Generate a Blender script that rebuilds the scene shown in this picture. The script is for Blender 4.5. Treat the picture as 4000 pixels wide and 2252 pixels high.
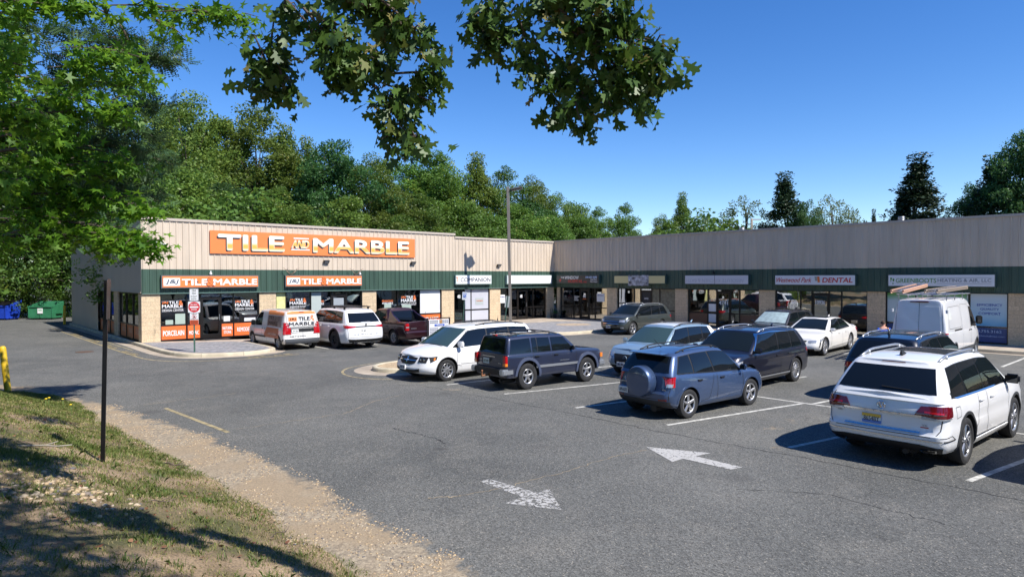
import bpy, bmesh, math, random
import numpy as np
from mathutils import Vector, Matrix
from mathutils.bvhtree import BVHTree
from mathutils import noise as mnoise

for o in list(bpy.data.objects):
    bpy.data.objects.remove(o)
SC = bpy.context.scene
COL = SC.collection
R = math.radians
PI = math.pi
rnd = random.Random(7)

# ------------------------------------------------------------------ camera, sky, sun, exposure
CAMP = Vector((-37.06, -36.157, 3.164))
YAW, PIT, ROL, FPX = 0.7341, 0.0171, -0.0024, 2575.66     # focal length in pixels of the 4000 px wide photo
fw = Vector((math.sin(YAW) * math.cos(PIT), math.cos(YAW) * math.cos(PIT), -math.sin(PIT)))
r0 = Vector((math.cos(YAW), -math.sin(YAW), 0)); u0 = r0.cross(fw)
cr, sr = math.cos(ROL), math.sin(ROL)
CR = r0 * cr + u0 * sr; CU = u0 * cr - r0 * sr
cd = bpy.data.cameras.new('camera'); cam = bpy.data.objects.new('camera', cd); COL.objects.link(cam)
cd.sensor_width = 36.0; cd.lens = 36.0 * FPX / 4000.0; cd.clip_start = 0.1; cd.clip_end = 4000
M = Matrix((CR, CU, -fw)).transposed().to_4x4(); M.translation = CAMP
cam.matrix_world = M
SC.camera = cam

SUN_AZ, SUN_EL = R(168.0), R(50.0)      # azimuth clockwise from +Y
world = bpy.data.worlds.new('World'); SC.world = world; world.use_nodes = True
nt = world.node_tree; nt.nodes.clear()
sky = nt.nodes.new('ShaderNodeTexSky'); sky.sky_type = 'NISHITA'; sky.sun_disc = False
sky.sun_elevation = SUN_EL; sky.sun_rotation = SUN_AZ
sky.air_density = 1.0; sky.dust_density = 0.0; sky.ozone_density = 3.0; sky.altitude = 1200
hsv = nt.nodes.new('ShaderNodeHueSaturation'); hsv.inputs['Saturation'].default_value = 1.30; hsv.inputs['Value'].default_value = 1.0; hsv.inputs['Hue'].default_value = 0.510
bg = nt.nodes.new('ShaderNodeBackground'); bg.inputs['Strength'].default_value = 0.12
wo = nt.nodes.new('ShaderNodeOutputWorld')
nt.links.new(sky.outputs[0], hsv.inputs['Color']); nt.links.new(hsv.outputs[0], bg.inputs['Color']); nt.links.new(bg.outputs[0], wo.inputs['Surface'])
sd = bpy.data.lights.new('sun', 'SUN'); sd.energy = 4.8; sd.angle = R(0.53); sd.color = (1.0, 0.955, 0.89)
sun = bpy.data.objects.new('sun', sd); COL.objects.link(sun)
sdir = Vector((math.sin(SUN_AZ) * math.cos(SUN_EL), math.cos(SUN_AZ) * math.cos(SUN_EL), math.sin(SUN_EL)))
sun.rotation_euler = sdir.to_track_quat('Z', 'Y').to_euler(); sun.location = (0, -60, 60)
SC.view_settings.view_transform = 'Standard'; SC.view_settings.look = 'None'
SC.view_settings.exposure = 0.62; SC.view_settings.gamma = 1.0
SC.render.engine = 'CYCLES'
SC.cycles.use_denoising = True
SC.cycles.max_bounces = 7; SC.cycles.diffuse_bounces = 3; SC.cycles.glossy_bounces = 3
SC.cycles.transparent_max_bounces = 10; SC.cycles.transmission_bounces = 3
SC.cycles.caustics_reflective = False; SC.cycles.caustics_refractive = False
SC.cycles.use_adaptive_sampling = True; SC.cycles.adaptive_threshold = 0.02

def at(px, py, dist):
    """a point of the world seen at (px, py) of the 2575 px wide photo, dist metres from the eye"""
    s = 4000 / 2575.0
    d = fw + CR * ((px * s - 2000) / FPX) + CU * ((1126 - py * s) / FPX)
    return CAMP + d.normalized() * dist

def at_z(px, py, z=-0.15):
    s = 4000 / 2575.0
    d = fw + CR * ((px * s - 2000) / FPX) + CU * ((1126 - py * s) / FPX)
    return CAMP + d * ((z - CAMP.z) / d.z)

LOT = -0.15

# ------------------------------------------------------------------ materials
MATS = {}
def mat(name, col, rough=0.6, metal=0.0, coat=0.0, spec=0.5, noise=None, bump=None, emit=None, transl=None, streak=False):
    """noise=(scale, amount, detail) varies the colour; bump=(scale, strength)"""
    if name in MATS: return MATS[name]
    m = bpy.data.materials.new(name); m.use_nodes = True; n = m.node_tree.nodes; l = m.node_tree.links
    b = n['Principled BSDF']; b.inputs['Base Color'].default_value = (*col, 1)
    b.inputs['Roughness'].default_value = rough; b.inputs['Metallic'].default_value = metal
    b.inputs['Specular IOR Level'].default_value = spec
    if coat: b.inputs['Coat Weight'].default_value = coat; b.inputs['Coat Roughness'].default_value = 0.03
    tc = None
    if noise or bump:
        tc = n.new('ShaderNodeTexCoord')
    if noise:
        t = n.new('ShaderNodeTexNoise'); t.inputs['Scale'].default_value = noise[0]; t.inputs['Detail'].default_value = noise[2] if len(noise) > 2 else 4
        if streak:      # rain streaks run down the sheets
            mp = n.new('ShaderNodeMapping'); mp.inputs['Scale'].default_value = (1, 1, .12); l.new(tc.outputs['Object'], mp.inputs[0]); l.new(mp.outputs[0], t.inputs['Vector'])
        else: l.new(tc.outputs['Object'], t.inputs['Vector'])
        r = n.new('ShaderNodeMapRange'); r.inputs[1].default_value = 0.3; r.inputs[2].default_value = 0.7
        r.inputs[3].default_value = 1 - noise[1]; r.inputs[4].default_value = 1 + noise[1]
        l.new(t.outputs[0], r.inputs[0])
        x = n.new('ShaderNodeVectorMath'); x.operation = 'SCALE'; x.inputs[0].default_value = col
        l.new(r.outputs[0], x.inputs['Scale']); l.new(x.outputs[0], b.inputs['Base Color'])
    if bump:
        t = n.new('ShaderNodeTexNoise'); t.inputs['Scale'].default_value = bump[0]; t.inputs['Detail'].default_value = 3
        l.new(tc.outputs['Object'], t.inputs['Vector'])
        bp = n.new('ShaderNodeBump'); bp.inputs['Strength'].default_value = bump[1]; bp.inputs['Distance'].default_value = 0.02
        l.new(t.outputs[0], bp.inputs['Height']); l.new(bp.outputs[0], b.inputs['Normal'])
    MATS[name] = m
    return m

def leafmat(name, c1, c2, c3=None, transl=0.35, rough=0.5, scale=0.6):
    """foliage: two or three leaf colours spread leaf by leaf (attribute lv) and clump by clump"""
    if name in MATS: return MATS[name]
    m = bpy.data.materials.new(name); m.use_nodes = True; n = m.node_tree.nodes; l = m.node_tree.links
    b = n['Principled BSDF']; out = n['Material Output']
    at_ = n.new('ShaderNodeAttribute'); at_.attribute_name = 'lv'
    ramp = n.new('ShaderNodeValToRGB'); e = ramp.color_ramp.elements
    e[0].color = (*c1, 1); e[1].color = (*c2, 1)
    if c3: x = e.new(0.93); x.color = (*c2, 1); e[2].color = (*c3, 1)
    oi = n.new('ShaderNodeObjectInfo')
    l.new(at_.outputs['Fac'], ramp.inputs[0])
    hs = n.new('ShaderNodeHueSaturation')
    mr = n.new('ShaderNodeMapRange'); mr.inputs[3].default_value = 0.8; mr.inputs[4].default_value = 1.22
    l.new(oi.outputs['Random'], mr.inputs[0]); l.new(mr.outputs[0], hs.inputs['Value']); l.new(ramp.outputs[0], hs.inputs['Color'])
    mh = n.new('ShaderNodeMapRange'); mh.inputs[3].default_value = 0.485; mh.inputs[4].default_value = 0.512
    ml = n.new('ShaderNodeMath'); ml.operation = 'FRACT'; m2 = n.new('ShaderNodeMath'); m2.operation = 'MULTIPLY'; m2.inputs[1].default_value = 7.31
    l.new(oi.outputs['Random'], m2.inputs[0]); l.new(m2.outputs[0], ml.inputs[0]); l.new(ml.outputs[0], mh.inputs[0]); l.new(mh.outputs[0], hs.inputs['Hue'])
    l.new(hs.outputs[0], b.inputs['Base Color']); b.inputs['Roughness'].default_value = rough
    b.inputs['Specular IOR Level'].default_value = 0.35
    tr = n.new('ShaderNodeBsdfTranslucent'); mx = n.new('ShaderNodeMixShader'); mx.inputs[0].default_value = transl
    g = n.new('ShaderNodeHueSaturation'); g.inputs['Value'].default_value = 1.5; g.inputs['Hue'].default_value = 0.485
    l.new(hs.outputs[0], g.inputs['Color']); l.new(g.outputs[0], tr.inputs['Color'])
    l.new(b.outputs[0], mx.inputs[1]); l.new(tr.outputs[0], mx.inputs[2]); l.new(mx.outputs[0], out.inputs['Surface'])
    MATS[name] = m
    return m

def glassmat(name, tint=(0.6, 0.7, 0.7), refl=0.10, gloss=0.9):
    """pane of shop glass: see-through, mirror-like at a slant"""
    if name in MATS: return MATS[name]
    m = bpy.data.materials.new(name); m.use_nodes = True; n = m.node_tree.nodes; l = m.node_tree.links
    n.remove(n['Principled BSDF']); out = n['Material Output']
    t = n.new('ShaderNodeBsdfTransparent'); t.inputs[0].default_value = (*tint, 1)
    g = n.new('ShaderNodeBsdfGlossy'); g.inputs['Roughness'].default_value = 0.015; g.inputs[0].default_value = (gloss, gloss, gloss, 1)
    lw = n.new('ShaderNodeFresnel'); lw.inputs['IOR'].default_value = 1.5
    ad = n.new('ShaderNodeMath'); ad.operation = 'ADD'; ad.use_clamp = True; ad.inputs[1].default_value = refl
    tc = n.new('ShaderNodeTexCoord'); nz = n.new('ShaderNodeTexNoise'); nz.inputs['Scale'].default_value = 0.7
    bp = n.new('ShaderNodeBump'); bp.inputs['Strength'].default_value = 0.05; bp.inputs['Distance'].default_value = 0.1
    l.new(tc.outputs['Object'], nz.inputs['Vector']); l.new(nz.outputs[0], bp.inputs['Height']); l.new(bp.outputs[0], g.inputs['Normal'])
    mx = n.new('ShaderNodeMixShader')
    l.new(lw.outputs[0], ad.inputs[0]); l.new(ad.outputs[0], mx.inputs[0]); l.new(t.outputs[0], mx.inputs[1]); l.new(g.outputs[0], mx.inputs[2])
    l.new(mx.outputs[0], out.inputs['Surface'])
    MATS[name] = m
    return m

def paint(name, col, metal=0.0, rough=0.35):
    return mat(name, col, rough=rough, metal=metal, coat=1.0, noise=(1.3, 0.03, 2))

M_TAN = mat('tan_metal_siding', (0.57, 0.475, 0.37), 0.5, noise=(2.6, 0.10, 7), streak=True)
M_GREEN = mat('green_metal_siding', (0.045, 0.085, 0.060), 0.45, noise=(2.6, 0.22, 7), streak=True)
M_COPING = mat('coping_metal', (0.48, 0.41, 0.34), 0.4)
M_FRAME = mat('bronze_frame', (0.012, 0.010, 0.009), 0.35, spec=0.4)
M_BLACK = mat('black_plastic', (0.012, 0.012, 0.013), 0.55)
M_TRIM = mat('grey_trim', (0.035, 0.036, 0.038), 0.6)
M_GLASSCAR = mat('tinted_car_glass', (0.006, 0.008, 0.010), 0.02, spec=0.55)
M_WSHIELD = mat('windshield_glass', (0.008, 0.012, 0.014), 0.02, spec=0.25)
M_GLASS = glassmat('shop_glass')
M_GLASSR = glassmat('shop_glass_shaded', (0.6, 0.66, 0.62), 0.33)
M_WHITE = mat('white_panel', (0.80, 0.80, 0.78), 0.45)
M_ORANGE = mat('orange_panel', (0.83, 0.16, 0.035), 0.45)
M_CHROME = mat('chrome', (0.75, 0.75, 0.76), 0.12, metal=1.0)
M_RUBBER = mat('tyre_rubber', (0.020, 0.020, 0.021), 0.8, noise=(9, 0.3), bump=(60, 0.3))
M_ALLOY = mat('alloy_wheel', (0.55, 0.55, 0.56), 0.3, metal=0.8)
M_ALLOYD = mat('dark_wheel', (0.03, 0.03, 0.033), 0.35, metal=0.5)
M_RED = mat('red_lens', (0.42, 0.008, 0.012), 0.12, coat=1.0)
M_DRED = mat('smoked_red_lens', (0.13, 0.004, 0.008), 0.10, coat=1.0)
M_LENS = mat('clear_lens', (0.45, 0.47, 0.50), 0.08, metal=0.4, coat=1.0)
M_AMBER = mat('amber_lens', (0.75, 0.22, 0.03), 0.15, coat=1.0)
M_CONC = mat('concrete_walk', (0.40, 0.33, 0.26), 0.85, noise=(1.2, 0.22, 6), bump=(30, 0.2))
M_KERB = mat('kerb_concrete', (0.50, 0.44, 0.32), 0.85, noise=(2.0, 0.22, 6), bump=(25, 0.3))
M_GUTTER = mat('gutter_concrete', (0.36, 0.30, 0.23), 0.85, noise=(1.5, 0.25, 6), bump=(30, 0.3))
M_STEEL = mat('galvanised_steel', (0.42, 0.43, 0.44), 0.4, metal=0.8, noise=(3, 0.15))
M_GPOST = mat('green_post', (0.05, 0.12, 0.09), 0.6, noise=(4, 0.3))
M_BARK = mat('bark', (0.09, 0.07, 0.055), 0.9, noise=(3, 0.4), bump=(12, 0.8))
M_BARKD = mat('twig_bark', (0.10, 0.075, 0.06), 0.9, noise=(8, 0.35))
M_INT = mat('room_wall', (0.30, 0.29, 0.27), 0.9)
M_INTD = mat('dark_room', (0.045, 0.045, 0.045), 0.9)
M_YEL = mat('yellow_post_paint', (0.62, 0.40, 0.015), 0.5, noise=(4, 0.18))

# ------------------------------------------------------------------ object helpers
def tag(o, label=None, cat=None, group=None, kind=None):
    if label: o['label'] = label
    if cat: o['category'] = cat
    if group: o['group'] = group
    if kind: o['kind'] = kind
    return o

def empty(name, loc=(0, 0, 0), rz=0, label=None, cat=None, group=None):
    o = bpy.data.objects.new(name, None); COL.objects.link(o); o.location = loc; o.rotation_euler = (0, 0, rz)
    o.empty_display_size = 0.2
    return tag(o, label, cat, group)

def link_mesh(name, me, parent=None, mats=None):
    o = bpy.data.objects.new(name, me); COL.objects.link(o)
    if mats:
        for m in (mats if isinstance(mats, (list, tuple)) else [mats]): me.materials.append(m)
    if parent: o.parent = parent
    return o

def obj(name, bm, mats=None, parent=None, smooth=False, angle=35):
    me = bpy.data.meshes.new(name)
    bm.normal_update(); bm.to_mesh(me); bm.free()
    if smooth:
        me.shade_smooth(); me.set_sharp_from_angle(angle=R(angle))
    return link_mesh(name, me, parent, mats)

def box(bm, x0, x1, y0, y1, z0, z1, mi=0):
    v = [bm.verts.new(p) for p in ((x0, y0, z0), (x1, y0, z0), (x1, y1, z0), (x0, y1, z0), (x0, y0, z1), (x1, y0, z1), (x1, y1, z1), (x0, y1, z1))]
    for f in ((0, 3, 2, 1), (4, 5, 6, 7), (0, 1, 5, 4), (1, 2, 6, 5), (2, 3, 7, 6), (3, 0, 4, 7)):
        bm.faces.new([v[i] for i in f]).material_index = mi
    return v

def boxes(name, lst, mats, parent=None, bevel=0):
    bm = bmesh.new()
    for b in lst: box(bm, *b)
    if bevel: bmesh.ops.bevel(bm, geom=list(bm.edges), offset=bevel, segments=2, affect='EDGES')
    return obj(name, bm, mats, parent, smooth=bool(bevel))

def tube(bm, p, q, r0_, r1_=None, n=8, cap=True, mi=0):
    p, q = Vector(p), Vector(q); r1_ = r0_ if r1_ is None else r1_
    d = (q - p)
    if d.length < 1e-6: return
    d.normalize(); a = d.orthogonal().normalized(); b = d.cross(a)
    A, B = [], []
    for i in range(n):
        c = a * math.cos(2 * PI * i / n) + b * math.sin(2 * PI * i / n)
        A.append(bm.verts.new(p + c * r0_)); B.append(bm.verts.new(q + c * r1_))
    for i in range(n):
        f = bm.faces.new((A[i], A[(i + 1) % n], B[(i + 1) % n], B[i])); f.smooth = True; f.material_index = mi
    if cap:
        bm.faces.new(A[::-1]).material_index = mi; bm.faces.new(B).material_index = mi

def polytube(bm, pts, rs, n=7, mi=0):
    pts = [Vector(p) for p in pts]; rows = []; ref = None
    for i, p in enumerate(pts):
        t = pts[min(i + 1, len(pts) - 1)] - pts[max(i - 1, 0)]
        if t.length < 1e-7: t = Vector((0, 0, 1))
        t.normalize()
        if ref is None: ref = t.orthogonal().normalized()
        ref = ref - t * ref.dot(t)
        ref = ref.normalized() if ref.length > 1e-4 else t.orthogonal().normalized()
        s_ = t.cross(ref); r_ = rs[i] if isinstance(rs, (list, tuple)) else rs
        rows.append([bm.verts.new(p + (ref * math.cos(2 * PI * k / n) + s_ * math.sin(2 * PI * k / n)) * r_) for k in range(n)])
    for a, b in zip(rows, rows[1:]):
        for k in range(n):
            f = bm.faces.new((a[k], a[(k + 1) % n], b[(k + 1) % n], b[k])); f.smooth = True; f.material_index = mi
    bm.faces.new(rows[0][::-1]).material_index = mi; bm.faces.new(rows[-1]).material_index = mi

def fast_mesh(name, V, F, attr=None):
    """V (n,3) array, F (m,k) array of indices; attr: per-vertex float 'lv'"""
    me = bpy.data.meshes.new(name)
    V = np.asarray(V, np.float32); F = np.asarray(F, np.int32); m, k = F.shape
    me.vertices.add(len(V)); me.vertices.foreach_set('co', V.ravel())
    me.loops.add(m * k); me.loops.foreach_set('vertex_index', F.ravel())
    me.polygons.add(m); me.polygons.foreach_set('loop_start', np.arange(m, dtype=np.int32) * k)
    me.polygons.foreach_set('loop_total', np.full(m, k, np.int32))
    if attr is not None:
        a = me.attributes.new('lv', 'FLOAT', 'POINT'); a.data.foreach_set('value', np.asarray(attr, np.float32))
    me.update(calc_edges=True); me.validate()
    return me

def interp(tab, x):
    if x <= tab[0][0]: return tab[0][1]
    for (a, b), (c, d) in zip(tab, tab[1:]):
        if x <= c: return b + (d - b) * (x - a) / (c - a)
    return tab[-1][1]

def smooth_interp(tab, x, w=0.12):
    return (interp(tab, x - w) + 2 * interp(tab, x - w / 2) + 2 * interp(tab, x) + 2 * interp(tab, x + w / 2) + interp(tab, x + w)) / 8

# text -> mesh, fitted in a box w x h, lying in the local XZ plane facing -Y, thickness t
TXT_CACHE = {}
def text_mesh(s, w, h, t=0.01, bold=0.0, shear=0.0, keep=False, spacing=1.0):
    key = (s, w, h, t, bold, shear, keep, spacing)
    if key in TXT_CACHE: return TXT_CACHE[key].copy()
    cu = bpy.data.curves.new('txt', 'FONT'); cu.body = s; cu.size = 1; cu.extrude = 0.0
    cu.shear = shear; cu.resolution_u = 3; cu.space_character = spacing
    cu.align_x = 'LEFT'; cu.space_line = 0.85
    o = bpy.data.objects.new('txt', cu); COL.objects.link(o)
    bpy.context.view_layer.update()
    me = bpy.data.meshes.new_from_object(o.evaluated_get(bpy.context.evaluated_depsgraph_get()))
    bpy.data.objects.remove(o); bpy.data.curves.remove(cu)
    n = len(me.vertices); co = np.empty(n * 3, np.float32); me.vertices.foreach_get('co', co); co = co.reshape(-1, 3)
    mn, mx = co.min(0), co.max(0); sx = w / (mx[0] - mn[0]); sz = h / (mx[1] - mn[1])
    if keep: sx = sz = min(sx, sz)
    out = np.zeros_like(co); out[:, 0] = (co[:, 0] - mn[0]) * sx; out[:, 2] = (co[:, 1] - mn[1]) * sz; out[:, 1] = -t
    me.vertices.foreach_set('co', out.ravel()); me.update()
    bm = bmesh.new(); bm.from_mesh(me)
    # side walls so letters have thickness
    bd = [e for e in bm.edges if len(e.link_faces) == 1]
    r = bmesh.ops.extrude_edge_only(bm, edges=bd)
    for v in r['geom']:
        if isinstance(v, bmesh.types.BMVert): v.co.y = 0
    if bold > .002:      # heavier strokes: the letters repeated a hair to each side and a hair behind one another
        d = bold * h * .75; base = list(bm.faces)
        for i, (ox, oz) in enumerate(((-1, 0), (1, 0), (0, -1), (0, 1), (-.7, .7), (.7, .7), (-.7, -.7), (.7, -.7))):
            g = bmesh.ops.duplicate(bm, geom=base)['geom']
            for v in g:
                if isinstance(v, bmesh.types.BMVert): v.co.x += ox * d * 1.4; v.co.z += oz * d; v.co.y += (i + 1) * t * .04 if v.co.y < -t * .5 else 0
    for f in bm.faces: f.smooth = False
    bm.to_mesh(me); bm.free()
    TXT_CACHE[key] = me
    return me.copy()

def text(name, s, x, z, w, h, mats, parent, y=0.0, facing='S', **k):
    """x,z lower-left in parent's local frame (local X along the wall, front towards -Y)"""
    o = link_mesh(name, text_mesh(s, w, h, **k), parent, mats); o.location = (x, y, z)
    return o
# ------------------------------------------------------------------ vehicles
def half_loop(xr, xf, w, rr, rf, br, bf, ns=34):
    pts = []
    wr, wf = max(w - rr, 0.05), max(w - rf, 0.05)
    cx = xr + br * (wr / w) ** 2
    for i in range(7):
        y = wr * i / 7; pts.append((xr + br * (y / w) ** 2, y))
    for i in range(7):
        a = PI - (PI / 2) * i / 6; pts.append((cx + rr + rr * math.cos(a), wr + rr * math.sin(a)))
    fx = xf - bf * (wf / w) ** 2
    xa, xb = cx + rr, fx - rf
    for i in range(1, ns): pts.append((xa + (xb - xa) * i / ns, w))
    for i in range(7):
        a = PI / 2 - (PI / 2) * i / 6; pts.append((fx - rf + rf * math.cos(a), wf + rf * math.sin(a)))
    for i in range(1, 9):
        y = wf * (1 - i / 8); pts.append((xf - bf * (y / w) ** 2, y))
    return pts

def loft(rings, cap_bottom=True):
    bm = bmesh.new(); R_ = []
    for half in rings:
        full = half + [(x, -y, z) for x, y, z in half[-2:0:-1]]
        R_.append([bm.verts.new(p) for p in full])
    n = len(R_[0])
    for a, b in zip(R_, R_[1:]):
        for i in range(n):
            j = (i + 1) % n
            bm.faces.new((a[i], b[i], b[j], a[j]))
    if cap_bottom: bm.faces.new(R_[0])
    bmesh.ops.remove_doubles(bm, verts=bm.verts, dist=0.0005)
    bmesh.ops.recalc_face_normals(bm, faces=bm.faces)
    return bm

def bm_add(dst, src):
    me = bpy.data.meshes.new('t'); src.to_mesh(me); src.free(); dst.from_mesh(me); bpy.data.meshes.remove(me)

class Car:
    def __init__(s, S, name, label, cat, group=None):
        s.S = S; s.root = empty(name, label=label, cat=cat, group=group)
        L, W = S['L'], S['W']; s.L, s.W = L, W
        s.xF, s.xB = L / 2, -L / 2
        s.ax = [s.xF - S['fo'], s.xF - S['fo'] - S['wb']]
        s.P = S['paint']
        # --- lower body
        zs, zb0 = S['zs'], S['zb']
        rp, fp, wp = S['rprof'], S['fprof'], S.get('wprof', [(0, .90), (.10, .955), (.32, .99), (.55, 1.0), (.80, .985), (.92, .965), (1, .935)])
        tfr = S.get('taper', 0.07)
        def taper(x):
            t = max(0, (x - s.ax[0] + .2) / (s.xF - s.ax[0] + .2)); u = max(0, (s.ax[1] + .1 - x) / (s.ax[1] - s.xB + .1))
            return 1 - tfr * t * t - S.get('taperr', .035) * u * u
        def zbot(x):
            a = max(0, (x - s.ax[0]) / (s.xF - s.ax[0])); b = max(0, (s.ax[1] - x) / (s.ax[1] - s.xB))
            return zb0 + S.get('brise', .06) * max(a, b)
        sw = S.get('sw', .10)
        rings = []
        Vs = [0, .04, .1, .17, .25, .33, .41, .5, .58, .66, .74, .81, .87, .92, .955, .98, 1.0]
        for v in Vs:
            h = half_loop(s.xB + interp(rp, v), s.xF - interp(fp, v), W / 2 * interp(wp, v), S.get('rr', .22), S.get('rf', .30), S.get('br', .05), S.get('bf', .12))
            rings.append([(x, y * taper(x), zbot(x) + (smooth_interp(zs, x, sw) - zbot(x)) * v) for x, y in h])
        cr_ = S.get('crown', .05); top = rings[-1]
        for k in (.985, .95, .88, .75, .55, .3, 0):
            e = min(1, (1 - k) * 9)
            rings.append([(x, y * k, z + .014 * e + cr_ * (1 - k * k) * interp([(s.xF - .5, 1), (s.xF, .5)], x)) for x, y, z in top])
        low = loft(rings)
        # --- cabin
        x0r, x0f, x1r, x1f = S['cab']; wb_, wt_ = S['cw']; zr = S['zr']
        rings = []
        for u in (0, .1, .25, .4, .55, .7, .82, .91, .96, 1.0):
            w = wb_ + (wt_ - wb_) * u + .02 * math.sin(PI * u) - (.012 if u > .95 else 0) - (.02 if u == 1 else 0)
            xf = x0f + (x1f - x0f) * u + .03 * math.sin(PI * u); xr = x0r + (x1r - x0r) * u - S.get('rbow', .03) * math.sin(PI * u)
            h = half_loop(xr, xf, w, S.get('crr', .16), S.get('crf', .12), S.get('cbr', .06), S.get('cbf', .16))
            rings.append([(x, y, (1 - u) * (smooth_interp(zs, x, sw) - .04) + u * (smooth_interp(zr, x, .2) - S.get('rc', .05))) for x, y in h])
        top = rings[-1]; rc = S.get('rc', .05)
        for k in (.97, .92, .82, .65, .4, 0):
            e = min(1, (1 - k) * 10)
            rings.append([(x1r + (x - x1r) * (k * .06 + .94) + .03 * (1 - k), y * k, z + .016 * e + (rc - .016) * (1 - k * k)) for x, y, z in top])
        cabm = loft(rings)
        full = low.copy(); tmp = cabm.copy(); bm_add(full, tmp)
        s.bvh = BVHTree.FromBMesh(full); full.free()
        # --- wheel arches
        body = obj('body', low, [s.P, M_BLACK]); body.parent = s.root
        cut = bmesh.new(); ra = S['R'] + S.get('gap', .055); dep = .30
        for ax in s.ax:
            for sg in (1, -1):
                tube(cut, (ax, sg * (W / 2 + .2), S['R'] + S.get('lift', 0.01)), (ax, sg * (W / 2 - dep), S['R'] + S.get('lift', 0.01)), ra, ra, 36)
                if True:
                    box(cut, ax - ra * .98, ax + ra * .98, *sorted((sg * (W / 2 + .19), sg * (W / 2 - dep + .001))), -.2, S['R'] * .62)
        co = obj('cutter', cut, [s.P, M_BLACK])
        for p in co.data.polygons: p.material_index = 1
        md = body.modifiers.new('b', 'BOOLEAN'); md.object = co; md.solver = 'EXACT'; md.use_self = True
        if S.get('bed'):
            bb = boxes('bedcut', [S['bed']], [s.P, M_BLACK])
            for p in bb.data.polygons: p.material_index = 1
            m2 = body.modifiers.new('c', 'BOOLEAN'); m2.object = bb; m2.solver = 'EXACT'
        bpy.context.view_layer.update()
        me = bpy.data.meshes.new_from_object(body.evaluated_get(bpy.context.evaluated_depsgraph_get()))
        bm = bmesh.new(); bm.from_mesh(me); bpy.data.meshes.remove(me)
        if not S.get('nocab'): bm_add(bm, cabm)
        old = body.data; body.modifiers.clear(); bpy.data.objects.remove(co)
        if S.get('bed'): bpy.data.objects.remove(bb)
        bmesh.ops.recalc_face_normals(bm, faces=bm.faces)
        nm = bpy.data.meshes.new('body'); bm.to_mesh(nm); bm.free(); nm.shade_smooth(); nm.set_sharp_from_angle(angle=R(38))
        for m in (s.P, M_BLACK): nm.materials.append(m)
        body.data = nm; bpy.data.meshes.remove(old); s.body = body
        s.lights = {}

    # ---- projection of patches on the skin
    def hit(s, p, d, eps):
        h, n, i, dist = s.bvh.ray_cast(Vector(p), Vector(d))
        if h is None: return None
        if n.dot(Vector(d)) > 0: n = -n
        return h + n * eps
    def patch(s, bm, lo, up, view, eps=.004, nu=14, nv=6, skirt=0.0, mi=0):
        """grid between two polylines; view: 'L','R' side (x,z), 'B' back / 'F' front (y,z), 'T' top (x,y)"""
        def res(pl, n):
            d = [0]
            for a, b in zip(pl, pl[1:]): d.append(d[-1] + math.hypot(b[0] - a[0], b[1] - a[1]))
            T = d[-1] or 1; out = []
            for i in range(n + 1):
                t = T * i / n; k = 0
                while k < len(pl) - 2 and d[k + 1] < t: k += 1
                f = (t - d[k]) / ((d[k + 1] - d[k]) or 1); f = min(max(f, 0), 1)
                out.append((pl[k][0] + (pl[k + 1][0] - pl[k][0]) * f, pl[k][1] + (pl[k + 1][1] - pl[k][1]) * f))
            return out
        A, B = res(lo, nu), res(up, nu); V = []
        for j in range(nv + 1):
            row = []
            for i in range(nu + 1):
                a = A[i][0] + (B[i][0] - A[i][0]) * j / nv; b = A[i][1] + (B[i][1] - A[i][1]) * j / nv
                if view == 'L': p, d = (a, 5, b), (0, -1, 0)
                elif view == 'R': p, d = (a, -5, b), (0, 1, 0)
                elif view == 'B': p, d = (-8, a, b), (1, 0, 0)
                elif view == 'F': p, d = (8, a, b), (-1, 0, 0)
                else: p, d = (a, b, 5), (0, 0, -1)
                h = s.hit(p, d, eps)
                if h is not None and view in 'LR' and abs(h.y) < s.W * .28: h = None
                row.append((h, Vector(d)))
            V.append(row)
        W_ = [[bm.verts.new(h) if h is not None else None for h, d in row] for row in V]
        for j in range(nv):
            for i in range(nu):
                q = [W_[j][i], W_[j][i + 1], W_[j + 1][i + 1], W_[j + 1][i]]
                if all(q):
                    try: f = bm.faces.new(q); f.smooth = True; f.material_index = mi
                    except ValueError: pass
        if skirt:
            bd = [(0, i) for i in range(nu + 1)] + [(j, nu) for j in range(1, nv + 1)] + [(nv, i) for i in range(nu - 1, -1, -1)] + [(j, 0) for j in range(nv - 1, 0, -1)]
            lst = [(W_[j][i], V[j][i]) for j, i in bd if W_[j][i] is not None]
            low = [bm.verts.new(h + d * skirt) for w, (h, d) in lst]
            for k in range(len(lst)):
                k2 = (k + 1) % len(lst)
                try: f = bm.faces.new((lst[k][0], low[k], low[k2], lst[k2][0])); f.material_index = mi
                except ValueError: pass
    def part(s, name, fn, m, parent=None, smooth=True):
        bm = bmesh.new(); fn(bm)
        bmesh.ops.recalc_face_normals(bm, faces=bm.faces)
        return obj(name, bm, m, parent or s.root, smooth=smooth, angle=40)
    def sym(s, name, lo, up, m, **k):
        r = []
        for v in 'LR':
            r.append(s.part(name, lambda bm: s.patch(bm, lo, up, v, **k), m))
        return r
    def ribbon(s, bm, pl, view, w=.008, eps=.0025, n=24):
        lo, up = [], []
        for i, p in enumerate(pl):
            a = pl[max(i - 1, 0)]; b = pl[min(i + 1, len(pl) - 1)]
            dx, dy = b[0] - a[0], b[1] - a[1]; q = math.hypot(dx, dy) or 1
            lo.append((p[0] - dy / q * w, p[1] + dx / q * w)); up.append((p[0] + dy / q * w, p[1] - dx / q * w))
        s.patch(bm, lo, up, view, eps, n, 1)
    def zs(s, x): return smooth_interp(s.S['zs'], x, s.S.get('sw', .1))
    def zr(s, x): return smooth_interp(s.S['zr'], x, .2)
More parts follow.
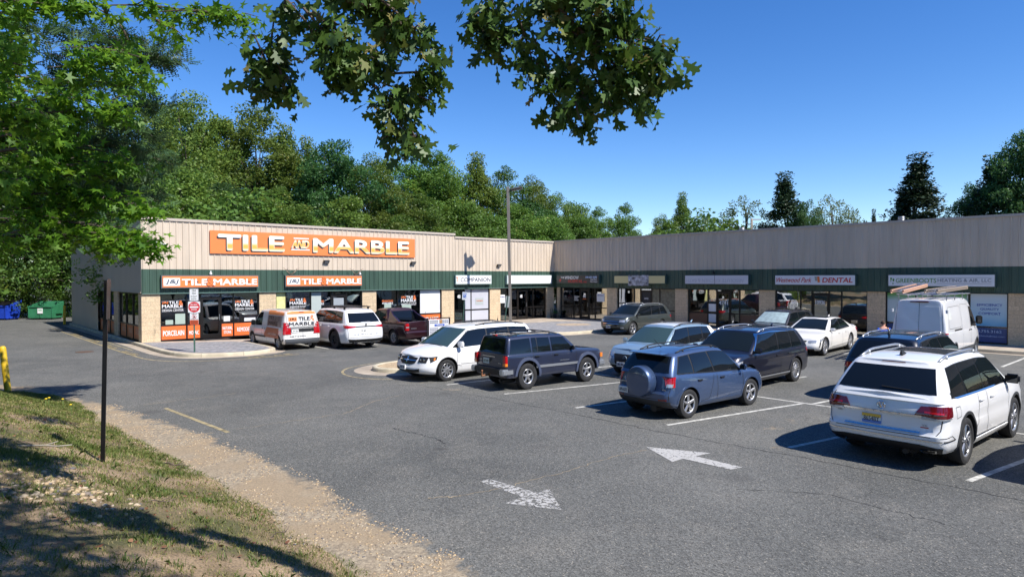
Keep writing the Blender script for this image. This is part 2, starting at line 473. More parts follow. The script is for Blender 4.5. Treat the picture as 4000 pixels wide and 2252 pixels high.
    def window(s, a0, a1, b0, b1, lo=.035, up=.11, m=None, sides='LR', eps=.006, trim=None):
        """side pane: lower edge a0..a1 on the belt, upper edge b0..b1 below the roof"""
        L_ = [(a0 + (a1 - a0) * i / 8, 0) for i in range(9)]; L_ = [(x, s.zs(x) + lo) for x, _ in L_]
        U_ = [(b0 + (b1 - b0) * i / 8, 0) for i in range(9)]; U_ = [(x, s.zr(x) - up) for x, _ in U_]
        for v in sides: s.part('window', lambda bm: s.patch(bm, L_, U_, v, eps, 12, 6), m or M_GLASSCAR)
        return L_, U_
    def lamp(s, name, rear, side, m, view='B', eps=.012, stripes=None):
        """rear=(lo,up) in (y,z) for the left side, side=(lo,up) in (x,z)"""
        out = []
        for sg in (1, -1):
            def f(bm):
                if rear: s.patch(bm, [(sg * a, b) for a, b in rear[0]], [(sg * a, b) for a, b in rear[1]], view, eps, 10, 5, skirt=eps + .01)
                if side: s.patch(bm, side[0], side[1], 'L' if sg > 0 else 'R', eps, 8, 5, skirt=eps + .01)
            out.append(s.part(name, f, m))
        return out
    def wheels(s, tyre_w=.22, rimR=None, spokes=5, style='five', rim_m=None, names=True):
        S = s.S; Rw = S['R']; rim = rimR or Rw * .66; rm = rim_m or M_ALLOY
        key = (Rw, tyre_w, rim, spokes, style)
        # tyre profile (r, y) lathed about Y, outer face at +y
        prof = [(rim, -.40), (rim + .02, -.49), (Rw - .05, -.5), (Rw - .012, -.44), (Rw, -.30), (Rw, .30), (Rw - .012, .44), (Rw - .05, .5), (rim + .02, .49), (rim + .004, .44), (rim, .36)]
        bm = bmesh.new(); n = 40; rows = []
        for r_, y in prof: rows.append([bm.verts.new((r_ * math.cos(2 * PI * i / n), y * tyre_w, r_ * math.sin(2 * PI * i / n))) for i in range(n)])
        for a, b in zip(rows, rows[1:]):
            for i in range(n): bm.faces.new((a[i], a[(i + 1) % n], b[(i + 1) % n], b[i])).smooth = True
        bmesh.ops.recalc_face_normals(bm, faces=bm.faces)
        tyre = bpy.data.meshes.new('tyre'); bm.to_mesh(tyre); bm.free(); tyre.shade_smooth(); tyre.set_sharp_from_angle(angle=R(40)); tyre.materials.append(M_RUBBER)
        bm = bmesh.new(); yo = tyre_w * .40
        prof = [(rim, -.4 * tyre_w), (rim - .01, 0), (rim - .012, yo * .7), (rim + .002, yo * 1.08), (rim - .012, yo * 1.12), (rim - .03, yo * .85)]
        rows = []
        for r_, y in prof: rows.append([bm.verts.new((r_ * math.cos(2 * PI * i / n), y, r_ * math.sin(2 * PI * i / n))) for i in range(n)])
        for a, b in zip(rows, rows[1:]):
            for i in range(n): bm.faces.new((a[i], a[(i + 1) % n], b[(i + 1) % n], b[i])).smooth = True
        # dark brake disc behind the spokes
        c = [bm.verts.new((rim * .97 * math.cos(2 * PI * i / n), yo * .15, rim * .97 * math.sin(2 * PI * i / n))) for i in range(n)]
        bm.faces.new(c).material_index = 1
        if style == 'steel':
            d = [[bm.verts.new((r_ * math.cos(2 * PI * i / n), y, r_ * math.sin(2 * PI * i / n))) for i in range(n)] for r_, y in ((rim - .03, yo * .85), (rim * .72, yo * .45), (rim * .5, yo * .8), (rim * .28, yo * .8), (rim * .2, yo * .95))]
            for a, b in zip(d, d[1:]):
                for i in range(n): bm.faces.new((a[i], a[(i + 1) % n], b[(i + 1) % n], b[i])).smooth = True
            bm.faces.new(d[-1])
            for i in range(10):
                a = 2 * PI * i / 10; tube(bm, (rim * .62 * math.cos(a), yo * .5, rim * .62 * math.sin(a)), (rim * .62 * math.cos(a), yo * .72, rim * .62 * math.sin(a)), .022, .022, 8, mi=1)
        else:
            for k in range(spokes):
                a = 2 * PI * k / spokes + .3
                offs = (-.5, .5) if style == 'twin' else ((-.32, .32) if style == 'vee' else (0,))
                for of in offs:
                    w0 = {'five': .055, 'twin': .020, 'thin': .022, 'vee': .02, 'fan': .045}[style]; w1 = {'five': .045, 'twin': .022, 'thin': .026, 'vee': .022, 'fan': .03}[style]
                    if style == 'fan': w0, w1 = .05, .028
                    o0 = of * .03; o1 = of * (.03 if style == 'twin' else .16) if style != 'five' else 0
                    if style == 'twin': o0 = of * .045; o1 = of * .05
                    er = Vector((math.cos(a), 0, math.sin(a))); et = Vector((-math.sin(a), 0, math.cos(a))); ey = Vector((0, 1, 0))
                    P0 = er * (rim * .12) + et * o0; P1 = er * (rim - .02) + et * o1
                    vs = []
                    for P_, w_, y_ in ((P0, w0, yo * .98), (P1, w1, yo * .96)):
                        vs.append([bm.verts.new(P_ + et * w_ * q * .75 + ey * (y_ + dy)) for q, dy in ((-1, -.018), (-.6, 0), (.6, 0), (1, -.018))])
                        vs[-1].append(bm.verts.new(P_ + ey * (y_ - .05)))
                    for i in range(5): bm.faces.new((vs[0][i], vs[0][(i + 1) % 5], vs[1][(i + 1) % 5], vs[1][i]))
            tube(bm, (0, yo * .5, 0), (0, yo * 1.02, 0), rim * .24, rim * .19, 16)
            for k in range(5):
                a = 2 * PI * k / 5; tube(bm, (rim * .14 * math.cos(a), yo, rim * .14 * math.sin(a)), (rim * .14 * math.cos(a), yo * 1.04, rim * .14 * math.sin(a)), .010, .010, 6, mi=1)
        bmesh.ops.recalc_face_normals(bm, faces=bm.faces)
        rimm = bpy.data.meshes.new('rim'); bm.to_mesh(rimm); bm.free(); rimm.materials.append(rm); rimm.materials.append(M_ALLOYD)
        for ax in s.ax:
            for sg in (1, -1):
                w = empty('wheel', (ax, sg * (s.W / 2 - tyre_w / 2 - S.get('winset', .015)), Rw), 0 if sg > 0 else PI); w.parent = s.root
                link_mesh('tyre', tyre, w); link_mesh('rim', rimm, w)
        # axle housing and floor so that one cannot look through under the car
        def und(bm):
            for ax in s.ax: tube(bm, (ax, -s.W / 2 + .25, Rw), (ax, s.W / 2 - .25, Rw), .05, .05, 8)
            tube(bm, (s.ax[1] - .3, -.35, .28), (s.xB + .12, -.35, .27), .045, .045, 8)
            tube(bm, (s.ax[1] - .7, -.35, .27), (s.ax[1] - .2, -.35, .27), .10, .10, 8)
            tube(bm, (s.ax[0] - .3, .2, .3), (s.ax[1] + .2, -.3, .3), .04, .04, 8)
        s.part('underbody', und, M_BLACK)
    def arch(s, w=.06, m=None, eps=.014, only=None):
        """raised lip round each wheel opening"""
        ra = s.S['R'] + s.S.get('gap', .055) - .004; zc = s.S['R'] + s.S.get('lift', .01)
        for ax in s.ax:
            for v in 'LR':
                lo = [(ax + ra * math.cos(t), zc + ra * math.sin(t)) for t in [R(-18) + R(216) * i / 24 for i in range(25)]]
                up = [(ax + (ra + w) * math.cos(t), zc + (ra + w) * math.sin(t)) for t in [R(-18) + R(216) * i / 24 for i in range(25)]]
                s.part('wheel_arch_trim', lambda bm: s.patch(bm, lo, up, v, eps, 30, 2, skirt=.03), m or M_TRIM)
    def mirror(s, x, z, m, size=(.10, .20, .15), out=.12):
        for sg in (1, -1):
            h = s.hit((x, sg * 5, z), (0, -sg, 0), 0); y = abs(h.y) if h else s.W / 2 * .85
            bm = bmesh.new()
            v = box(bm, x - size[0] / 2, x + size[0] / 2, *sorted((sg * (y + out * .35), sg * (y + out * .35 + size[1]))), z - size[2] * .35, z + size[2] * .65)
            bmesh.ops.bevel(bm, geom=list(bm.edges), offset=.035, segments=3, affect='EDGES')
            o = obj('mirror', bm, m, s.root, smooth=True, angle=60)
            boxes('mirror_stalk', [(x - .03, x + .03, *sorted((sg * (y - .03), sg * (y + out * .5))), z - .06, z - .02)], M_BLACK, o)
            boxes('mirror_glass', [(x - size[0] / 2 - .004, x - size[0] / 2 + .002, *sorted((sg * (y + out * .35 + .03), sg * (y + out * .35 + size[1] - .03))), z - size[2] * .25, z + size[2] * .52)], M_GLASSCAR, o)
    def handle(s, x, z, m, w=.18):
        for sg in (1, -1):
            h = s.hit((x, sg * 5, z), (0, -sg, 0), 0)
            if not h: continue
            bm = bmesh.new(); y = abs(h.y)
            box(bm, x - w / 2, x + w / 2, *sorted((sg * (y - .01), sg * (y + .035))), z - .017, z + .017)
            bmesh.ops.bevel(bm, geom=list(bm.edges), offset=.010, segments=2, affect='EDGES')
            obj('door_handle', bm, m, s.root, smooth=True)
    def rails(s, xa, xb, y, m, r=.018, h=.05, cross=()):
        for sg in (1, -1):
            bm = bmesh.new(); pts = []
            for i in range(13):
                t = i / 12; x = xa + (xb - xa) * t; hh = s.hit((x, sg * y, 5), (0, 0, -1), 0); z = (hh.z if hh else s.zr(x))
                lift = h * min(1, 5 * min(t, 1 - t) + .05)
                pts.append(Vector((x, sg * y, z + lift)))
            polytube(bm, pts, r, 8)
            for t in (2, 10): tube(bm, pts[t], pts[t] - Vector((0, 0, h + .02)), r * 1.3, r * 1.3, 8)
            obj('roof_rail', bm, m, s.root)
        for x in cross:
            hh = s.hit((x, y, 5), (0, 0, -1), 0); z = (hh.z if hh else s.zr(x)) + h
            bm = bmesh.new(); box(bm, x - .025, x + .025, -y, y, z - .008, z + .014); obj('roof_crossbar', bm, m, s.root)
    def seams(s, lines, view='LR', w=.006):
        def f(bm):
            for v in view:
                for pl in lines: s.ribbon(bm, pl, v, w)
        s.part('door_seams' if 'L' in view else 'panel_seams', f, M_BLACK)
    def plate(s, txt, y, z, back=True, w=.305, h=.15, bgc=None, ink=None, eps=.02, tb=None):
        d = (1, 0, 0) if back else (-1, 0, 0); hh = s.hit((-8 if back else 8, y, z), d, 0)
        x = hh.x if hh else (s.xB if back else s.xF); sg = -1 if back else 1
        p = boxes('licence_plate', [(*sorted((x + sg * .003, x + sg * (eps))), y - w / 2, y + w / 2, z - h / 2, z + h / 2)], bgc or M_WHITE, s.root)
        me = text_mesh(txt, w * .82, h * .5, t=.003, bold=.02)
        t = link_mesh('plate_text', me, p, ink or M_BLACK)
        if back: t.matrix_local = Matrix.Translation((x - eps - .001, y + w * .41, z - h * .27)) @ Matrix.Rotation(R(-90), 4, 'Z')
        else: t.matrix_local = Matrix.Translation((x + eps + .001, y - w * .41, z - h * .27)) @ Matrix.Rotation(R(90), 4, 'Z')
        return p
    def badge(s, name, txt, a, z, w, h, view, m, eps=.012, **k):
        """letters on the back (a = left edge in y as seen), or on a side"""
        me = text_mesh(txt, w, h, t=.004, **k)
        if view == 'B':
            hh = s.hit((-8, a - w / 2, z + h / 2), (1, 0, 0), 0); Mx = Matrix.Translation((hh.x - eps, a, z)) @ Matrix.Rotation(R(-90), 4, 'Z')
        elif view == 'L':
            hh = s.hit((a - w / 2, 5, z + h / 2), (0, -1, 0), 0); Mx = Matrix.Translation((a, hh.y + eps, z)) @ Matrix.Rotation(PI, 4, 'Z')
        elif view == 'R':
            hh = s.hit((a + w / 2, -5, z + h / 2), (0, 1, 0), 0); Mx = Matrix.Translation((a, hh.y - eps, z))
        else:
            hh = s.hit((8, a + w / 2, z + h / 2), (-1, 0, 0), 0); Mx = Matrix.Translation((hh.x + eps, a, z)) @ Matrix.Rotation(R(90), 4, 'Z')
        t = link_mesh(name, me, s.root, m); t.matrix_local = Mx
        return t
    def front(s, name, lo, up, m, **k): return s.part(name, lambda bm: s.patch(bm, lo, up, 'F', **k), m)
    def back(s, name, lo, up, m, **k): return s.part(name, lambda bm: s.patch(bm, lo, up, 'B', **k), m)
    def ring(s, name, y, z, r, view, m, w=.008, bars=(), depth=.012):
        """round emblem: ring plus strokes, given in the unit circle as ((x0,z0),(x1,z1))"""
        d = 1 if view == 'B' else -1
        hh = s.hit((-8 * d, y, z), (d, 0, 0), 0); x = hh.x - d * depth
        def f(bm):
            n = 28
            pts = [Vector((x, y + r * math.cos(2 * PI * i / n), z + r * math.sin(2 * PI * i / n))) for i in range(n + 1)]
            polytube(bm, pts, w, 5)
            for a, b in bars: tube(bm, (x, y + r * a[0], z + r * a[1]), (x, y + r * b[0], z + r * b[1]), w * .8, w * .8, 5)
        return s.part(name, f, m)
    def place(s, x, y, deg, scale=1.0, z=LOT):
        s.root.location = (x, y, z); s.root.rotation_euler = (0, 0, R(deg)); s.root.scale = (scale,) * 3
        return s.root
    def cladding(s, z1, m=None, zf=None, eps=.010):
        """dark sill along the side, between the wheels"""
        ra = s.S['R'] + s.S.get('gap', .055); z0 = s.S['zb'] + .012
        lo = [(s.ax[1] + ra + .01, z0), (s.ax[0] - ra - .01, z0)]; up = [(s.ax[1] + ra + .01, z1), (s.ax[0] - ra - .01, z1)]
        s.sym('sill_trim', lo, up, m or M_TRIM, eps=eps, nu=20, nv=2, skirt=.015)
NEWF = [(0, .16), (.12, .03), (.3, 0), (.5, .01), (.7, .05), (.85, .10), (1, .20)]
NEWB = [(0, .14), (.12, .03), (.3, 0), (.5, .02), (.75, .05), (1, .08)]
P_RAV = paint('steel_blue_paint', (0.052, 0.088, 0.178), .4)
P_JEEP = paint('slate_blue_paint', (0.028, 0.035, 0.066), .35)
P_WHITE = paint('white_paint', (0.80, 0.80, 0.80))
P_WHITE2 = paint('van_white_paint', (0.76, 0.76, 0.77))
P_PEARL = paint('pearl_white_paint', (0.80, 0.78, 0.74))
P_NAVY = paint('dark_indigo_paint', (0.011, 0.012, 0.024), .3)
P_BLACKB = paint('blue_black_paint', (0.005, 0.007, 0.014), .3)
P_GREY = paint('green_grey_paint', (0.075, 0.085, 0.078), .55)
P_DGREY = paint('dark_grey_paint', (0.040, 0.037, 0.040), .5)
P_LBLUE = paint('pale_blue_paint', (0.27, 0.38, 0.47), .35)
P_MAROON = paint('maroon_paint', (0.030, 0.007, 0.011), .35)
P_VAN = paint('wrap_white_paint', (0.66, 0.64, 0.61), .0, .45)
P_BUMP = mat('grey_bumper_plastic', (0.075, 0.080, 0.088), 0.55)
P_SILV = mat('silver_trim', (0.50, 0.52, 0.55), 0.3, metal=0.7)
P_BLUEPL = mat('plate_blue', (0.10, 0.22, 0.60), 0.5)
P_YELPL = mat('plate_yellow', (0.80, 0.50, 0.06), 0.5)
P_CREAM = mat('plate_cream', (0.72, 0.74, 0.66), 0.5)
P_INK = mat('plate_ink', (0.015, 0.02, 0.06), 0.5)
P_RUST = mat('rusty_metal', (0.22, 0.09, 0.04), 0.7)
M_SEAT = mat('sunshade_silver', (0.42, 0.52, 0.50), 0.35, metal=0.3, noise=(6, .2))

def suv_spec(L, W, H, wb, fo, Rw, P, belt=1.05, hood=1.05, nose=.86, cab=None, **k):
    xF, xB = L / 2, -L / 2
    cx = xF - fo - .12                        # cowl
    S = dict(L=L, W=W, wb=wb, fo=fo, R=Rw, paint=P, zb=.25,
             zs=[(xB, belt + .03), (cx - .6, belt - .02), (cx, hood), (xF - .55, hood - .05), (xF - .15, nose + .04), (xF, nose)],
             rprof=NEWB, fprof=NEWF,
             cab=cab or (xB + .06, cx + .12, xB + .45, cx - .78), cw=(W / 2 - .065, W / 2 - .27),
             zr=[(xB + .2, H - .10), (xB + 1.2, H - .012), (-.1, H), (cx - .8, H - .055)])
    S.update(k); return S

def backlight(c, z0, z1, w0, w1, m=None, eps=.006):
    return c.back('rear_window', [(w0, z0), (-w0, z0)], [(w1, z1), (-w1, z1)], m or M_GLASSCAR, eps=eps, nu=18, nv=6)
def shield(c, z0, z1, w0, w1, m=None, arc=.03):
    return c.front('windshield', [(-w0, z0 - .0), (-w0 * .5, z0 + arc), (w0 * .5, z0 + arc), (w0, z0)], [(-w1, z1), (0, z1 + .02), (w1, z1)], m or M_WSHIELD, eps=.006, nu=18, nv=8)
def pane_row(c, xs, lo=.035, up=.11, m=None, g=.025, surround=True):
    """xs: list of (lower x, upper x) of the pillars from the rear to the front"""
    if surround:
        a0, b0 = xs[0]; a1, b1 = xs[-1]
        L_ = [(a0 + (a1 - a0) * i / 12, c.zs(a0 + (a1 - a0) * i / 12) + lo - .012) for i in range(13)]; U_ = [(b0 + (b1 - b0) * i / 12, c.zr(b0 + (b1 - b0) * i / 12) - up + .014) for i in range(13)]
        c.sym('window_surround', L_, U_, M_BLACK, eps=.004, nu=30, nv=6)
    for (a, b), (a2, b2) in zip(xs, xs[1:]):
        c.window(a + g, a2 - g, b + g, b2 - g, lo, up, m, eps=.009)
def wiper(c, y0, y1, z0, z1, back=True):
    a = c.hit((-8 if back else 8, y0, z0), (1 if back else -1, 0, 0), .02); b = c.hit((-8 if back else 8, y1, z1), (1 if back else -1, 0, 0), .02)
    if a and b: c.part('wiper', lambda bm: tube(bm, a, b, .010, .007, 6), M_BLACK)

# ---- blue compact SUV with a spare wheel on its tailgate
def car_rav():
    H = 1.67
    S = suv_spec(4.28, 1.815, H, 2.66, .84, .355, P_RAV, belt=1.03, hood=1.02, nose=.80, rr=.26, cab=(-2.06, 1.22, -1.76, .40), cbr=.05)
    S['zs'] = [(-2.14, 1.10), (-1.2, 1.07), (.2, 1.00), (1.1, .985), (1.7, .92), (2.0, .80), (2.14, .72)]
    S['rprof'] = [(0, .12), (.1, .02), (.25, -.02), (.42, -.02), (.47, .04), (.7, .07), (1, .10)]
    c = Car(S, 'suv', 'blue compact suv with a round body-coloured spare wheel cover on its tailgate', 'car')
    pane_row(c, [(-1.78, -1.55), (-1.12, -1.15), (-.28, -.42), (.86, .34)], .03, .12)
    for x0, x1, u0, u1 in ((-1.14, -1.08, -1.17, -1.11),):
        pass
    c.sym('pillar_trim', [(-.36, c.zs(-.3) + .03), (-.20, c.zs(-.2) + .03)], [(-.50, c.zr(-.45) - .12), (-.34, c.zr(-.4) - .12)], M_BLACK, eps=.004, nu=3)
    backlight(c, 1.13, 1.50, .74, .62)
    shield(c, 1.05, 1.54, .70, .56)
    c.lamp('taillight', ([(.70, .82), (.86, .80)], [(.66, 1.03), (.84, 1.04)]), ([(-2.02, .82), (-1.94, .88)], [(-2.02, 1.04), (-1.86, 1.02)]), M_RED)
    c.lamp('reverse_lamp', ([(.72, .80), (.82, .80)], [(.73, .88), (.83, .88)]), None, M_LENS, eps=.026)
    c.lamp('reflector', ([(.55, .47), (.75, .48)], [(.55, .51), (.75, .52)]), None, M_DRED)
    c.back('bumper_cover', [(.86, .28), (-.86, .28)], [(.88, .46), (-.88, .46)], M_TRIM, eps=.008, nu=24)
    c.back('licence_recess', [(.70, .55), (.28, .55)], [(.70, .78), (.28, .78)], P_RAV, eps=.004)
    c.plate('XPB-6252', .66 - .12, .62, bgc=M_WHITE, ink=P_INK, eps=.03)
    c.seams([[(-1.0, .36), (-.55, .40), (-.35, .99)], [(-.22, .36), (-.22, 1.0)], [(.92, .36), (.90, 1.0)]])
    c.seams([[(.80, .50), (.80, 1.06), (.74, 1.1)], [(-.80, .50), (-.80, 1.06)], [(.80, .50), (-.80, .50)]], view='B')
    c.handle(-.95, .90, M_BLACK); c.handle(-.02, .89, M_BLACK)
    c.mirror(.82, 1.06, P_RAV)
    c.rails(-1.5, .25, .56, M_BLACK, .017, .055)
    c.arch(.05, P_RAV, .008); c.cladding(.36, P_RAV)
    c.wheels(.225, .235, 5, 'five')
    # spare wheel cover
    def spare(bm):
        y0, z0, r = -.08, .90, .385; x = c.xB - .02; n = 40
        rings = []
        for rr_, dx in ((r * .9, .12), (r, .06), (r, -.10), (r * .985, -.15), (r * .93, -.185), (r * .8, -.20), (r * .4, -.215)):
            rings.append([bm.verts.new((x + dx, y0 + rr_ * math.cos(2 * PI * i / n), z0 + rr_ * math.sin(2 * PI * i / n))) for i in range(n)])
        for a, b in zip(rings, rings[1:]):
            for i in range(n): bm.faces.new((a[i], a[(i + 1) % n], b[(i + 1) % n], b[i]))
        bm.faces.new(rings[-1])
    c.part('spare_wheel_cover', spare, P_RAV)
    def spoil(bm):
        box(bm, -1.98, -1.74, -.58, .58, 1.565, 1.585); 
        for v in bm.verts:
            if v.co.x < -1.9: v.co.z -= .02; v.co.y *= .93
        bmesh.ops.bevel(bm, geom=list(bm.edges), offset=.012, segments=2, affect='EDGES')
    c.part('roof_spoiler', spoil, P_RAV)
    c.back('brake_lamp', [(.12, 1.545), (-.12, 1.545)], [(.12, 1.56), (-.12, 1.56)], M_DRED, eps=.02)
    c.part('antenna', lambda bm: tube(bm, (-1.35, 0, 1.66), (-1.62, 0, 1.88), .010, .005, 6), M_BLACK)
    c.ring('emblem', .52, .90, .05, 'B', M_CHROME, .007, bars=(((-.5, .1), (.5, .1)), ((0, .6), (0, -.6))))
    c.badge('lettering', 'RAV4', .72, .80, .20, .035, 'B', M_CHROME, bold=.02)
    c.badge('lettering', '4WD', -.62, .72, .12, .03, 'B', M_CHROME, bold=.02)
    wiper(c, -.02, .42, 1.14, 1.19)
    c.lamp('headlight', ([(.55, .66), (.82, .70)], [(.58, .84), (.80, .86)]), ([(1.95, .74), (1.72, .80)], [(1.92, .84), (1.72, .86)]), M_LENS, view='F')
    c.part('window_trim', lambda bm: [c.ribbon(bm, [(-1.75, c.zs(-1.75) + .02), (-.4, c.zs(-.4) + .02), (.9, c.zs(.9) + .02)], v, .012, .008) for v in 'LR'], M_BLACK)
    return c

# ---- boxy slate-blue off-roader
def car_jeep():
    H = 1.56
    S = dict(L=4.20, W=1.74, wb=2.576, fo=.74, R=.375, paint=P_JEEP, zb=.36, brise=.02, gap=.075, lift=.02, taper=.035, taperr=.01, rr=.07, rf=.10, br=.02, bf=.04, crown=.02, sw=.05,
             zs=[(-2.1, 1.02), (.88, 1.02), (.95, 1.03), (1.95, .97), (2.06, .94), (2.1, .90)],
             rprof=[(0, .04), (.2, .03), (.5, .03), (1, .05)], fprof=[(0, .10), (.3, .03), (.9, .02), (1, .06)],
             wprof=[(0, .94), (.1, .97), (.5, .985), (.9, .97), (.97, .955), (1, .94)],
             cab=(-2.04, 1.06, -1.90, .42), cw=(.80, .66), crr=.09, crf=.07, cbr=.02, cbf=.05, rbow=.01, rc=.035,
             zr=[(-2, H - .03), (-1, H), (.42, H - .03)])
    c = Car(S, 'suv', 'boxy slate blue off-roader with five-spoke wheels parked beside a white minivan', 'car')
    pane_row(c, [(-1.93, -1.83), (-1.02, -1.02), (-.20, -.22), (.78, .40)], .03, .10, g=.035, surround=False)
    c.sym('window_divider', [(-.80, 1.05), (-.775, 1.05)], [(-.80, H - .10), (-.775, H - .10)], M_BLACK, eps=.012, nu=2)
    backlight(c, 1.04, 1.46, .66, .58, eps=.008)
    shield(c, 1.07, 1.48, .66, .58)
    for sg in (1, -1):
        boxes('taillight', [(-2.115, -2.02, *sorted((sg * .70, sg * .845)), .72, 1.0)], M_RED, c.root, bevel=.012)
        boxes('turn_signal', [(-2.12, -2.02, *sorted((sg * .705, sg * .848)), .71, .80)], M_AMBER, c.root, bevel=.008)
    # bumpers: dark centre with silver end caps
    boxes('bumper', [(-2.24, -2.05, -.66, .66, .47, .63)], M_BLACK, c.root, bevel=.02)
    for sg in (1, -1):
        boxes('bumper_end', [(-2.24, -1.80, *sorted((sg * .66, sg * .87)), .46, .635)], P_SILV, c.root, bevel=.03)
        boxes('bumper_end', [(1.9, 2.2, *sorted((sg * .62, sg * .86)), .46, .63)], P_SILV, c.root, bevel=.03)
        boxes('corner_marker', [(1.97, 2.09, *sorted((sg * .76, sg * .845)), .72, .86)], M_AMBER, c.root, bevel=.01)
    boxes('bumper', [(2.0, 2.2, -.62, .62, .46, .62)], M_BLACK, c.root, bevel=.02)
    c.sym('body_side_moulding', [(-.88, .60), (.92, .60)], [(-.88, .67), (.92, .67)], P_SILV, eps=.016, nu=24, nv=1, skirt=.02)
    c.arch(.085, mat('slate_flare', (.06, .075, .125), .5), .035)
    c.cladding(.47, P_JEEP)
    c.wheels(.235, .215, 5, 'five')
    c.seams([[(-1.0, .46), (-1.0, 1.0)], [(-.19, .46), (-.19, 1.0)], [(.86, .46), (.86, .98)]])
    c.seams([[(.69, .66), (.69, 1.5)], [(-.69, .66), (-.69, 1.5)]], view='B')
    c.handle(-.85, .93, M_BLACK); c.handle(-.04, .93, M_BLACK)
    c.mirror(.66, 1.08, M_BLACK, (.09, .16, .13), .06)
    c.rails(-1.8, .25, .55, M_BLACK, .014, .07, cross=(-1.45, -.1))
    c.plate('XET-V297', .22, .80, bgc=P_CREAM, ink=mat('green_ink', (.02, .08, .06), .5), eps=.02)
    c.back('handle_bar', [(.42, .93), (-.25, .93)], [(.42, .95), (-.25, .95)], M_CHROME, eps=.02)
    wiper(c, -.05, -.38, 1.07, 1.09)
    boxes('brake_lamp', [(-1.93, -1.86, -.09, .09, 1.53, 1.565)], M_RED, c.root)
    c.badge('lettering', 'Jeep', .60, .80, .13, .045, 'B', M_CHROME, bold=.02)
    c.badge('lettering', 'SPORT', -.42, .76, .13, .03, 'B', M_CHROME, bold=.02)
    c.badge('lettering', 'CHEROKEE SPORT', .10, .735, .42, .03, 'R', P_SILV, bold=.02)
    c.badge('lettering', '4x4', -1.12, .88, .09, .035, 'R', P_SILV, bold=.02)
    c.ring('badge', .0, .85, .045, 'B', M_BLACK)
    def hitch(bm):
        tube(bm, (-2.1, 0, .42), (-2.42, 0, .40), .03, .03, 8); tube(bm, (-2.40, 0, .40), (-2.40, 0, .52), .022, .018, 8)
        bmesh.ops.create_uvsphere(bm, u_segments=10, v_segments=8, radius=.035, matrix=Matrix.Translation((-2.40, 0, .54)))
    c.part('tow_ball', hitch, P_RUST)
    return c

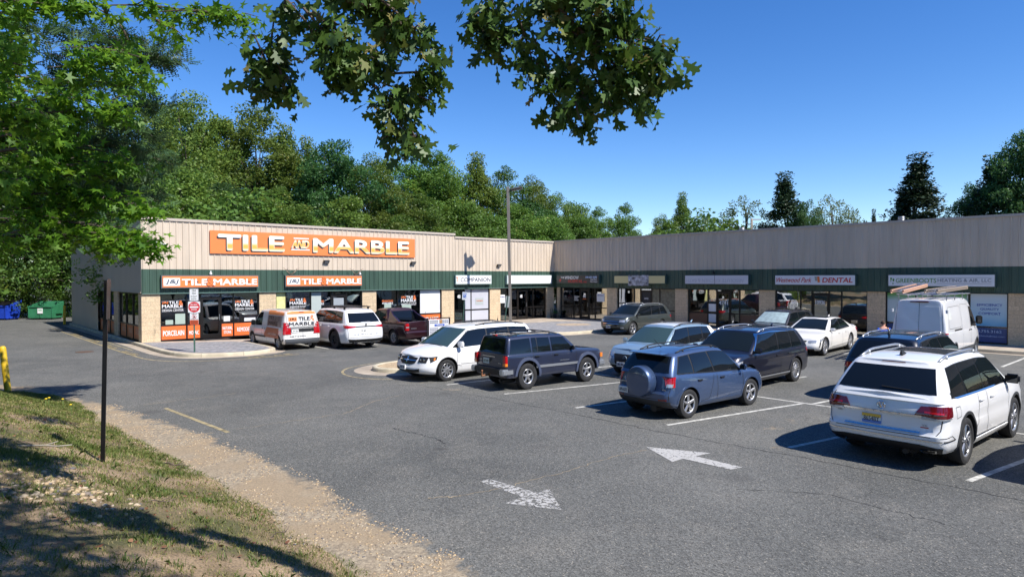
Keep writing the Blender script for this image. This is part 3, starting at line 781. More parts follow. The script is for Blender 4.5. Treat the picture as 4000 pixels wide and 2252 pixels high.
# ---- big white SUV nearest the camera
def car_atlas():
    H = 1.76; PW = P_WHITE
    S = suv_spec(5.04, 1.98, H, 2.98, .92, .385, PW, belt=1.10, hood=1.12, nose=.92, rr=.22,
                 cab=(-2.46, 1.62, -1.95, .62), cw=(.915, .70))
    S['zs'] = [(-2.52, 1.13), (-1.4, 1.12), (.9, 1.10), (1.6, 1.12), (2.2, 1.02), (2.52, .84)]
    S['rprof'] = [(0, .14), (.1, .04), (.2, -.01), (.36, -.02), (.40, .035), (.62, .04), (.72, .02), (1, .10)]
    S['wprof'] = [(0, .91), (.10, .97), (.32, .995), (.45, 1.0), (.55, .985), (.72, .995), (.85, .98), (.95, .96), (1, .935)]
    c = Car(S, 'suv', 'large white suv with yellow and blue plate, nearest of all the parked vehicles', 'car')
    pane_row(c, [(-1.98, -1.78), (-1.20, -1.28), (-.22, -.30), (1.22, .55)], .02, .13, g=.02)
    c.part('window_trim', lambda bm: [c.ribbon(bm, [(-1.99, c.zs(-1.99) + .10), (-1.86, c.zs(-1.9) + .005), (-.4, c.zs(-.4) + .005), (1.24, c.zs(1.2) + .005)], v, .010, .009) for v in 'LR'], M_CHROME)
    backlight(c, 1.205, 1.58, .79, .66)
    shield(c, 1.17, 1.62, .82, .66)
    c.lamp('taillight', ([(.52, .90), (.92, .86)], [(.60, 1.03), (.93, 1.04)]), ([(-2.42, .86), (-2.16, .88)], [(-2.42, 1.04), (-2.14, 1.03)]), M_DRED, eps=.02)
    c.lamp('turn_signal', ([(.62, .84), (.90, .84)], [(.62, .865), (.91, .865)]), ([(-2.42, .84), (-2.2, .85)], [(-2.42, .865), (-2.2, .865)]), M_LENS, eps=.022)
    c.lamp('brake_light_bar', ([(.66, .93), (.90, .92)], [(.66, .955), (.90, .945)]), None, M_RED, eps=.034)
    c.back('chrome_strip', [(.62, .865), (-.62, .865)], [(.62, .895), (-.62, .895)], M_CHROME, eps=.02, nu=20, nv=1, skirt=.02)
    c.back('chrome_strip', [(.90, .50), (-.90, .50)], [(.90, .52), (-.90, .52)], M_CHROME, eps=.014, nu=24, nv=1)
    c.back('step_plate', [(.60, .60), (-.60, .60)], [(.60, .625), (-.60, .625)], M_CHROME, eps=.02, nu=20, nv=1)
    c.back('bumper_insert', [(.84, .27), (-.84, .27)], [(.90, .40), (.60, .44), (-.60, .44), (-.90, .40)], M_BLACK, eps=.012, nu=24, nv=4)
    for sg in (1, -1):
        c.back('exhaust_trim', [(sg * .62, .31), (sg * .80, .33)], [(sg * .58, .37), (sg * .82, .385)], M_CHROME, eps=.03, skirt=.02)
        c.back('exhaust_opening', [(sg * .64, .323), (sg * .79, .342)], [(sg * .61, .36), (sg * .80, .372)], M_BLACK, eps=.036)
    c.arch(.05, M_TRIM, .012)
    c.cladding(.36, PW)
    c.sym('sill_strip', [(-.95, .40), (.95, .40)], [(-.95, .42), (.95, .42)], M_CHROME, eps=.018, nu=20, nv=1)
    c.sym('bumper_strip', [(-2.40, .50), (-2.0, .50)], [(-2.40, .52), (-2.0, .52)], M_BLACK, eps=.012, nu=8, nv=1)
    c.seams([[(-1.0, .50), (-.80, .62), (-.74, 1.1)], [(-.26, .38), (-.24, 1.1)], [(1.10, .40), (1.12, 1.1)], [(-2.45, .56), (-2.15, .58), (-1.98, .50)], [(-1.95, 1.0), (-1.75, 1.0), (-1.72, .84), (-1.92, .82), (-1.95, 1.0)]])
    c.seams([[(.80, 1.12), (.84, 1.04)], [(.90, .86), (.87, .62), (.76, .57), (-.76, .57), (-.87, .62), (-.90, .86)]], view='B')
    c.handle(-.62, .98, PW, .22); c.handle(.02, .98, PW, .22)
    c.mirror(1.08, 1.16, M_BLACK, (.12, .24, .17), .10)
    c.rails(-1.75, .45, .64, M_STEEL, .022, .06)
    c.wheels(.245, .27, 5, 'vee')
    c.part('panoramic_roof', lambda bm: c.patch(bm, [(-1.0, -.50), (.42, -.50)], [(-1.0, .50), (.42, .50)], 'T', .004, 16, 8), M_GLASSCAR)
    p = c.plate('8654BY', .155, .74, w=.31, h=.155, bgc=P_BLUEPL, ink=P_INK, eps=.02)
    hh = c.hit((-8, .155, .74), (1, 0, 0), 0)
    boxes('plate_band', [(hh.x - .0225, hh.x - .0205, 0, .31, .765, .8175)], P_YELPL, p)
    boxes('plate_band', [(hh.x - .0222, hh.x - .0202, 0, .31, .715, .766)], P_CREAM, p)
    c.ring('emblem', .0, .985, .062, 'B', M_CHROME, .008, bars=(((-.55, .75), (0, -.85)), ((.55, .75), (0, -.85)), ((-.85, .1), (-.4, -.75)), ((.85, .1), (.4, -.75)), ((-.4, -.75), (0, .1)), ((.4, -.75), (0, .1))), depth=.025)
    c.badge('lettering', 'A  T  L  A  S', .30, .87, .60, .022, 'B', M_STEEL, eps=.03, bold=.02)
    c.badge('lettering', 'SEL', .74, .80, .09, .025, 'B', M_STEEL, bold=.02); c.badge('lettering', 'V6', -.62, .73, .08, .03, 'B', M_STEEL, bold=.02)
    c.back('badge_line', [(-.60, .70), (-.72, .70)], [(-.60, .715), (-.72, .715)], M_RED, eps=.012)
    wiper(c, .05, -.40, 1.26, 1.24)
    c.back('brake_lamp', [(.20, 1.635), (-.20, 1.635)], [(.18, 1.655), (-.18, 1.655)], M_DRED, eps=.01)
    def fin(bm):
        v = [bm.verts.new(p) for p in ((-1.62, .03, H - .03), (-1.62, -.03, H - .03), (-1.40, -.02, H - .01), (-1.40, .02, H - .01), (-1.62, 0, H + .075))]
        for f in ((0, 1, 4), (1, 2, 4), (2, 3, 4), (3, 0, 4)): bm.faces.new([v[i] for i in f])
    c.part('antenna_fin', fin, M_BLACK, smooth=False)
    c.lamp('headlight', ([(.55, .82), (.9, .82)], [(.55, .92), (.9, .92)]), None, M_LENS, view='F')
    return c

# ---- white minivan
def car_minivan():
    H = 1.74
    S = dict(L=5.15, W=1.98, wb=3.08, fo=.96, R=.345, paint=P_WHITE, zb=.22, gap=.06, taper=.12, taperr=.02, rr=.22, rf=.40, br=.04, bf=.22, crown=.07, sw=.16,
             zs=[(-2.57, 1.10), (0.9, 1.02), (1.5, 1.03), (2.0, .94), (2.35, .82), (2.57, .72)],
             rprof=NEWB, fprof=[(0, .12), (.15, .01), (.35, 0), (.5, .03), (.75, .07), (1, .16)],
             cab=(-2.5, 1.78, -2.2, .72), cw=(.91, .70), crf=.10, cbf=.20, zr=[(-2.4, H - .07), (-1.2, H), (.2, H - .01), (.75, H - .07)])
    c = Car(S, 'minivan', 'white minivan facing the exit lane with a black crosshair grille', 'car')
    pane_row(c, [(-2.2, -2.0), (-1.15, -1.15), (-.12, -.15), (1.38, .66)], .03, .15, g=.03)
    c.window(1.36, 1.55, 1.12, 1.14, .02, .38) if False else None
    shield(c, 1.07, 1.60, .80, .66, mat('clear_windshield', (.035, .065, .07), .02, spec=.45), arc=.05)
    backlight(c, 1.15, 1.58, .76, .62)
    c.front('grille', [(-.40, .60), (-.2, .55), (.2, .55), (.40, .60)], [(-.46, .76), (0, .80), (.46, .76)], M_BLACK, eps=.012, nu=20, nv=4, skirt=.02)
    def cross(bm):
        c.patch(bm, [(-.45, .665), (.45, .665)], [(-.45, .685), (.45, .685)], 'F', .024, 20, 1, skirt=.01)
        c.patch(bm, [(-.02, .56), (.02, .56)], [(-.03, .79), (.03, .79)], 'F', .024, 2, 6, skirt=.01)
    c.part('grille_bars', cross, M_CHROME)
    c.ring('emblem', 0, .675, .035, 'F', M_CHROME, .012)
    c.lamp('headlight', ([(.52, .64), (.80, .62)], [(.52, .80), (.82, .80)]), ([(2.22, .63), (2.02, .72)], [(2.22, .80), (1.98, .82)]), M_BLACK, view='F')
    def bulbs(bm):
        for sg in (1, -1):
            for y, r in ((.60, .045), (.72, .05)):
                h = c.hit((8, sg * y, .71), (-1, 0, 0), .014)
                bmesh.ops.create_uvsphere(bm, u_segments=12, v_segments=8, radius=r, matrix=Matrix.Translation(h) @ Matrix.Diagonal((.3, 1, 1, 1)))
    c.part('headlight_reflector', bulbs, M_CHROME)
    c.sym('turn_signal', [(2.13, .69), (2.07, .71)], [(2.11, .77), (2.05, .78)], M_AMBER, eps=.02, nu=4)
    c.front('lower_grille', [(-.62, .34), (-.3, .30), (.3, .30), (.62, .34)], [(-.64, .44), (-.4, .40), (.4, .40), (.64, .44)], M_BLACK, eps=.012, nu=22, nv=4)
    c.plate('UVA 3871', -.13, .45, back=False, w=.30, h=.15, bgc=M_WHITE, ink=P_INK, eps=.04)
    c.arch(.02, M_BLACK, .004)
    c.seams([[(.02, .34), (-.10, 1.02)], [(1.24, .40), (1.22, 1.0)], [(1.05, .45), (1.9, .62)], [(-1.12, .34), (-1.12, 1.05)]])
    c.sym('body_side_moulding', [(-1.3, .50), (1.05, .52)], [(-1.3, .535), (1.05, .555)], P_WHITE, eps=.014, nu=24, nv=1, skirt=.02)
    c.handle(.22, .93, P_WHITE); c.handle(-.25, .93, P_WHITE)
    c.mirror(1.12, 1.12, P_WHITE, (.14, .24, .19), .10)
    c.rails(-2.0, .2, .62, M_BLACK, .02, .05)
    c.wheels(.225, .232, 9, 'fan')
    wiper(c, -.60, .05, 1.085, 1.12, back=False); wiper(c, .05, .60, 1.12, 1.085, back=False)
    c.lamp('taillight', ([(.70, .95), (.88, .95)], [(.70, 1.25), (.84, 1.25)]), None, M_RED)
    return c

# ---- generic modern SUVs seen from the front or the rear
def car_crossover(name, label, L, W, H, wb, P, wheelm, Rw=.36, belt=1.05, hood=1.05, nose=.82, railm=None, railc=(), arch=None, grille=None, spokes=5, style='vee', facing='F', chromewin=False, wb_mat=None, roof=None, tail='band', cabx=None, shade=None, mirror_m=None):
    c = Car(suv_spec(L, W, H, wb, .88, Rw, P, belt, hood, nose, rr=.24, rf=.32, cab=cabx), name, label, 'car')
    xF, xB = c.xF, c.xB; cx = xF - .88 - .12
    d0 = c.S['cab']; xr = d0[0]
    pane_row(c, [(xr + .50, xr + .72), (xr + 1.22, xr + 1.18), (xr + 2.10, xr + 1.98), (d0[1] - .34, d0[3] - .04)], .03, .12, g=.022)
    if chromewin:
        pl = [(xr + .47, c.zs(xr + .5) + .12), (xr + .56, c.zs(xr + .5) + .02), (0, c.zs(0) + .015), (d0[1] - .34, c.zs(d0[1] - .34) + .015)]
        pu = [(xr + .50, c.zs(xr + .5) + .14), (xr + .72, c.zr(xr + .8) - .115), (0, c.zr(0) - .10), (d0[3] - .04, c.zr(d0[3]) - .10), (d0[1] - .33, c.zs(d0[1] - .33) + .03)]
        c.part('window_trim', lambda bm: [c.ribbon(bm, q, v, .012, .016, 40) for v in 'LR' for q in (pl, pu)], M_CHROME)
    shield(c, hood + .05, H - .13, W / 2 - .17, W / 2 - .31, shade)
    backlight(c, belt + .09, H - .17, W / 2 - .22, W / 2 - .35)
    w = W / 2
    g = grille or (.42, .50, .74)
    c.front('grille', [(-g[0] * .8, g[1]), (g[0] * .8, g[1])], [(-g[0], g[2]), (g[0], g[2])], M_BLACK, eps=.014, nu=20, nv=4, skirt=.02)
    c.front('lower_grille', [(-.6, .30), (.6, .30)], [(-.66, .42), (.66, .42)], M_BLACK, eps=.010, nu=20, nv=3)
    c.lamp('headlight', ([(w - .40, nose - .16), (w - .12, nose - .16)], [(w - .42, nose - .04), (w - .12, nose - .03)]), ([(xF - .33, nose - .15), (xF - .52, nose - .07)], [(xF - .33, nose - .03), (xF - .56, nose)]), M_LENS, view='F')
    z = belt
    c.lamp('taillight', ([(w - .38, z - .18), (w - .08, z - .18)], [(w - .38, z - .06), (w - .08, z - .04)]), ([(xB + .10, z - .18), (xB + .34, z - .14)], [(xB + .10, z - .04), (xB + .36, z - .05)]), M_RED)
    c.plate('JHG-4415', .15, .68); c.plate('URK 2094', -.15, .46, back=False, bgc=M_WHITE, ink=P_INK, eps=.03)
    c.back('bumper_cover', [(w - .12, .29), (-w + .12, .29)], [(w - .06, .44), (-w + .06, .44)], M_TRIM, eps=.008, nu=22)
    c.seams([[(xr + 1.15, .42), (xr + 1.3, .6), (xr + 1.36, belt - .02)], [(xr + 2.06, .36), (xr + 2.06, belt - .03)], [(d0[1] - .42, .40), (d0[1] - .36, hood - .04)]])
    c.handle(xr + 1.50, belt - .13, P); c.handle(xr + 2.26, belt - .15, P)
    c.mirror(d0[1] - .42, belt + .06, mirror_m or P)
    if railm: c.rails(xB + .65, d0[3] - .12, w - .33, railm, .018, .05, cross=railc)
    c.arch(.055, arch or M_TRIM); c.cladding(.38, arch or M_TRIM)
    c.wheels(.235, Rw * .69, spokes, style, rim_m=wheelm)
    c.lamp('fog_lamp', ([(w - .30, .40), (w - .16, .40)], [(w - .30, .47), (w - .16, .47)]), None, M_LENS, view='F')
    c.part('antenna_fin', lambda bm: [tube(bm, (xB + .75, 0, H - .03), (xB + .66, 0, H + .05), .035, .012, 8)], P)
    return c

def car_sedan():
    H = 1.46
    S = dict(L=5.18, W=1.88, wb=3.106, fo=.86, R=.36, paint=P_PEARL, zb=.19, gap=.045, taper=.09, taperr=.06, rr=.26, rf=.34, br=.06, bf=.16, crown=.035, sw=.18,
             zs=[(-2.59, .98), (-1.9, .99), (-.4, .93), (1.1, .90), (1.9, .82), (2.4, .70), (2.59, .62)],
             rprof=[(0, .16), (.15, .04), (.35, .0), (.7, .03), (1, .05)], fprof=[(0, .10), (.15, .01), (.4, 0), (.7, .05), (1, .14)],
             cab=(-2.12, 1.42, -1.22, .30), cw=(.84, .60), crr=.14, crf=.10, cbf=.12, rbow=.06, rc=.04, zr=[(-1.4, 1.40), (-.6, H), (0, H), (.35, 1.42)])
    c = Car(S, 'sedan', 'pearl white sedan with multi-spoke wheels and black grille, lowest car of the row', 'car')
    pane_row(c, [(-1.55, -1.10), (-.38, -.42), (.92, .22)], .03, .085, g=.03)
    shield(c, .97, 1.36, .70, .54); backlight(c, 1.05, 1.34, .64, .52)
    c.part('sunroof', lambda bm: c.patch(bm, [(-1.0, -.42), (.20, -.42)], [(-1.0, .42), (.20, .42)], 'T', .004, 14, 8), M_GLASSCAR)
    c.front('grille', [(-.24, .36), (.24, .36)], [(-.46, .62), (.46, .62)], M_BLACK, eps=.014, nu=16, nv=4, skirt=.02)
    c.front('lower_grille', [(-.7, .24), (.7, .24)], [(-.72, .31), (.72, .31)], M_BLACK, eps=.010, nu=16, nv=2)
    c.lamp('headlight', ([(.52, .55), (.78, .55)], [(.50, .62), (.78, .66)]), ([(2.24, .56), (1.98, .66)], [(2.22, .67), (1.92, .74)]), M_LENS, view='F')
    c.sym('light_blade', [(2.31, .36), (2.27, .36)], [(2.26, .57), (2.20, .57)], M_BLACK, eps=.012, nu=3)
    c.lamp('taillight', ([(.55, .76), (.85, .72)], [(.55, .88), (.85, .92)]), ([(-2.45, .74), (-2.2, .80)], [(-2.45, .93), (-2.1, .94)]), M_RED)
    c.arch(.01, P_PEARL, .006)
    c.seams([[(-1.30, .42), (-1.05, .60), (-.98, .92)], [(-.30, .30), (-.28, .92)], [(1.08, .34), (1.02, .88)]])
    c.sym('sill_strip', [(-1.0, .34), (1.0, .31)], [(-1.0, .355), (1.0, .325)], M_CHROME, eps=.014, nu=20, nv=1)
    c.part('window_trim', lambda bm: [c.ribbon(bm, [(-1.62, c.zs(-1.6) + .05), (-1.1, c.zr(-1.1) - .07), (-.3, c.zr(-.3) - .07), (.22, c.zr(.22) - .075), (.94, c.zs(.94) + .03)], v, .008, .008, 40) for v in 'LR'], M_CHROME)
    c.handle(-.75, .84, P_PEARL, .2); c.handle(.12, .82, P_PEARL, .2)
    c.mirror(.92, .98, P_PEARL, (.10, .22, .13), .08)
    c.wheels(.245, .265, 10, 'twin')
    c.part('antenna_fin', lambda bm: [tube(bm, (-1.35, 0, 1.40), (-1.45, 0, 1.48), .04, .015, 8)], P_PEARL)
    c.part('boot_lip', lambda bm: c.patch(bm, [(-2.50, -.7), (-2.50, .7)], [(-2.40, -.75), (-2.40, .75)], 'T', .03, 12, 2, skirt=.03), P_PEARL)
    return c

def car_sequoia():
    H = 1.88
    c = Car(suv_spec(5.29, 2.02, H, 3.10, .92, .41, P_WHITE, 1.17, 1.20, .98, rr=.20, cab=(-2.55, 1.60, -2.05, .70), cw=(.93, .72), gap=.07),
            'suv', 'large white suv with black rims and a flat black roof rack outside the tile shop', 'car')
    pane_row(c, [(-2.08, -1.85), (-1.25, -1.25), (-.12, -.22), (1.15, .62)], .02, .14, g=.03)
    backlight(c, 1.24, 1.66, .80, .68); shield(c, 1.27, 1.72, .80, .68)
    c.lamp('taillight', ([(.52, 1.02), (.94, .98)], [(.52, 1.08), (.95, 1.12)]), ([(-2.48, .98), (-2.30, 1.0)], [(-2.46, 1.12), (-2.22, 1.12)]), M_RED)
    c.back('black_strip', [(.52, 1.03), (-.52, 1.03)], [(.52, 1.075), (-.52, 1.075)], M_BLACK, eps=.014, nu=16, nv=1)
    c.back('bumper_insert', [(.80, .34), (-.80, .34)], [(.88, .50), (.5, .47), (-.5, .47), (-.88, .50)], M_BLACK, eps=.014, nu=20, nv=3, skirt=.02)
    c.plate('TZV 3691', .15, .86); c.badge('lettering', 'S E Q U O I A', .62, .68, 1.24, .05, 'B', mat('grey_letters', (.2, .21, .22), .4), bold=.02)
    c.ring('emblem', 0, 1.14, .045, 'B', M_BLACK, .016)
    c.arch(.07, M_BLACK, .02); c.cladding(.48, P_WHITE)
    c.seams([[(-1.1, .55), (-.95, .75), (-.92, 1.15)], [(-.16, .5), (-.16, 1.15)], [(1.05, .5), (1.05, 1.15)]])
    c.seams([[(.88, .56), (.90, 1.2)], [(-.88, .56), (-.90, 1.2)], [(.88, .56), (-.88, .56)]], view='B')
    c.handle(-.80, 1.02, P_WHITE); c.handle(.05, 1.02, P_WHITE)
    c.mirror(1.02, 1.22, M_BLACK, (.12, .22, .20), .10)
    def rack(bm):
        for y in (-.62, .62): box(bm, -1.9, .35, y - .02, y + .02, H + .02, H + .07)
        for i in range(9):
            x = -1.85 + i * .27; box(bm, x - .03, x + .03, -.62, .62, H + .035, H + .062)
        for x in (-1.7, -.7, .2):
            for y in (-.62, .62): box(bm, x - .04, x + .04, y - .03, y + .03, H - .08, H + .02)
    c.part('roof_rack', rack, M_BLACK, smooth=False)
    c.wheels(.265, .25, 6, 'five', rim_m=M_ALLOYD)
    wiper(c, -.10, -.45, 1.28, 1.27)
    c.part('exhaust_pipe', lambda bm: [tube(bm, (-2.45, y, .33), (-2.66, y, .33), .045, .045, 12) for y in (.50, .62)], M_BLACK)
    return c

def car_pickup():
    H = 1.78
    S = suv_spec(5.25, 1.97, H, 3.10, .98, .37, P_MAROON, 1.14, 1.08, .92, cab=(-.98, 1.38, -.62, .55), cw=(.90, .70), rr=.12, cbr=.02, gap=.06)
    S['zs'] = [(-2.62, 1.13), (-1.2, 1.15), (1.2, 1.06), (2.0, 1.02), (2.62, .85)]
    S['rprof'] = [(0, .10), (.1, .0), (.42, -.02), (.46, .05), (1, .07)]
    S['bed'] = (-2.48, -1.02, -.76, .76, .62, 1.6)
    c = Car(S, 'pickup_truck', 'maroon pickup truck carrying a sign rack behind its tailgate', 'pickup')
    pane_row(c, [(-.58, -.50), (.18, .10), (1.12, .50)], .02, .12, g=.03)
    c.back('rear_window', [(.68, 1.20), (-.68, 1.20)], [(.60, 1.62), (-.60, 1.62)], M_GLASSCAR, eps=.01, nu=16)
    shield(c, 1.15, 1.62, .78, .64)
    # sloping sail panels from the cab to the bed sides
    for sg in (1, -1):
        bm = bmesh.new()
        pts = [(-.75, 1.66), (-1.10, 1.45), (-1.75, 1.20), (-1.95, 1.10), (-.70, 1.10)]
        A = [bm.verts.new((x, sg * (.90 - max(0, z - 1.12) * .42), z)) for x, z in pts]; B = [bm.verts.new((x, sg * (.78 - max(0, z - 1.12) * .30), z)) for x, z in pts]
        bm.faces.new(A); bm.faces.new(B[::-1])
        for i in range(5): bm.faces.new((A[i], A[(i + 1) % 5], B[(i + 1) % 5], B[i]))
        bmesh.ops.recalc_face_normals(bm, faces=bm.faces)
        obj('sail_panel', bm, P_MAROON, c.root)
    for sg in (1, -1):
        boxes('taillight', [(-2.60, -2.42, *sorted((sg * .76, sg * .965)), .74, 1.10)], M_RED, c.root, bevel=.03)
        boxes('reverse_lamp', [(-2.61, -2.5, *sorted((sg * .78, sg * .955)), .88, .95)], M_LENS, c.root, bevel=.01)
    c.back('bumper_cover', [(.90, .36), (-.90, .36)], [(.92, .58), (-.92, .58)], P_MAROON, eps=.02, nu=20, skirt=.03)
    c.arch(.06, P_MAROON, .02); c.cladding(.42, M_TRIM)
    c.seams([[(-.55, .5), (-.48, 1.12)], [(.22, .4), (.20, 1.1)], [(1.10, .4), (1.12, 1.05)], [(-.98, .4), (-.96, 1.14)]])
    c.handle(-.22, .98, P_MAROON); c.handle(.44, .98, P_MAROON)
    c.mirror(.98, 1.17, P_MAROON)
    c.wheels(.245, .235, 5, 'vee')
    c.badge('lettering', 'HONDA', .64, .82, .30, .05, 'B', P_SILV, bold=.02)
    c.part('step_bar', lambda bm: [tube(bm, (-.9, sg * .98, .34), (1.0, sg * .98, .34), .04, .04, 8) for sg in (1, -1)], M_BLACK)
    return c

def car_smallvan():
    H = 1.86
    S = dict(L=4.74, W=1.83, wb=3.105, fo=.90, R=.325, paint=P_VAN, zb=.24, gap=.05, taper=.10, taperr=.0, rr=.13, rf=.34, br=.03, bf=.2, crown=.05, sw=.12,
             zs=[(-2.37, 1.10), (.9, 1.04), (1.45, 1.06), (2.0, .98), (2.37, .80)], rprof=[(0, .06), (.1, .0), (.28, -.02), (.34, .03), (1, .06)], fprof=NEWF,
             cab=(-2.31, 1.66, -2.20, .80), cw=(.865, .74), crr=.12, crf=.10, cbr=.03, cbf=.16, rbow=.01, rc=.06, zr=[(-2.3, H - .04), (-1, H), (.2, H), (.82, H - .06)])
    c = Car(S, 'delivery_van', 'small white and orange van lettered for the tile and marble shop', 'van')
    O = mat('wrap_orange', (.80, .25, .07), .4); BR = mat('wrap_brown', (.42, .13, .06), .45); TX = mat('wrap_black', (.02, .02, .022), .45); OL = mat('wrap_pale', (.72, .52, .42), .45); CR_ = mat('wrap_cream', (.70, .68, .63), .45)
    # orange band round the roof edge, printed side
    c.sym('orange_wrap', [(-2.16, 1.60), (-.35, 1.60)], [(-2.10, 1.80), (-.3, 1.80)], O, eps=.005, nu=20, nv=4)
    c.sym('side_print', [(-1.75, .52), (.05, .52)], [(-1.75, 1.0), (-.35, 1.0)], BR, eps=.004, nu=20, nv=4)
    c.sym('side_print', [(-1.95, 1.06), (-.35, 1.06)], [(-1.95, 1.56), (-.35, 1.56)], mat('wrap_grey', (.22, .16, .14), .45, noise=(3, .5)), eps=.005, nu=20, nv=4)
    c.back('orange_wrap', [(.78, 1.66), (-.78, 1.66)], [(.72, 1.79), (-.72, 1.79)], O, eps=.006, nu=18, nv=4)
    c.window(.30, 1.28, .28, .72, .0, .16)
    shield(c, 1.10, 1.70, .74, .62)
    c.lamp('taillight', ([(.78, .74), (.895, .74)], [(.78, 1.28), (.86, 1.28)]), ([(-2.33, .74), (-2.24, .76)], [(-2.30, 1.28), (-2.20, 1.26)]), M_RED, eps=.02)
    c.back('bumper_cover', [(.86, .26), (-.86, .26)], [(.90, .52), (-.90, .52)], P_BUMP, eps=.03, nu=22, nv=4, skirt=.04)
    c.back('handle_panel', [(.66, .84), (-.66, .84)], [(.66, 1.0), (-.66, 1.0)], M_BLACK, eps=.012, nu=14, skirt=.01)
    c.back('text_strip', [(.70, 1.03), (-.70, 1.03)], [(.70, 1.075), (-.70, 1.075)], M_BLACK, eps=.010, nu=14)
    c.plate('TWV-7062', .36, .90, eps=.03, w=.33, h=.14); c.ring('emblem', -.42, .92, .06, 'B', M_BLACK, .02)
    c.back('logo_patch', [(.64, 1.34), (.24, 1.34)], [(.64, 1.53), (.24, 1.53)], O, eps=.010)
    c.badge('lettering', 'J&J', .60, 1.37, .31, .12, 'B', TX, eps=.02, bold=.02)
    c.badge('lettering', 'TILE', .17, 1.36, .55, .17, 'B', TX, eps=.016, bold=.03)
    c.badge('lettering', '&', -.40, 1.30, .24, .30, 'B', O, eps=.014)
    c.badge('lettering', 'MARBLE', .64, 1.13, 1.24, .16, 'B', TX, eps=.016, bold=.03)
    c.badge('lettering', 'TILE INSTALLATION  KITCHENS  BATHS  COUNTERTOPS', .68, 1.04, 1.34, .022, 'B', M_WHITE, eps=.016, bold=.01)
    c.badge('lettering', '540.710.0303', .62, .60, .76, .07, 'B', TX, eps=.012, bold=.0)
    for sd_ in 'LR':
        a = -.50 if sd_ == 'L' else -1.80
        for s_, z_, h_, w_, m_ in (('TILE', 1.36, .17, .62, TX), ('MARBLE', 1.12, .18, 1.05, TX)):
            c.badge('lettering', s_, a if sd_ == 'L' else a + .2, z_, w_, h_, sd_, m_, eps=.014, bold=.03)
        c.badge('lettering', 'J&J', (-.45 + .55 if False else a), 1.36, .25, .14, sd_, O, eps=.016, bold=.02) if False else None
        c.badge('lettering', '540.710.0303', -.55 if sd_ == 'L' else -1.6, .66, .95, .09, sd_, OL, eps=.012)
    c.seams([[(-.30, .36), (-.30, 1.62)], [(1.25, .4), (1.2, 1.05)], [(.22, .36), (.24, 1.05)]]); c.seams([[(-.02, .52), (-.02, 1.62)], [(.74, .54), (.72, 1.6)], [(-.74, .54), (-.72, 1.6)]], view='B')
    c.sym('side_rub_strip', [(-.2, .50), (1.1, .50)], [(-.2, .58), (1.1, .58)], M_BLACK, eps=.016, nu=12, nv=1, skirt=.02)
    c.handle(-.15, .92, M_BLACK, .08); c.handle(.12, .92, M_BLACK, .08)
    c.mirror(1.12, 1.12, M_BLACK, (.12, .20, .26), .06)
    c.arch(.02, M_BLACK, .004); c.wheels(.205, .205, 5, 'steel', rim_m=mat('steel_wheel', (.30, .31, .33), .45, metal=.5))
    c.back('brake_lamp', [(.12, 1.735), (-.12, 1.735)], [(.12, 1.76), (-.12, 1.76)], M_DRED, eps=.014)
    return c

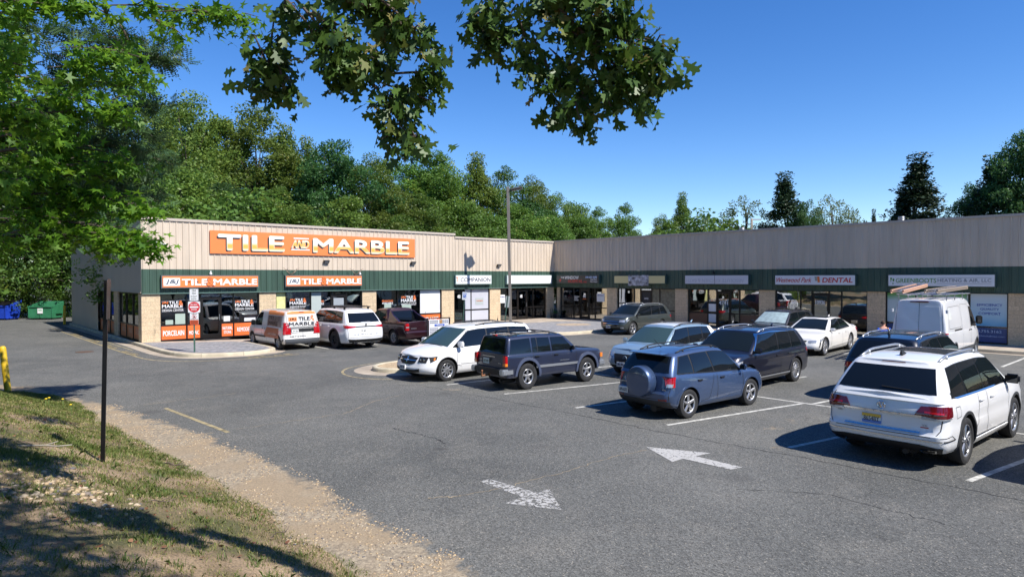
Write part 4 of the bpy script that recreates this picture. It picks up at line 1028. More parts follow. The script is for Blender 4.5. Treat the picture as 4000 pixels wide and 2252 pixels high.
def car_bigvan():
    H = 2.50
    S = dict(L=5.98, W=2.06, wb=3.75, fo=1.02, R=.36, paint=P_WHITE2, zb=.30, gap=.06, taper=.10, taperr=.0, rr=.10, rf=.34, br=.02, bf=.2, crown=.06, sw=.15,
             zs=[(-2.99, 1.30), (1.4, 1.28), (2.0, 1.26), (2.6, 1.12), (2.99, .90)], rprof=[(0, .05), (.1, .0), (.25, -.02), (.3, .03), (1, .04)], fprof=NEWF,
             cab=(-2.95, 2.35, -2.84, 1.35), cw=(.985, .80), crr=.12, crf=.10, cbr=.02, cbf=.16, rbow=.01, rc=.06, zr=[(-2.9, H - .06), (-2, H), (.6, H), (1.4, H - .12)])
    c = Car(S, 'cargo_van', 'tall white cargo van with ladders on its roof rack, nosed in to the walk', 'van')
    c.window(1.02, 2.02, 1.02, 1.42, .02, .32)
    shield(c, 1.34, 2.10, .82, .68)
    c.lamp('taillight', ([(.86, .78), (.975, .78)], [(.88, 1.22), (.965, 1.22)]), ([(-2.95, .78), (-2.84, .78)], [(-2.92, 1.22), (-2.84, 1.22)]), M_RED, eps=.02)
    for sg in (1, -1):
        c.back('door_panel', [(sg * .08, 1.30), (sg * .78, 1.30)], [(sg * .08, 2.18), (sg * .70, 2.18)], P_WHITE2, eps=.012, nu=14, skirt=.02)
        for z in (1.95, 1.05): boxes('hinge', [(-2.99, -2.86, *sorted((sg * (.93 if z > 1.5 else .97), sg * (1.01 if z > 1.5 else 1.04))), z, z + .13)], P_WHITE2, c.root, bevel=.01)
    c.seams([[(0, .5), (0, 2.35)], [(.86, .5), (.80, 2.3)], [(-.86, .5), (-.80, 2.3)]], view='B')
    c.seams([[(.92, .45), (.92, 1.2), (.90, 2.2), (-.45, 2.22), (-.45, .45)], [(2.08, .5), (2.06, 1.25)], [(-2.5, 1.35), (-2.45, 2.15), (-.6, 2.18), (-.55, 1.35), (-2.5, 1.35)]], w=.007)
    c.sym('lower_cladding', [(-1.55, .34), (1.45, .34)], [(-1.55, .56), (1.45, .56)], P_BUMP, eps=.014, nu=24, nv=2, skirt=.02)
    c.sym('door_track', [(-1.75, 1.24), (-.55, 1.24)], [(-1.75, 1.30), (-.55, 1.30)], M_BLACK, eps=.010, nu=14, nv=1)
    c.arch(.06, P_BUMP, .018); c.handle(.98, 1.18, M_BLACK); c.handle(.70, 1.18, M_BLACK)
    c.back('bumper_cover', [(.96, .34), (-.96, .34)], [(.98, .52), (-.98, .52)], P_BUMP, eps=.05, nu=22, nv=3, skirt=.05)
    c.mirror(1.78, 1.48, M_BLACK, (.13, .24, .34), .16)
    c.wheels(.235, .235, 5, 'steel', rim_m=mat('steel_wheel', (.30, .31, .33), .45, metal=.5))
    c.back('brake_lamp', [(.34, 2.33), (-.34, 2.33)], [(.30, 2.37), (-.30, 2.37)], M_DRED, eps=.05, skirt=.05)
    def rack(bm):
        for x in (-2.5, -1.2, .1, 1.0):
            tube(bm, (x, -.95, H + .12), (x, .95, H + .12), .02, .02, 8)
            for y in (-.85, .85): tube(bm, (x, y, H - .1), (x, y, H + .12), .02, .02, 6)
        for y in (-.86, .86): tube(bm, (-2.7, y, H + .12), (1.1, y, H + .12), .02, .02, 8)
        tube(bm, (-2.6, -.2, H + .08), (-2.2, -.75, H + .20), .02, .02, 6); tube(bm, (-2.6, .5, H + .08), (-2.2, 0, H + .20), .02, .02, 6)
    c.part('roof_rack', rack, M_STEEL)
    return c
# ------------------------------------------------------------------ ground, paving, kerbs
def nodes_of(m): return m.node_tree.nodes, m.node_tree.links
def ground_material():
    m = bpy.data.materials.new('asphalt'); m.use_nodes = True; n, l = nodes_of(m); b = n['Principled BSDF']
    tc = n.new('ShaderNodeTexCoord')
    def noise(s, d=4, r=.5):
        t = n.new('ShaderNodeTexNoise'); t.inputs['Scale'].default_value = s; t.inputs['Detail'].default_value = d; t.inputs['Roughness'].default_value = r
        l.new(tc.outputs['Object'], t.inputs['Vector']); return t.outputs[0]
    def rng(v, a, b_, c, d):
        r = n.new('ShaderNodeMapRange'); r.inputs[1].default_value = a; r.inputs[2].default_value = b_; r.inputs[3].default_value = c; r.inputs[4].default_value = d; l.new(v, r.inputs[0]); return r.outputs[0]
    def mix(f, a, b_):
        x = n.new('ShaderNodeMix'); x.data_type = 'RGBA'
        if isinstance(f, float): x.inputs[0].default_value = f
        else: l.new(f, x.inputs[0])
        for i, c in ((6, a), (7, b_)):
            if isinstance(c, tuple): x.inputs[i].default_value = (*c, 1)
            else: l.new(c, x.inputs[i])
        return x.outputs[2]
    def math_(op, a, b_):
        x = n.new('ShaderNodeMath'); x.operation = op; x.use_clamp = True
        for i, c in ((0, a), (1, b_)):
            if isinstance(c, (float, int)): x.inputs[i].default_value = c
            else: l.new(c, x.inputs[i])
        return x.outputs[0]
    v = n.new('ShaderNodeTexVoronoi'); v.inputs['Scale'].default_value = 55; l.new(tc.outputs['Object'], v.inputs['Vector'])
    base = mix(rng(noise(.22, 5, .6), .35, .68, 0, 1), (.088, .089, .084), (.134, .133, .123))
    base = mix(rng(noise(.8, 7, .7), .50, .72, 0, .6), base, (.160, .152, .135))
    # aggregate: each stone its own grey
    sp = rng(v.outputs['Color'], .0, 1.0, .42, 1.62)
    hs = n.new('ShaderNodeVectorMath'); hs.operation = 'SCALE'; l.new(base, hs.inputs[0]); l.new(sp, hs.inputs['Scale'])
    v2 = n.new('ShaderNodeTexVoronoi'); v2.inputs['Scale'].default_value = 62; l.new(tc.outputs['Object'], v2.inputs['Vector'])
    spk = rng(v2.outputs['Color'], .84, .90, 0, .6)
    c = mix(spk, hs.outputs[0], (.34, .31, .26))
    # oil-dark patches
    c = mix(rng(noise(.9, 3, .5), .64, .74, 0, .35), c, (.048, .047, .047))
    ol = n.new('ShaderNodeAttribute'); ol.attribute_name = 'oil'
    c = mix(rng(math_('ADD', ol.outputs['Fac'], rng(noise(3.5, 6, .6), .3, .7, -.25, .25)), .35, .85, 0, .75), c, (.034, .033, .033))
    # washed-in sand along the grass edge and in drifts
    sa = n.new('ShaderNodeAttribute'); sa.attribute_name = 'sand'
    nz = noise(2.3, 8, .68)
    s_ = math_('ADD', sa.outputs['Fac'], rng(nz, .3, .7, -.30, .30))
    sm = rng(s_, .42, .62, 0, 1)
    v3 = n.new('ShaderNodeTexVoronoi'); v3.inputs['Scale'].default_value = 26; l.new(tc.outputs['Object'], v3.inputs['Vector'])
    peb = mix(rng(v3.outputs['Color'], .0, 1, 0, 1), (.17, .14, .105), (.40, .33, .235))
    sandc = mix(rng(noise(1.1, 4), .42, .60, 0, 1), (.29, .225, .15), peb)
    fine = rng(noise(38, 2), .3, .7, .8, 1.2)
    fs = n.new('ShaderNodeVectorMath'); fs.operation = 'SCALE'; l.new(sandc, fs.inputs[0]); l.new(fine, fs.inputs['Scale'])
    c = mix(sm, c, fs.outputs[0])
    l.new(c, b.inputs['Base Color']); b.inputs['Roughness'].default_value = .88; b.inputs['Specular IOR Level'].default_value = .25
    bp = n.new('ShaderNodeBump'); bp.inputs['Strength'].default_value = .5; bp.inputs['Distance'].default_value = .012
    l.new(v.outputs['Distance'], bp.inputs['Height']); l.new(bp.outputs[0], b.inputs['Normal'])
    return m

GRASS_E = [(-44, -1), (-39, -7.5), (-36.2, -11.0), (-35.3, -11.88), (-34.79, -12.5), (-34.23, -13.9), (-34.0, -15.6), (-33.95, -18.5), (-33.78, -20.97), (-33.64, -23.27), (-33.49, -25.2), (-33.43, -27.2), (-33.5, -28.26), (-33.37, -29.8), (-33.3, -31.5), (-33.2, -35), (-33.0, -45), (-33, -60)]
SAND_E = [(-44, 1), (-38, -5), (-35.3, -9.4), (-34.24, -11.2), (-33.67, -13.4), (-33.08, -16.03), (-32.66, -18.96), (-32.27, -21.41), (-32.04, -24.01), (-31.92, -26.14), (-32.1, -27.49), (-32.04, -29.09), (-32.1, -31), (-32, -35), (-31.6, -45), (-31.6, -60)]
def sdist(poly, x, y):
    """distance to the polyline, positive to its right (the lot side), vectorised"""
    best = np.full(x.shape, 1e9); sgn = np.ones(x.shape)
    for (x0, y0), (x1, y1) in zip(poly, poly[1:]):
        dx, dy = x1 - x0, y1 - y0; L2 = dx * dx + dy * dy
        t = np.clip(((x - x0) * dx + (y - y0) * dy) / L2, 0, 1); ex, ey = x - (x0 + t * dx), y - (y0 + t * dy)
        d = np.hypot(ex, ey); cr_ = dx * (y - y0) - dy * (x - x0)
        m = d < best - 1e-9; best = np.where(m, d, best); sgn = np.where(m, np.where(cr_ > 0, 1, -1), sgn)
    return best * sgn

def grid_mesh(name, xs, ys, zf, keep=None):
    X, Y = np.meshgrid(xs, ys, indexing='ij'); Z = zf(X, Y)
    nx, ny = X.shape; V = np.stack([X.ravel(), Y.ravel(), Z.ravel()], 1)
    i, j = np.meshgrid(np.arange(nx - 1), np.arange(ny - 1), indexing='ij'); a = (i * ny + j)
    F = np.stack([a, a + ny, a + ny + 1, a + 1], -1).reshape(-1, 4)
    if keep is not None:
        k = keep(X, Y).ravel(); F = F[k[F].any(1)]
    return V, F, X, Y

def steps(*seg):
    out = []
    for a, b, s in seg: out += list(np.arange(a, b, s))
    return np.array(out + [seg[-1][1]])

xs = steps((-75, -45, 3), (-45, -36, .5), (-36, -30, .12), (-30, -15, .4), (-15, 30, 3))
ys = steps((-70, -40, 3), (-40, -8, .15), (-8, 10, .5), (10, 34, 2))
V, F, X, Y = grid_mesh('lot', xs, ys, lambda x, y: np.full(x.shape, LOT))
me = fast_mesh('parking_lot', V, F)
ds = sdist(SAND_E, X, Y).ravel(); sand = np.clip(.10 - ds * 1.0, -.6, 1.3)
for (px, py, rx, ry, am) in ((-16.8, -23.0, .9, 2.2, .62), (-25.4, -20.6, .5, 2.8, .42), (-22.9, -29.2, 2.2, .45, .42), (-24.6, -30.2, .8, .4, .42), (-24.9, -8.3, 1.5, .8, .40), (-20.3, -20.0, 1.2, .3, .5), (-14.2, -27.5, .7, 4, .56), (-12, -18, .5, 3, .4)):
    sand = np.maximum(sand, am * np.exp(-(((V[:, 0] - px) / rx) ** 2 + ((V[:, 1] - py) / ry) ** 2)))
a = me.attributes.new('sand', 'FLOAT', 'POINT'); a.data.foreach_set('value', sand.astype(np.float32))
oil = np.zeros(len(V)); r_o = random.Random(9)
for yy_ in (-21.2, -23.9, -26.5, -29.2, -32.0, -34.6):
    for k_ in range(3): px, py, rr_ = -20.9 + r_o.uniform(-.6, .8), yy_ + r_o.uniform(-.5, .5), r_o.uniform(.12, .35); oil = np.maximum(oil, r_o.uniform(.5, .9) * np.exp(-((V[:, 0] - px) ** 2 + (V[:, 1] - py) ** 2) / rr_ ** 2))
    px = -23.6; oil = np.maximum(oil, .45 * np.exp(-(((V[:, 0] - px) / .8) ** 2 + ((V[:, 1] - yy_) / .3) ** 2)))
for px, py, rx, ry, am in ((-27.5, -24, .35, 9, .30), (-29.1, -23, .35, 9, .30), (-30.8, -12, 2.4, .5, .38), (-27.8, -33, .5, .4, .6), (-29.5, -25.8, .25, .2, .75), (-18, -14.5, 3, .4, .35), (-21.5, -9.5, .3, .3, .7), (-23.6, -8.6, .25, .3, .7)):
    oil = np.maximum(oil, am * np.exp(-(((V[:, 0] - px) / rx) ** 2 + ((V[:, 1] - py) / ry) ** 2)))
a = me.attributes.new('oil', 'FLOAT', 'POINT'); a.data.foreach_set('value', oil.astype(np.float32))
lot = link_mesh('parking_lot', me, None, ground_material()); tag(lot, 'grey asphalt parking lot with sandy drifts along the grass', kind='structure')

def bank_z(x, y):
    d = -sdist(GRASS_E, x, y)                      # metres inside the grass
    t = np.clip(d / 3.6, -.3, 1.6)
    z = LOT + np.where(t > 0, 1.66 * (1 - np.exp(-1.35 * np.clip(t, 0, 9) ** 1.45)) * (.55 + .45 * np.clip((-y - 10) / 10, 0, 1)), t * .9)
    return z + .018 * np.sin(x * 2.1 + y * .7) * np.clip(d, 0, 1) + .012 * np.sin(y * 3.3 - x)
xs = steps((-75, -45, 2), (-45, -39, .4), (-39, -32.9, .1)); ys = steps((-70, -41, 2), (-41, -8, .12), (-8, 6, .6))
V, F, X, Y = grid_mesh('bank', xs, ys, bank_z, lambda x, y: sdist(GRASS_E, x, y) < .35)
me = fast_mesh('grass_bank', V, F)
def bank_material():
    m = bpy.data.materials.new('bank_soil'); m.use_nodes = True; n, l = nodes_of(m); b = n['Principled BSDF']
    tc = n.new('ShaderNodeTexCoord')
    def noise(s, d=4):
        t = n.new('ShaderNodeTexNoise'); t.inputs['Scale'].default_value = s; t.inputs['Detail'].default_value = d; l.new(tc.outputs['Object'], t.inputs['Vector']); return t.outputs[0]
    def ramp(v, *cs):
        r = n.new('ShaderNodeValToRGB'); e = r.color_ramp.elements
        e[0].position, e[0].color = cs[0][0], (*cs[0][1], 1); e[1].position, e[1].color = cs[-1][0], (*cs[-1][1], 1)
        for p, c in cs[1:-1]: e.new(p).color = (*c, 1)
        l.new(v, r.inputs[0]); return r.outputs[0]
    a = ramp(noise(1.1, 8), (.36, (.09, .085, .03)), (.50, (.19, .135, .075)), (.66, (.33, .235, .145)))
    f = ramp(noise(45, 3), (.3, (.55, .55, .55)), (.7, (1.35, 1.35, 1.35)))
    x = n.new('ShaderNodeMix'); x.data_type = 'RGBA'; x.blend_type = 'MULTIPLY'; x.inputs[0].default_value = 1
    l.new(a, x.inputs[6]); l.new(f, x.inputs[7]); l.new(x.outputs[2], b.inputs['Base Color']); b.inputs['Roughness'].default_value = .95
    bp = n.new('ShaderNodeBump'); bp.inputs['Strength'].default_value = .8; bp.inputs['Distance'].default_value = .03; l.new(noise(22, 4), bp.inputs['Height']); l.new(bp.outputs[0], b.inputs['Normal'])
    return m
tag(link_mesh('grass_bank', me, None, bank_material()), 'sloping earth bank with thin grass beside the lot', kind='structure')

# far ground to the horizon
bm = bmesh.new()
for x0, x1, y0, y1 in ((-900, 900, 34, 1200), (-900, -75, -900, 34), (30, 900, -900, 34), (-75, 30, -900, -70)): 
    v = [bm.verts.new((x, y, LOT - .05)) for x, y in ((x0, y0), (x1, y0), (x1, y1), (x0, y1))]; bm.faces.new(v)
tag(obj('ground', bm, mat('forest_floor', (.05, .055, .025), .95, noise=(.3, .4))), 'dark woodland floor beyond the lot', kind='structure')

def poly_top(bm, pts, z, mi=0):
    f = bm.faces.new([bm.verts.new((x, y, z)) for x, y in pts]); f.material_index = mi
    if f.normal.z < 0: f.normal_flip()
    return f
def offset_line(pts, d):
    out = []
    for i, p in enumerate(pts):
        a = Vector(pts[max(i - 1, 0)]); b = Vector(pts[min(i + 1, len(pts) - 1)]); t = (b - a).normalized(); out.append((p[0] - t.y * d, p[1] + t.x * d))
    return out
def smooth_line(pts, it=2):
    for _ in range(it):
        o = [pts[0]]
        for a, b in zip(pts, pts[1:]): o += [(a[0] * .75 + b[0] * .25, a[1] * .75 + b[1] * .25), (a[0] * .25 + b[0] * .75, a[1] * .25 + b[1] * .75)]
        pts = o + [pts[-1]]
    return pts
def sweep(bm, line, prof, mi=0):
    """prof: list of (offset to the left, z)"""
    rows = [[bm.verts.new((x, y, z)) for x, y in offset_line(line, o)] for o, z in prof]
    for a, b in zip(rows, rows[1:]):
        for i in range(len(line) - 1):
            f = bm.faces.new((a[i], a[i + 1], b[i + 1], b[i])); f.material_index = mi; f.smooth = False
# walk outline: outer kerb face at lot level, walked with the walk on the left hand
K1 = [(-29.12, 19.4), (-29.10, 6), (-29.15, -1), (-29.19, -4.2), (-29.0, -6.0), (-28.5, -7.0), (-27.2, -7.65), (-26.0, -7.6), (-25.1, -7.1), (-24.88, -6.3), (-24.86, -3.2), (-24.7, -2.5), (-23.8, -2.35), (-14.0, -2.35), (-12.6, -2.6), (-11.6, -3.6), (-11.2, -6.0), (-10.9, -8.6), (-10.0, -9.9), (-8.6, -10.4), (-5.0, -10.4), (-3.2, -10.6), (-2.6, -11.4), (-2.6, -14), (-2.6, -47)]
K1 = [K1[0], K1[1]] + smooth_line(K1[2:-1]) + [K1[-1]]
bm = bmesh.new()
inner = offset_line(K1, .16)
poly_top(bm, inner + [(.3, -47), (.3, .3), (-29.0, .3)], 0.0)
tag(obj('sidewalk', bm, M_CONC), 'tan concrete walk along the shop fronts', kind='structure')
bm = bmesh.new(); sweep(bm, K1, [(0, LOT - .02), (.015, -.05), (.03, -.012), (.06, .004), (.15, .004), (.165, -.02)])
tag(obj('kerb', bm, M_KERB), 'pale concrete kerb round the walk', kind='structure')
bm = bmesh.new(); sweep(bm, K1, [(-.42, LOT + .004), (0.02, LOT + .006)])
# joints of the kerb and walk
tag(obj('gutter', bm, M_GUTTER), 'concrete gutter strip at the foot of the kerb', kind='structure')
bm = bmesh.new()
for x in np.arange(-28, -12, 1.55): box(bm, x, x + .012, -2.2, .05, .001, .0035)
for y in np.arange(-46, -11, 1.55): box(bm, -2.45, .02, y, y + .012, .001, .0035)
for x in np.arange(-11, 0, 1.55): box(bm, x, x + .012, -3.3, .0, .001, .0035)
for y in (-3.3, -1.6): box(bm, -11, 0, y, y + .012, .001, .0035)
for k in range(6, len(K1) - 3, 5):
    p = Vector(K1[k]); t = (Vector(K1[k + 1]) - p).normalized(); n_ = Vector((-t.y, t.x)); q = p + n_ * .155
    a = [p - n_ * .003 - t * .006, p - n_ * .003 + t * .006, q + t * .006, q - t * .006]; vs = [bm.verts.new((v.x, v.y, .0075)) for v in a]; bm.faces.new(vs)
    vs = [bm.verts.new(c) for c in ((a[0].x, a[0].y, LOT), (a[1].x, a[1].y, LOT), (a[1].x, a[1].y, .005), (a[0].x, a[0].y, .005))]; bm.faces.new(vs)
tag(obj('walk_joints', bm, mat('joint_dark', (.12, .10, .08), .9)), 'dark joints cut in the walk and kerb', kind='structure')

def paver_material(name, c1, c2):
    m = bpy.data.materials.new(name); m.use_nodes = True; n, l = nodes_of(m); b = n['Principled BSDF']; tc = n.new('ShaderNodeTexCoord')
    t = n.new('ShaderNodeTexBrick'); t.inputs['Scale'].default_value = 1.0; t.inputs['Brick Width'].default_value = .30; t.inputs['Row Height'].default_value = .30; t.offset = .5
    t.inputs['Mortar Size'].default_value = .008; t.inputs['Color1'].default_value = (*c1, 1); t.inputs['Color2'].default_value = (*c2, 1); t.inputs['Mortar'].default_value = (.08, .075, .07, 1); t.inputs['Bias'].default_value = 0
    l.new(tc.outputs['Object'], t.inputs['Vector'])
    nz = n.new('ShaderNodeTexNoise'); nz.inputs['Scale'].default_value = 5; nz.inputs['Detail'].default_value = 6; l.new(tc.outputs['Object'], nz.inputs['Vector'])
    r = n.new('ShaderNodeMapRange'); r.inputs[1].default_value = .3; r.inputs[2].default_value = .7; r.inputs[3].default_value = .72; r.inputs[4].default_value = 1.28; l.new(nz.outputs[0], r.inputs[0])
    x = n.new('ShaderNodeVectorMath'); x.operation = 'SCALE'; l.new(t.outputs['Color'], x.inputs[0]); l.new(r.outputs[0], x.inputs['Scale']); l.new(x.outputs[0], b.inputs['Base Color']); b.inputs['Roughness'].default_value = .85
    return m
M_PAV = paver_material('grey_pavers', (.20, .205, .22), (.29, .28, .28)); M_PAVT = paver_material('tan_pavers', (.42, .33, .24), (.36, .28, .20))
bm = bmesh.new()
P1 = smooth_line([(-28.9, -.2), (-28.95, -3.6), (-28.7, -5.9), (-28.2, -6.8), (-27.1, -7.42), (-26.0, -7.38), (-25.25, -6.9), (-25.08, -5.5), (-25.06, -2.6), (-26.4, -2.0), (-28.9, -.2)])
poly_top(bm, P1, .006)
P2 = smooth_line([(-12.0, -3.4), (-11.3, -4.2), (-10.95, -6.2), (-10.6, -8.6), (-9.8, -9.7), (-8.6, -10.15), (-4.6, -10.15), (-3.4, -10.3), (-1.6, -9.4), (-.7, -7.2), (-1.2, -4.6), (-3.4, -3.2), (-8.0, -3.1), (-12.0, -3.4)])
poly_top(bm, P2, .006)
tag(obj('paver_pavement', bm, M_PAV), 'grey stone pavers laid in the kerb corners', kind='structure')
bm = bmesh.new(); poly_top(bm, [(-4.6 + 1.25 * math.cos(a), -6.3 + 1.1 * math.sin(a)) for a in np.linspace(0, 2 * PI, 40)[:-1]], .010)
tag(obj('paver_circle_pavement', bm, M_PAVT), 'round tan paver medallion in the corner plaza', kind='structure')

# planted island at the end of the parking row
ISL = smooth_line([(-19.4, -16.95), (-23.6, -16.95), (-24.8, -16.6), (-25.25, -15.75), (-24.8, -14.9), (-23.6, -14.45), (-19.4, -14.45)], 3)[::-1]
ISLc = ISL  # clockwise order puts the island on the left
def area(p): return sum(a[0] * b[1] - b[0] * a[1] for a, b in zip(p, p[1:] + p[:1]))
if area(ISLc) < 0: ISLc = ISLc[::-1]
bm = bmesh.new(); sweep(bm, ISLc, [(0, LOT - .02), (.02, -.04), (.05, .0), (.17, .0), (.19, -.03)])
tag(obj('island_kerb', bm, M_KERB), 'chipped kerb round the gravel island', kind='structure')
bm = bmesh.new(); poly_top(bm, offset_line(ISLc, .18), -.035); tag(obj('island_gravel', bm, mat('island_stones', (.42, .31, .19), .9, noise=(16, .45, 5), bump=(30, 1))), 'tan gravel filling the island', kind='stuff')
bm = bmesh.new(); sweep(bm, ISLc, [(-.62, LOT + .004), (.02, LOT + .005)]); tag(obj('island_gutter', bm, M_GUTTER), 'concrete apron round the island', kind='structure')

# ------------------------------------------------------------------ painted lines
M_LINE = mat('worn_white_paint', (.46, .45, .41), .8, noise=(7, .4, 7)); M_YLINE = mat('faded_yellow_paint', (.27, .22, .12), .8, noise=(5, .5, 6))
def strip(bm, pts, w, z=LOT + .004, jitter=0, rr_=None):
    rr_ = rr_ or rnd
    a = offset_line(pts, w / 2); b = offset_line(pts, -w / 2)
    A = [bm.verts.new((x + (rr_.uniform(-jitter, jitter)), y + rr_.uniform(-jitter, jitter), z)) for x, y in a]; B = [bm.verts.new((x + rr_.uniform(-jitter, jitter), y + rr_.uniform(-jitter, jitter), z)) for x, y in b]
    for i in range(len(A) - 1):
        f = bm.faces.new((A[i], A[i + 1], B[i + 1], B[i]))
def dens(a, b, n=20): return [(a[0] + (b[0] - a[0]) * i / n, a[1] + (b[1] - a[1]) * i / n) for i in range(n + 1)]
bm = bmesh.new()
for a, b in (((-24.96, -19.74), (-19.9, -20.3)), ((-24.73, -22.15), (-19.9, -23.25)), ((-24.70, -24.86), (-19.9, -25.8)), ((-24.64, -27.57), (-19.9, -28.49)), ((-24.54, -30.3), (-19.9, -31.2)), ((-24.47, -33.22), (-19.9, -33.95)), ((-24.4, -36), (-19.9, -36.7))):
    strip(bm, dens(a, b), .105)
strip(bm, dens((-19.84, -17.5), (-19.88, -40), 60), .105)
for y in (-20.2, -23.1, -25.9, -28.7, -31.5, -34.3): strip(bm, dens((-19.8, y), (-15.2, y - .6)), .105)
for y in (-13.6, -16.4, -19.2, -22.0, -24.75, -27.5, -30.3): strip(bm, dens((-7.7, y), (-3.1, y)), .105)
for x in (-22.85, -20.2, -17.4, -14.6): strip(bm, dens((x, -7.6), (x, -2.9)), .105)
o = obj('line_markings', bm, M_LINE); tag(o, 'worn white stall lines on the asphalt', kind='structure')
bm = bmesh.new()
YL = smooth_line([(-30.45, 17), (-30.35, .8), (-30.25, -3.5), (-30.2, -6.2), (-29.7, -7.5), (-28.9, -8.3), (-27.4, -8.85), (-26, -8.95), (-24.8, -8.8)])
strip(bm, YL, .10); strip(bm, smooth_line([(-22.5, -13.6), (-24.4, -13.7), (-25.7, -14.4), (-26.35, -15.7), (-26.2, -17.0), (-25.4, -17.9), (-22.6, -17.95)]), .09)
strip(bm, dens((-32.4, -17.81), (-32.14, -21.6)), .10)
strip(bm, smooth_line([(-29.75, 15), (-29.8, 1), (-29.75, -2)]), .07)
tag(obj('yellow_line_markings', bm, M_YLINE), 'faded yellow fire lane lines along the kerb', kind='structure')
for i, (s_, x, y, rot, w) in enumerate((('FIRE LANE', -29.95, -4.3, 92, 2.2), ('NO PARKING', -29.98, -.6, 90, 2.6), ('FIRE LANE', -29.98, 3.4, 90, 2.4), ('NO PARKING', -30.0, 8, 90, 2.6), ('FIRE LANE', -26.9, -8.72, 3, 1.9))):
    me = text_mesh(s_, w, .34, t=.002, bold=.02); o = link_mesh('lane_lettering', me, None, M_YLINE); o.rotation_euler = (R(-90), 0, R(rot)); o.location = (x, y, LOT + .005)
    o.rotation_euler = (Matrix.Rotation(R(rot), 3, 'Z') @ Matrix.Rotation(R(-90), 3, 'X')).to_euler(); tag(o, 'faded lane lettering on the asphalt', kind='structure')
def worn_arrow(name, pts, label, th):
    m = bpy.data.materials.get('arrow_paint%g' % th)
    if not m:
        m = bpy.data.materials.new('arrow_paint%g' % th); m.use_nodes = True; n, l = nodes_of(m); b = n['Principled BSDF']; b.inputs['Base Color'].default_value = (.40, .39, .37, 1); b.inputs['Roughness'].default_value = .8
        tc = n.new('ShaderNodeTexCoord'); t = n.new('ShaderNodeTexNoise'); t.inputs['Scale'].default_value = 15; t.inputs['Detail'].default_value = 9; t.inputs['Roughness'].default_value = .75
        r = n.new('ShaderNodeMapRange'); r.inputs[1].default_value = th; r.inputs[2].default_value = th + .05; l.new(tc.outputs['Object'], t.inputs['Vector']); l.new(t.outputs[0], r.inputs[0])
        tr = n.new('ShaderNodeBsdfTransparent'); mx = n.new('ShaderNodeMixShader'); l.new(r.outputs[0], mx.inputs[0]); l.new(tr.outputs[0], mx.inputs[1]); l.new(b.outputs[0], mx.inputs[2]); l.new(mx.outputs[0], n['Material Output'].inputs['Surface'])
    bm = bmesh.new()
    for poly in pts: poly_top(bm, poly, LOT + .006)
    tag(obj(name, bm, m), label, kind='structure')
worn_arrow('lane_arrow', [[(-26.55, -28.40), (-27.06, -29.35), (-26.74, -29.36), (-26.72, -30.3), (-26.45, -30.37), (-26.42, -29.42), (-26.03, -29.5)]], 'worn white lane arrow pointing away from the far lane', .40)
worn_arrow('lane_arrow', [[(-30.29, -29.70), (-29.74, -28.9), (-30.02, -28.95), (-30.12, -27.9), (-30.32, -27.9), (-30.33, -28.93), (-30.70, -28.95)]], 'faded white lane arrow on the near side', .465)

# cracks in the asphalt, filled with sand, and dark ones
def crack(bm, pts, w, n=14):
    r_ = random.Random(len(bm.verts) + 3); P = []
    for a, b in zip(pts, pts[1:]):
        for i in range(n): P.append((a[0] + (b[0] - a[0]) * i / n + r_.gauss(0, .022), a[1] + (b[1] - a[1]) * i / n + r_.gauss(0, .022)))
    P.append(pts[-1])
    a = offset_line(P, 1); A = []; B = []
    for (x, y), (ox, oy) in zip(P, a):
        nx_, ny_ = ox - x, oy - y; k = w * r_.uniform(.2, 1.0)
        A.append(bm.verts.new((x + nx_ * k, y + ny_ * k, LOT + .0035))); B.append(bm.verts.new((x - nx_ * k, y - ny_ * k, LOT + .0035)))
    for i in range(len(A) - 1): bm.faces.new((A[i], A[i + 1], B[i + 1], B[i]))
bm = bmesh.new()
crack(bm, [(-30.98, -28.24), (-30.12, -28.39), (-28.85, -28.43), (-27.55, -28.41), (-26.72, -28.54)], .013)
crack(bm, [(-31.4, -28.0), (-30.98, -28.24)], .02)
crack(bm, [(-31.9, -21.4), (-30.6, -21.45), (-29.3, -21.5), (-28.0, -20.6), (-27.0, -20.3)], .016)
crack(bm, [(-32.64, -16.93), (-31.98, -16.9), (-30.3, -16.8)], .02)
tag(obj('sand_cracks', bm, mat('crack_sand', (.28, .225, .15), .9)), 'sand-filled cracks across the asphalt', kind='structure')
bm = bmesh.new()
crack(bm, [(-26.43, -18.49), (-25.6, -19.3), (-25.55, -21.41), (-25.36, -22.44), (-25.38, -23.3), (-25.3, -24.65), (-25.29, -26.28), (-25.3, -27.7), (-25.2, -29.06), (-25.05, -31), (-25.02, -32.36), (-24.95, -35)], .014)
crack(bm, [(-29.32, -23.55), (-29.27, -24.25), (-29.16, -25.05), (-29.27, -25.53)], .016)
crack(bm, [(-31.5, -11.5), (-28.5, -11.3), (-26.5, -12.2)], .016); crack(bm, [(-32.5, -6), (-31.9, -8.3), (-31.6, -11)], .014); crack(bm, [(-19, -12), (-17, -15), (-13, -16)], .02)
crack(bm, [(-26.9, -33.5), (-26.8, -31.9), (-27.6, -30.9)], .008)
tag(obj('dark_cracks', bm, mat('crack_dark', (.025, .025, .027), .9)), 'dark hairline cracks across the asphalt', kind='structure')
# manhole
m_ = bmesh.new(); bmesh.ops.create_cone(m_, cap_ends=True, segments=28, radius1=.36, radius2=.36, depth=.02, matrix=Matrix.Translation((-31.5, -1.28, LOT + .0)))
tag(obj('manhole_cover', m_, mat('rusty_iron', (.10, .055, .035), .8, noise=(14, .3))), 'round rusty manhole cover in the drive beside the shop', 'manhole cover')
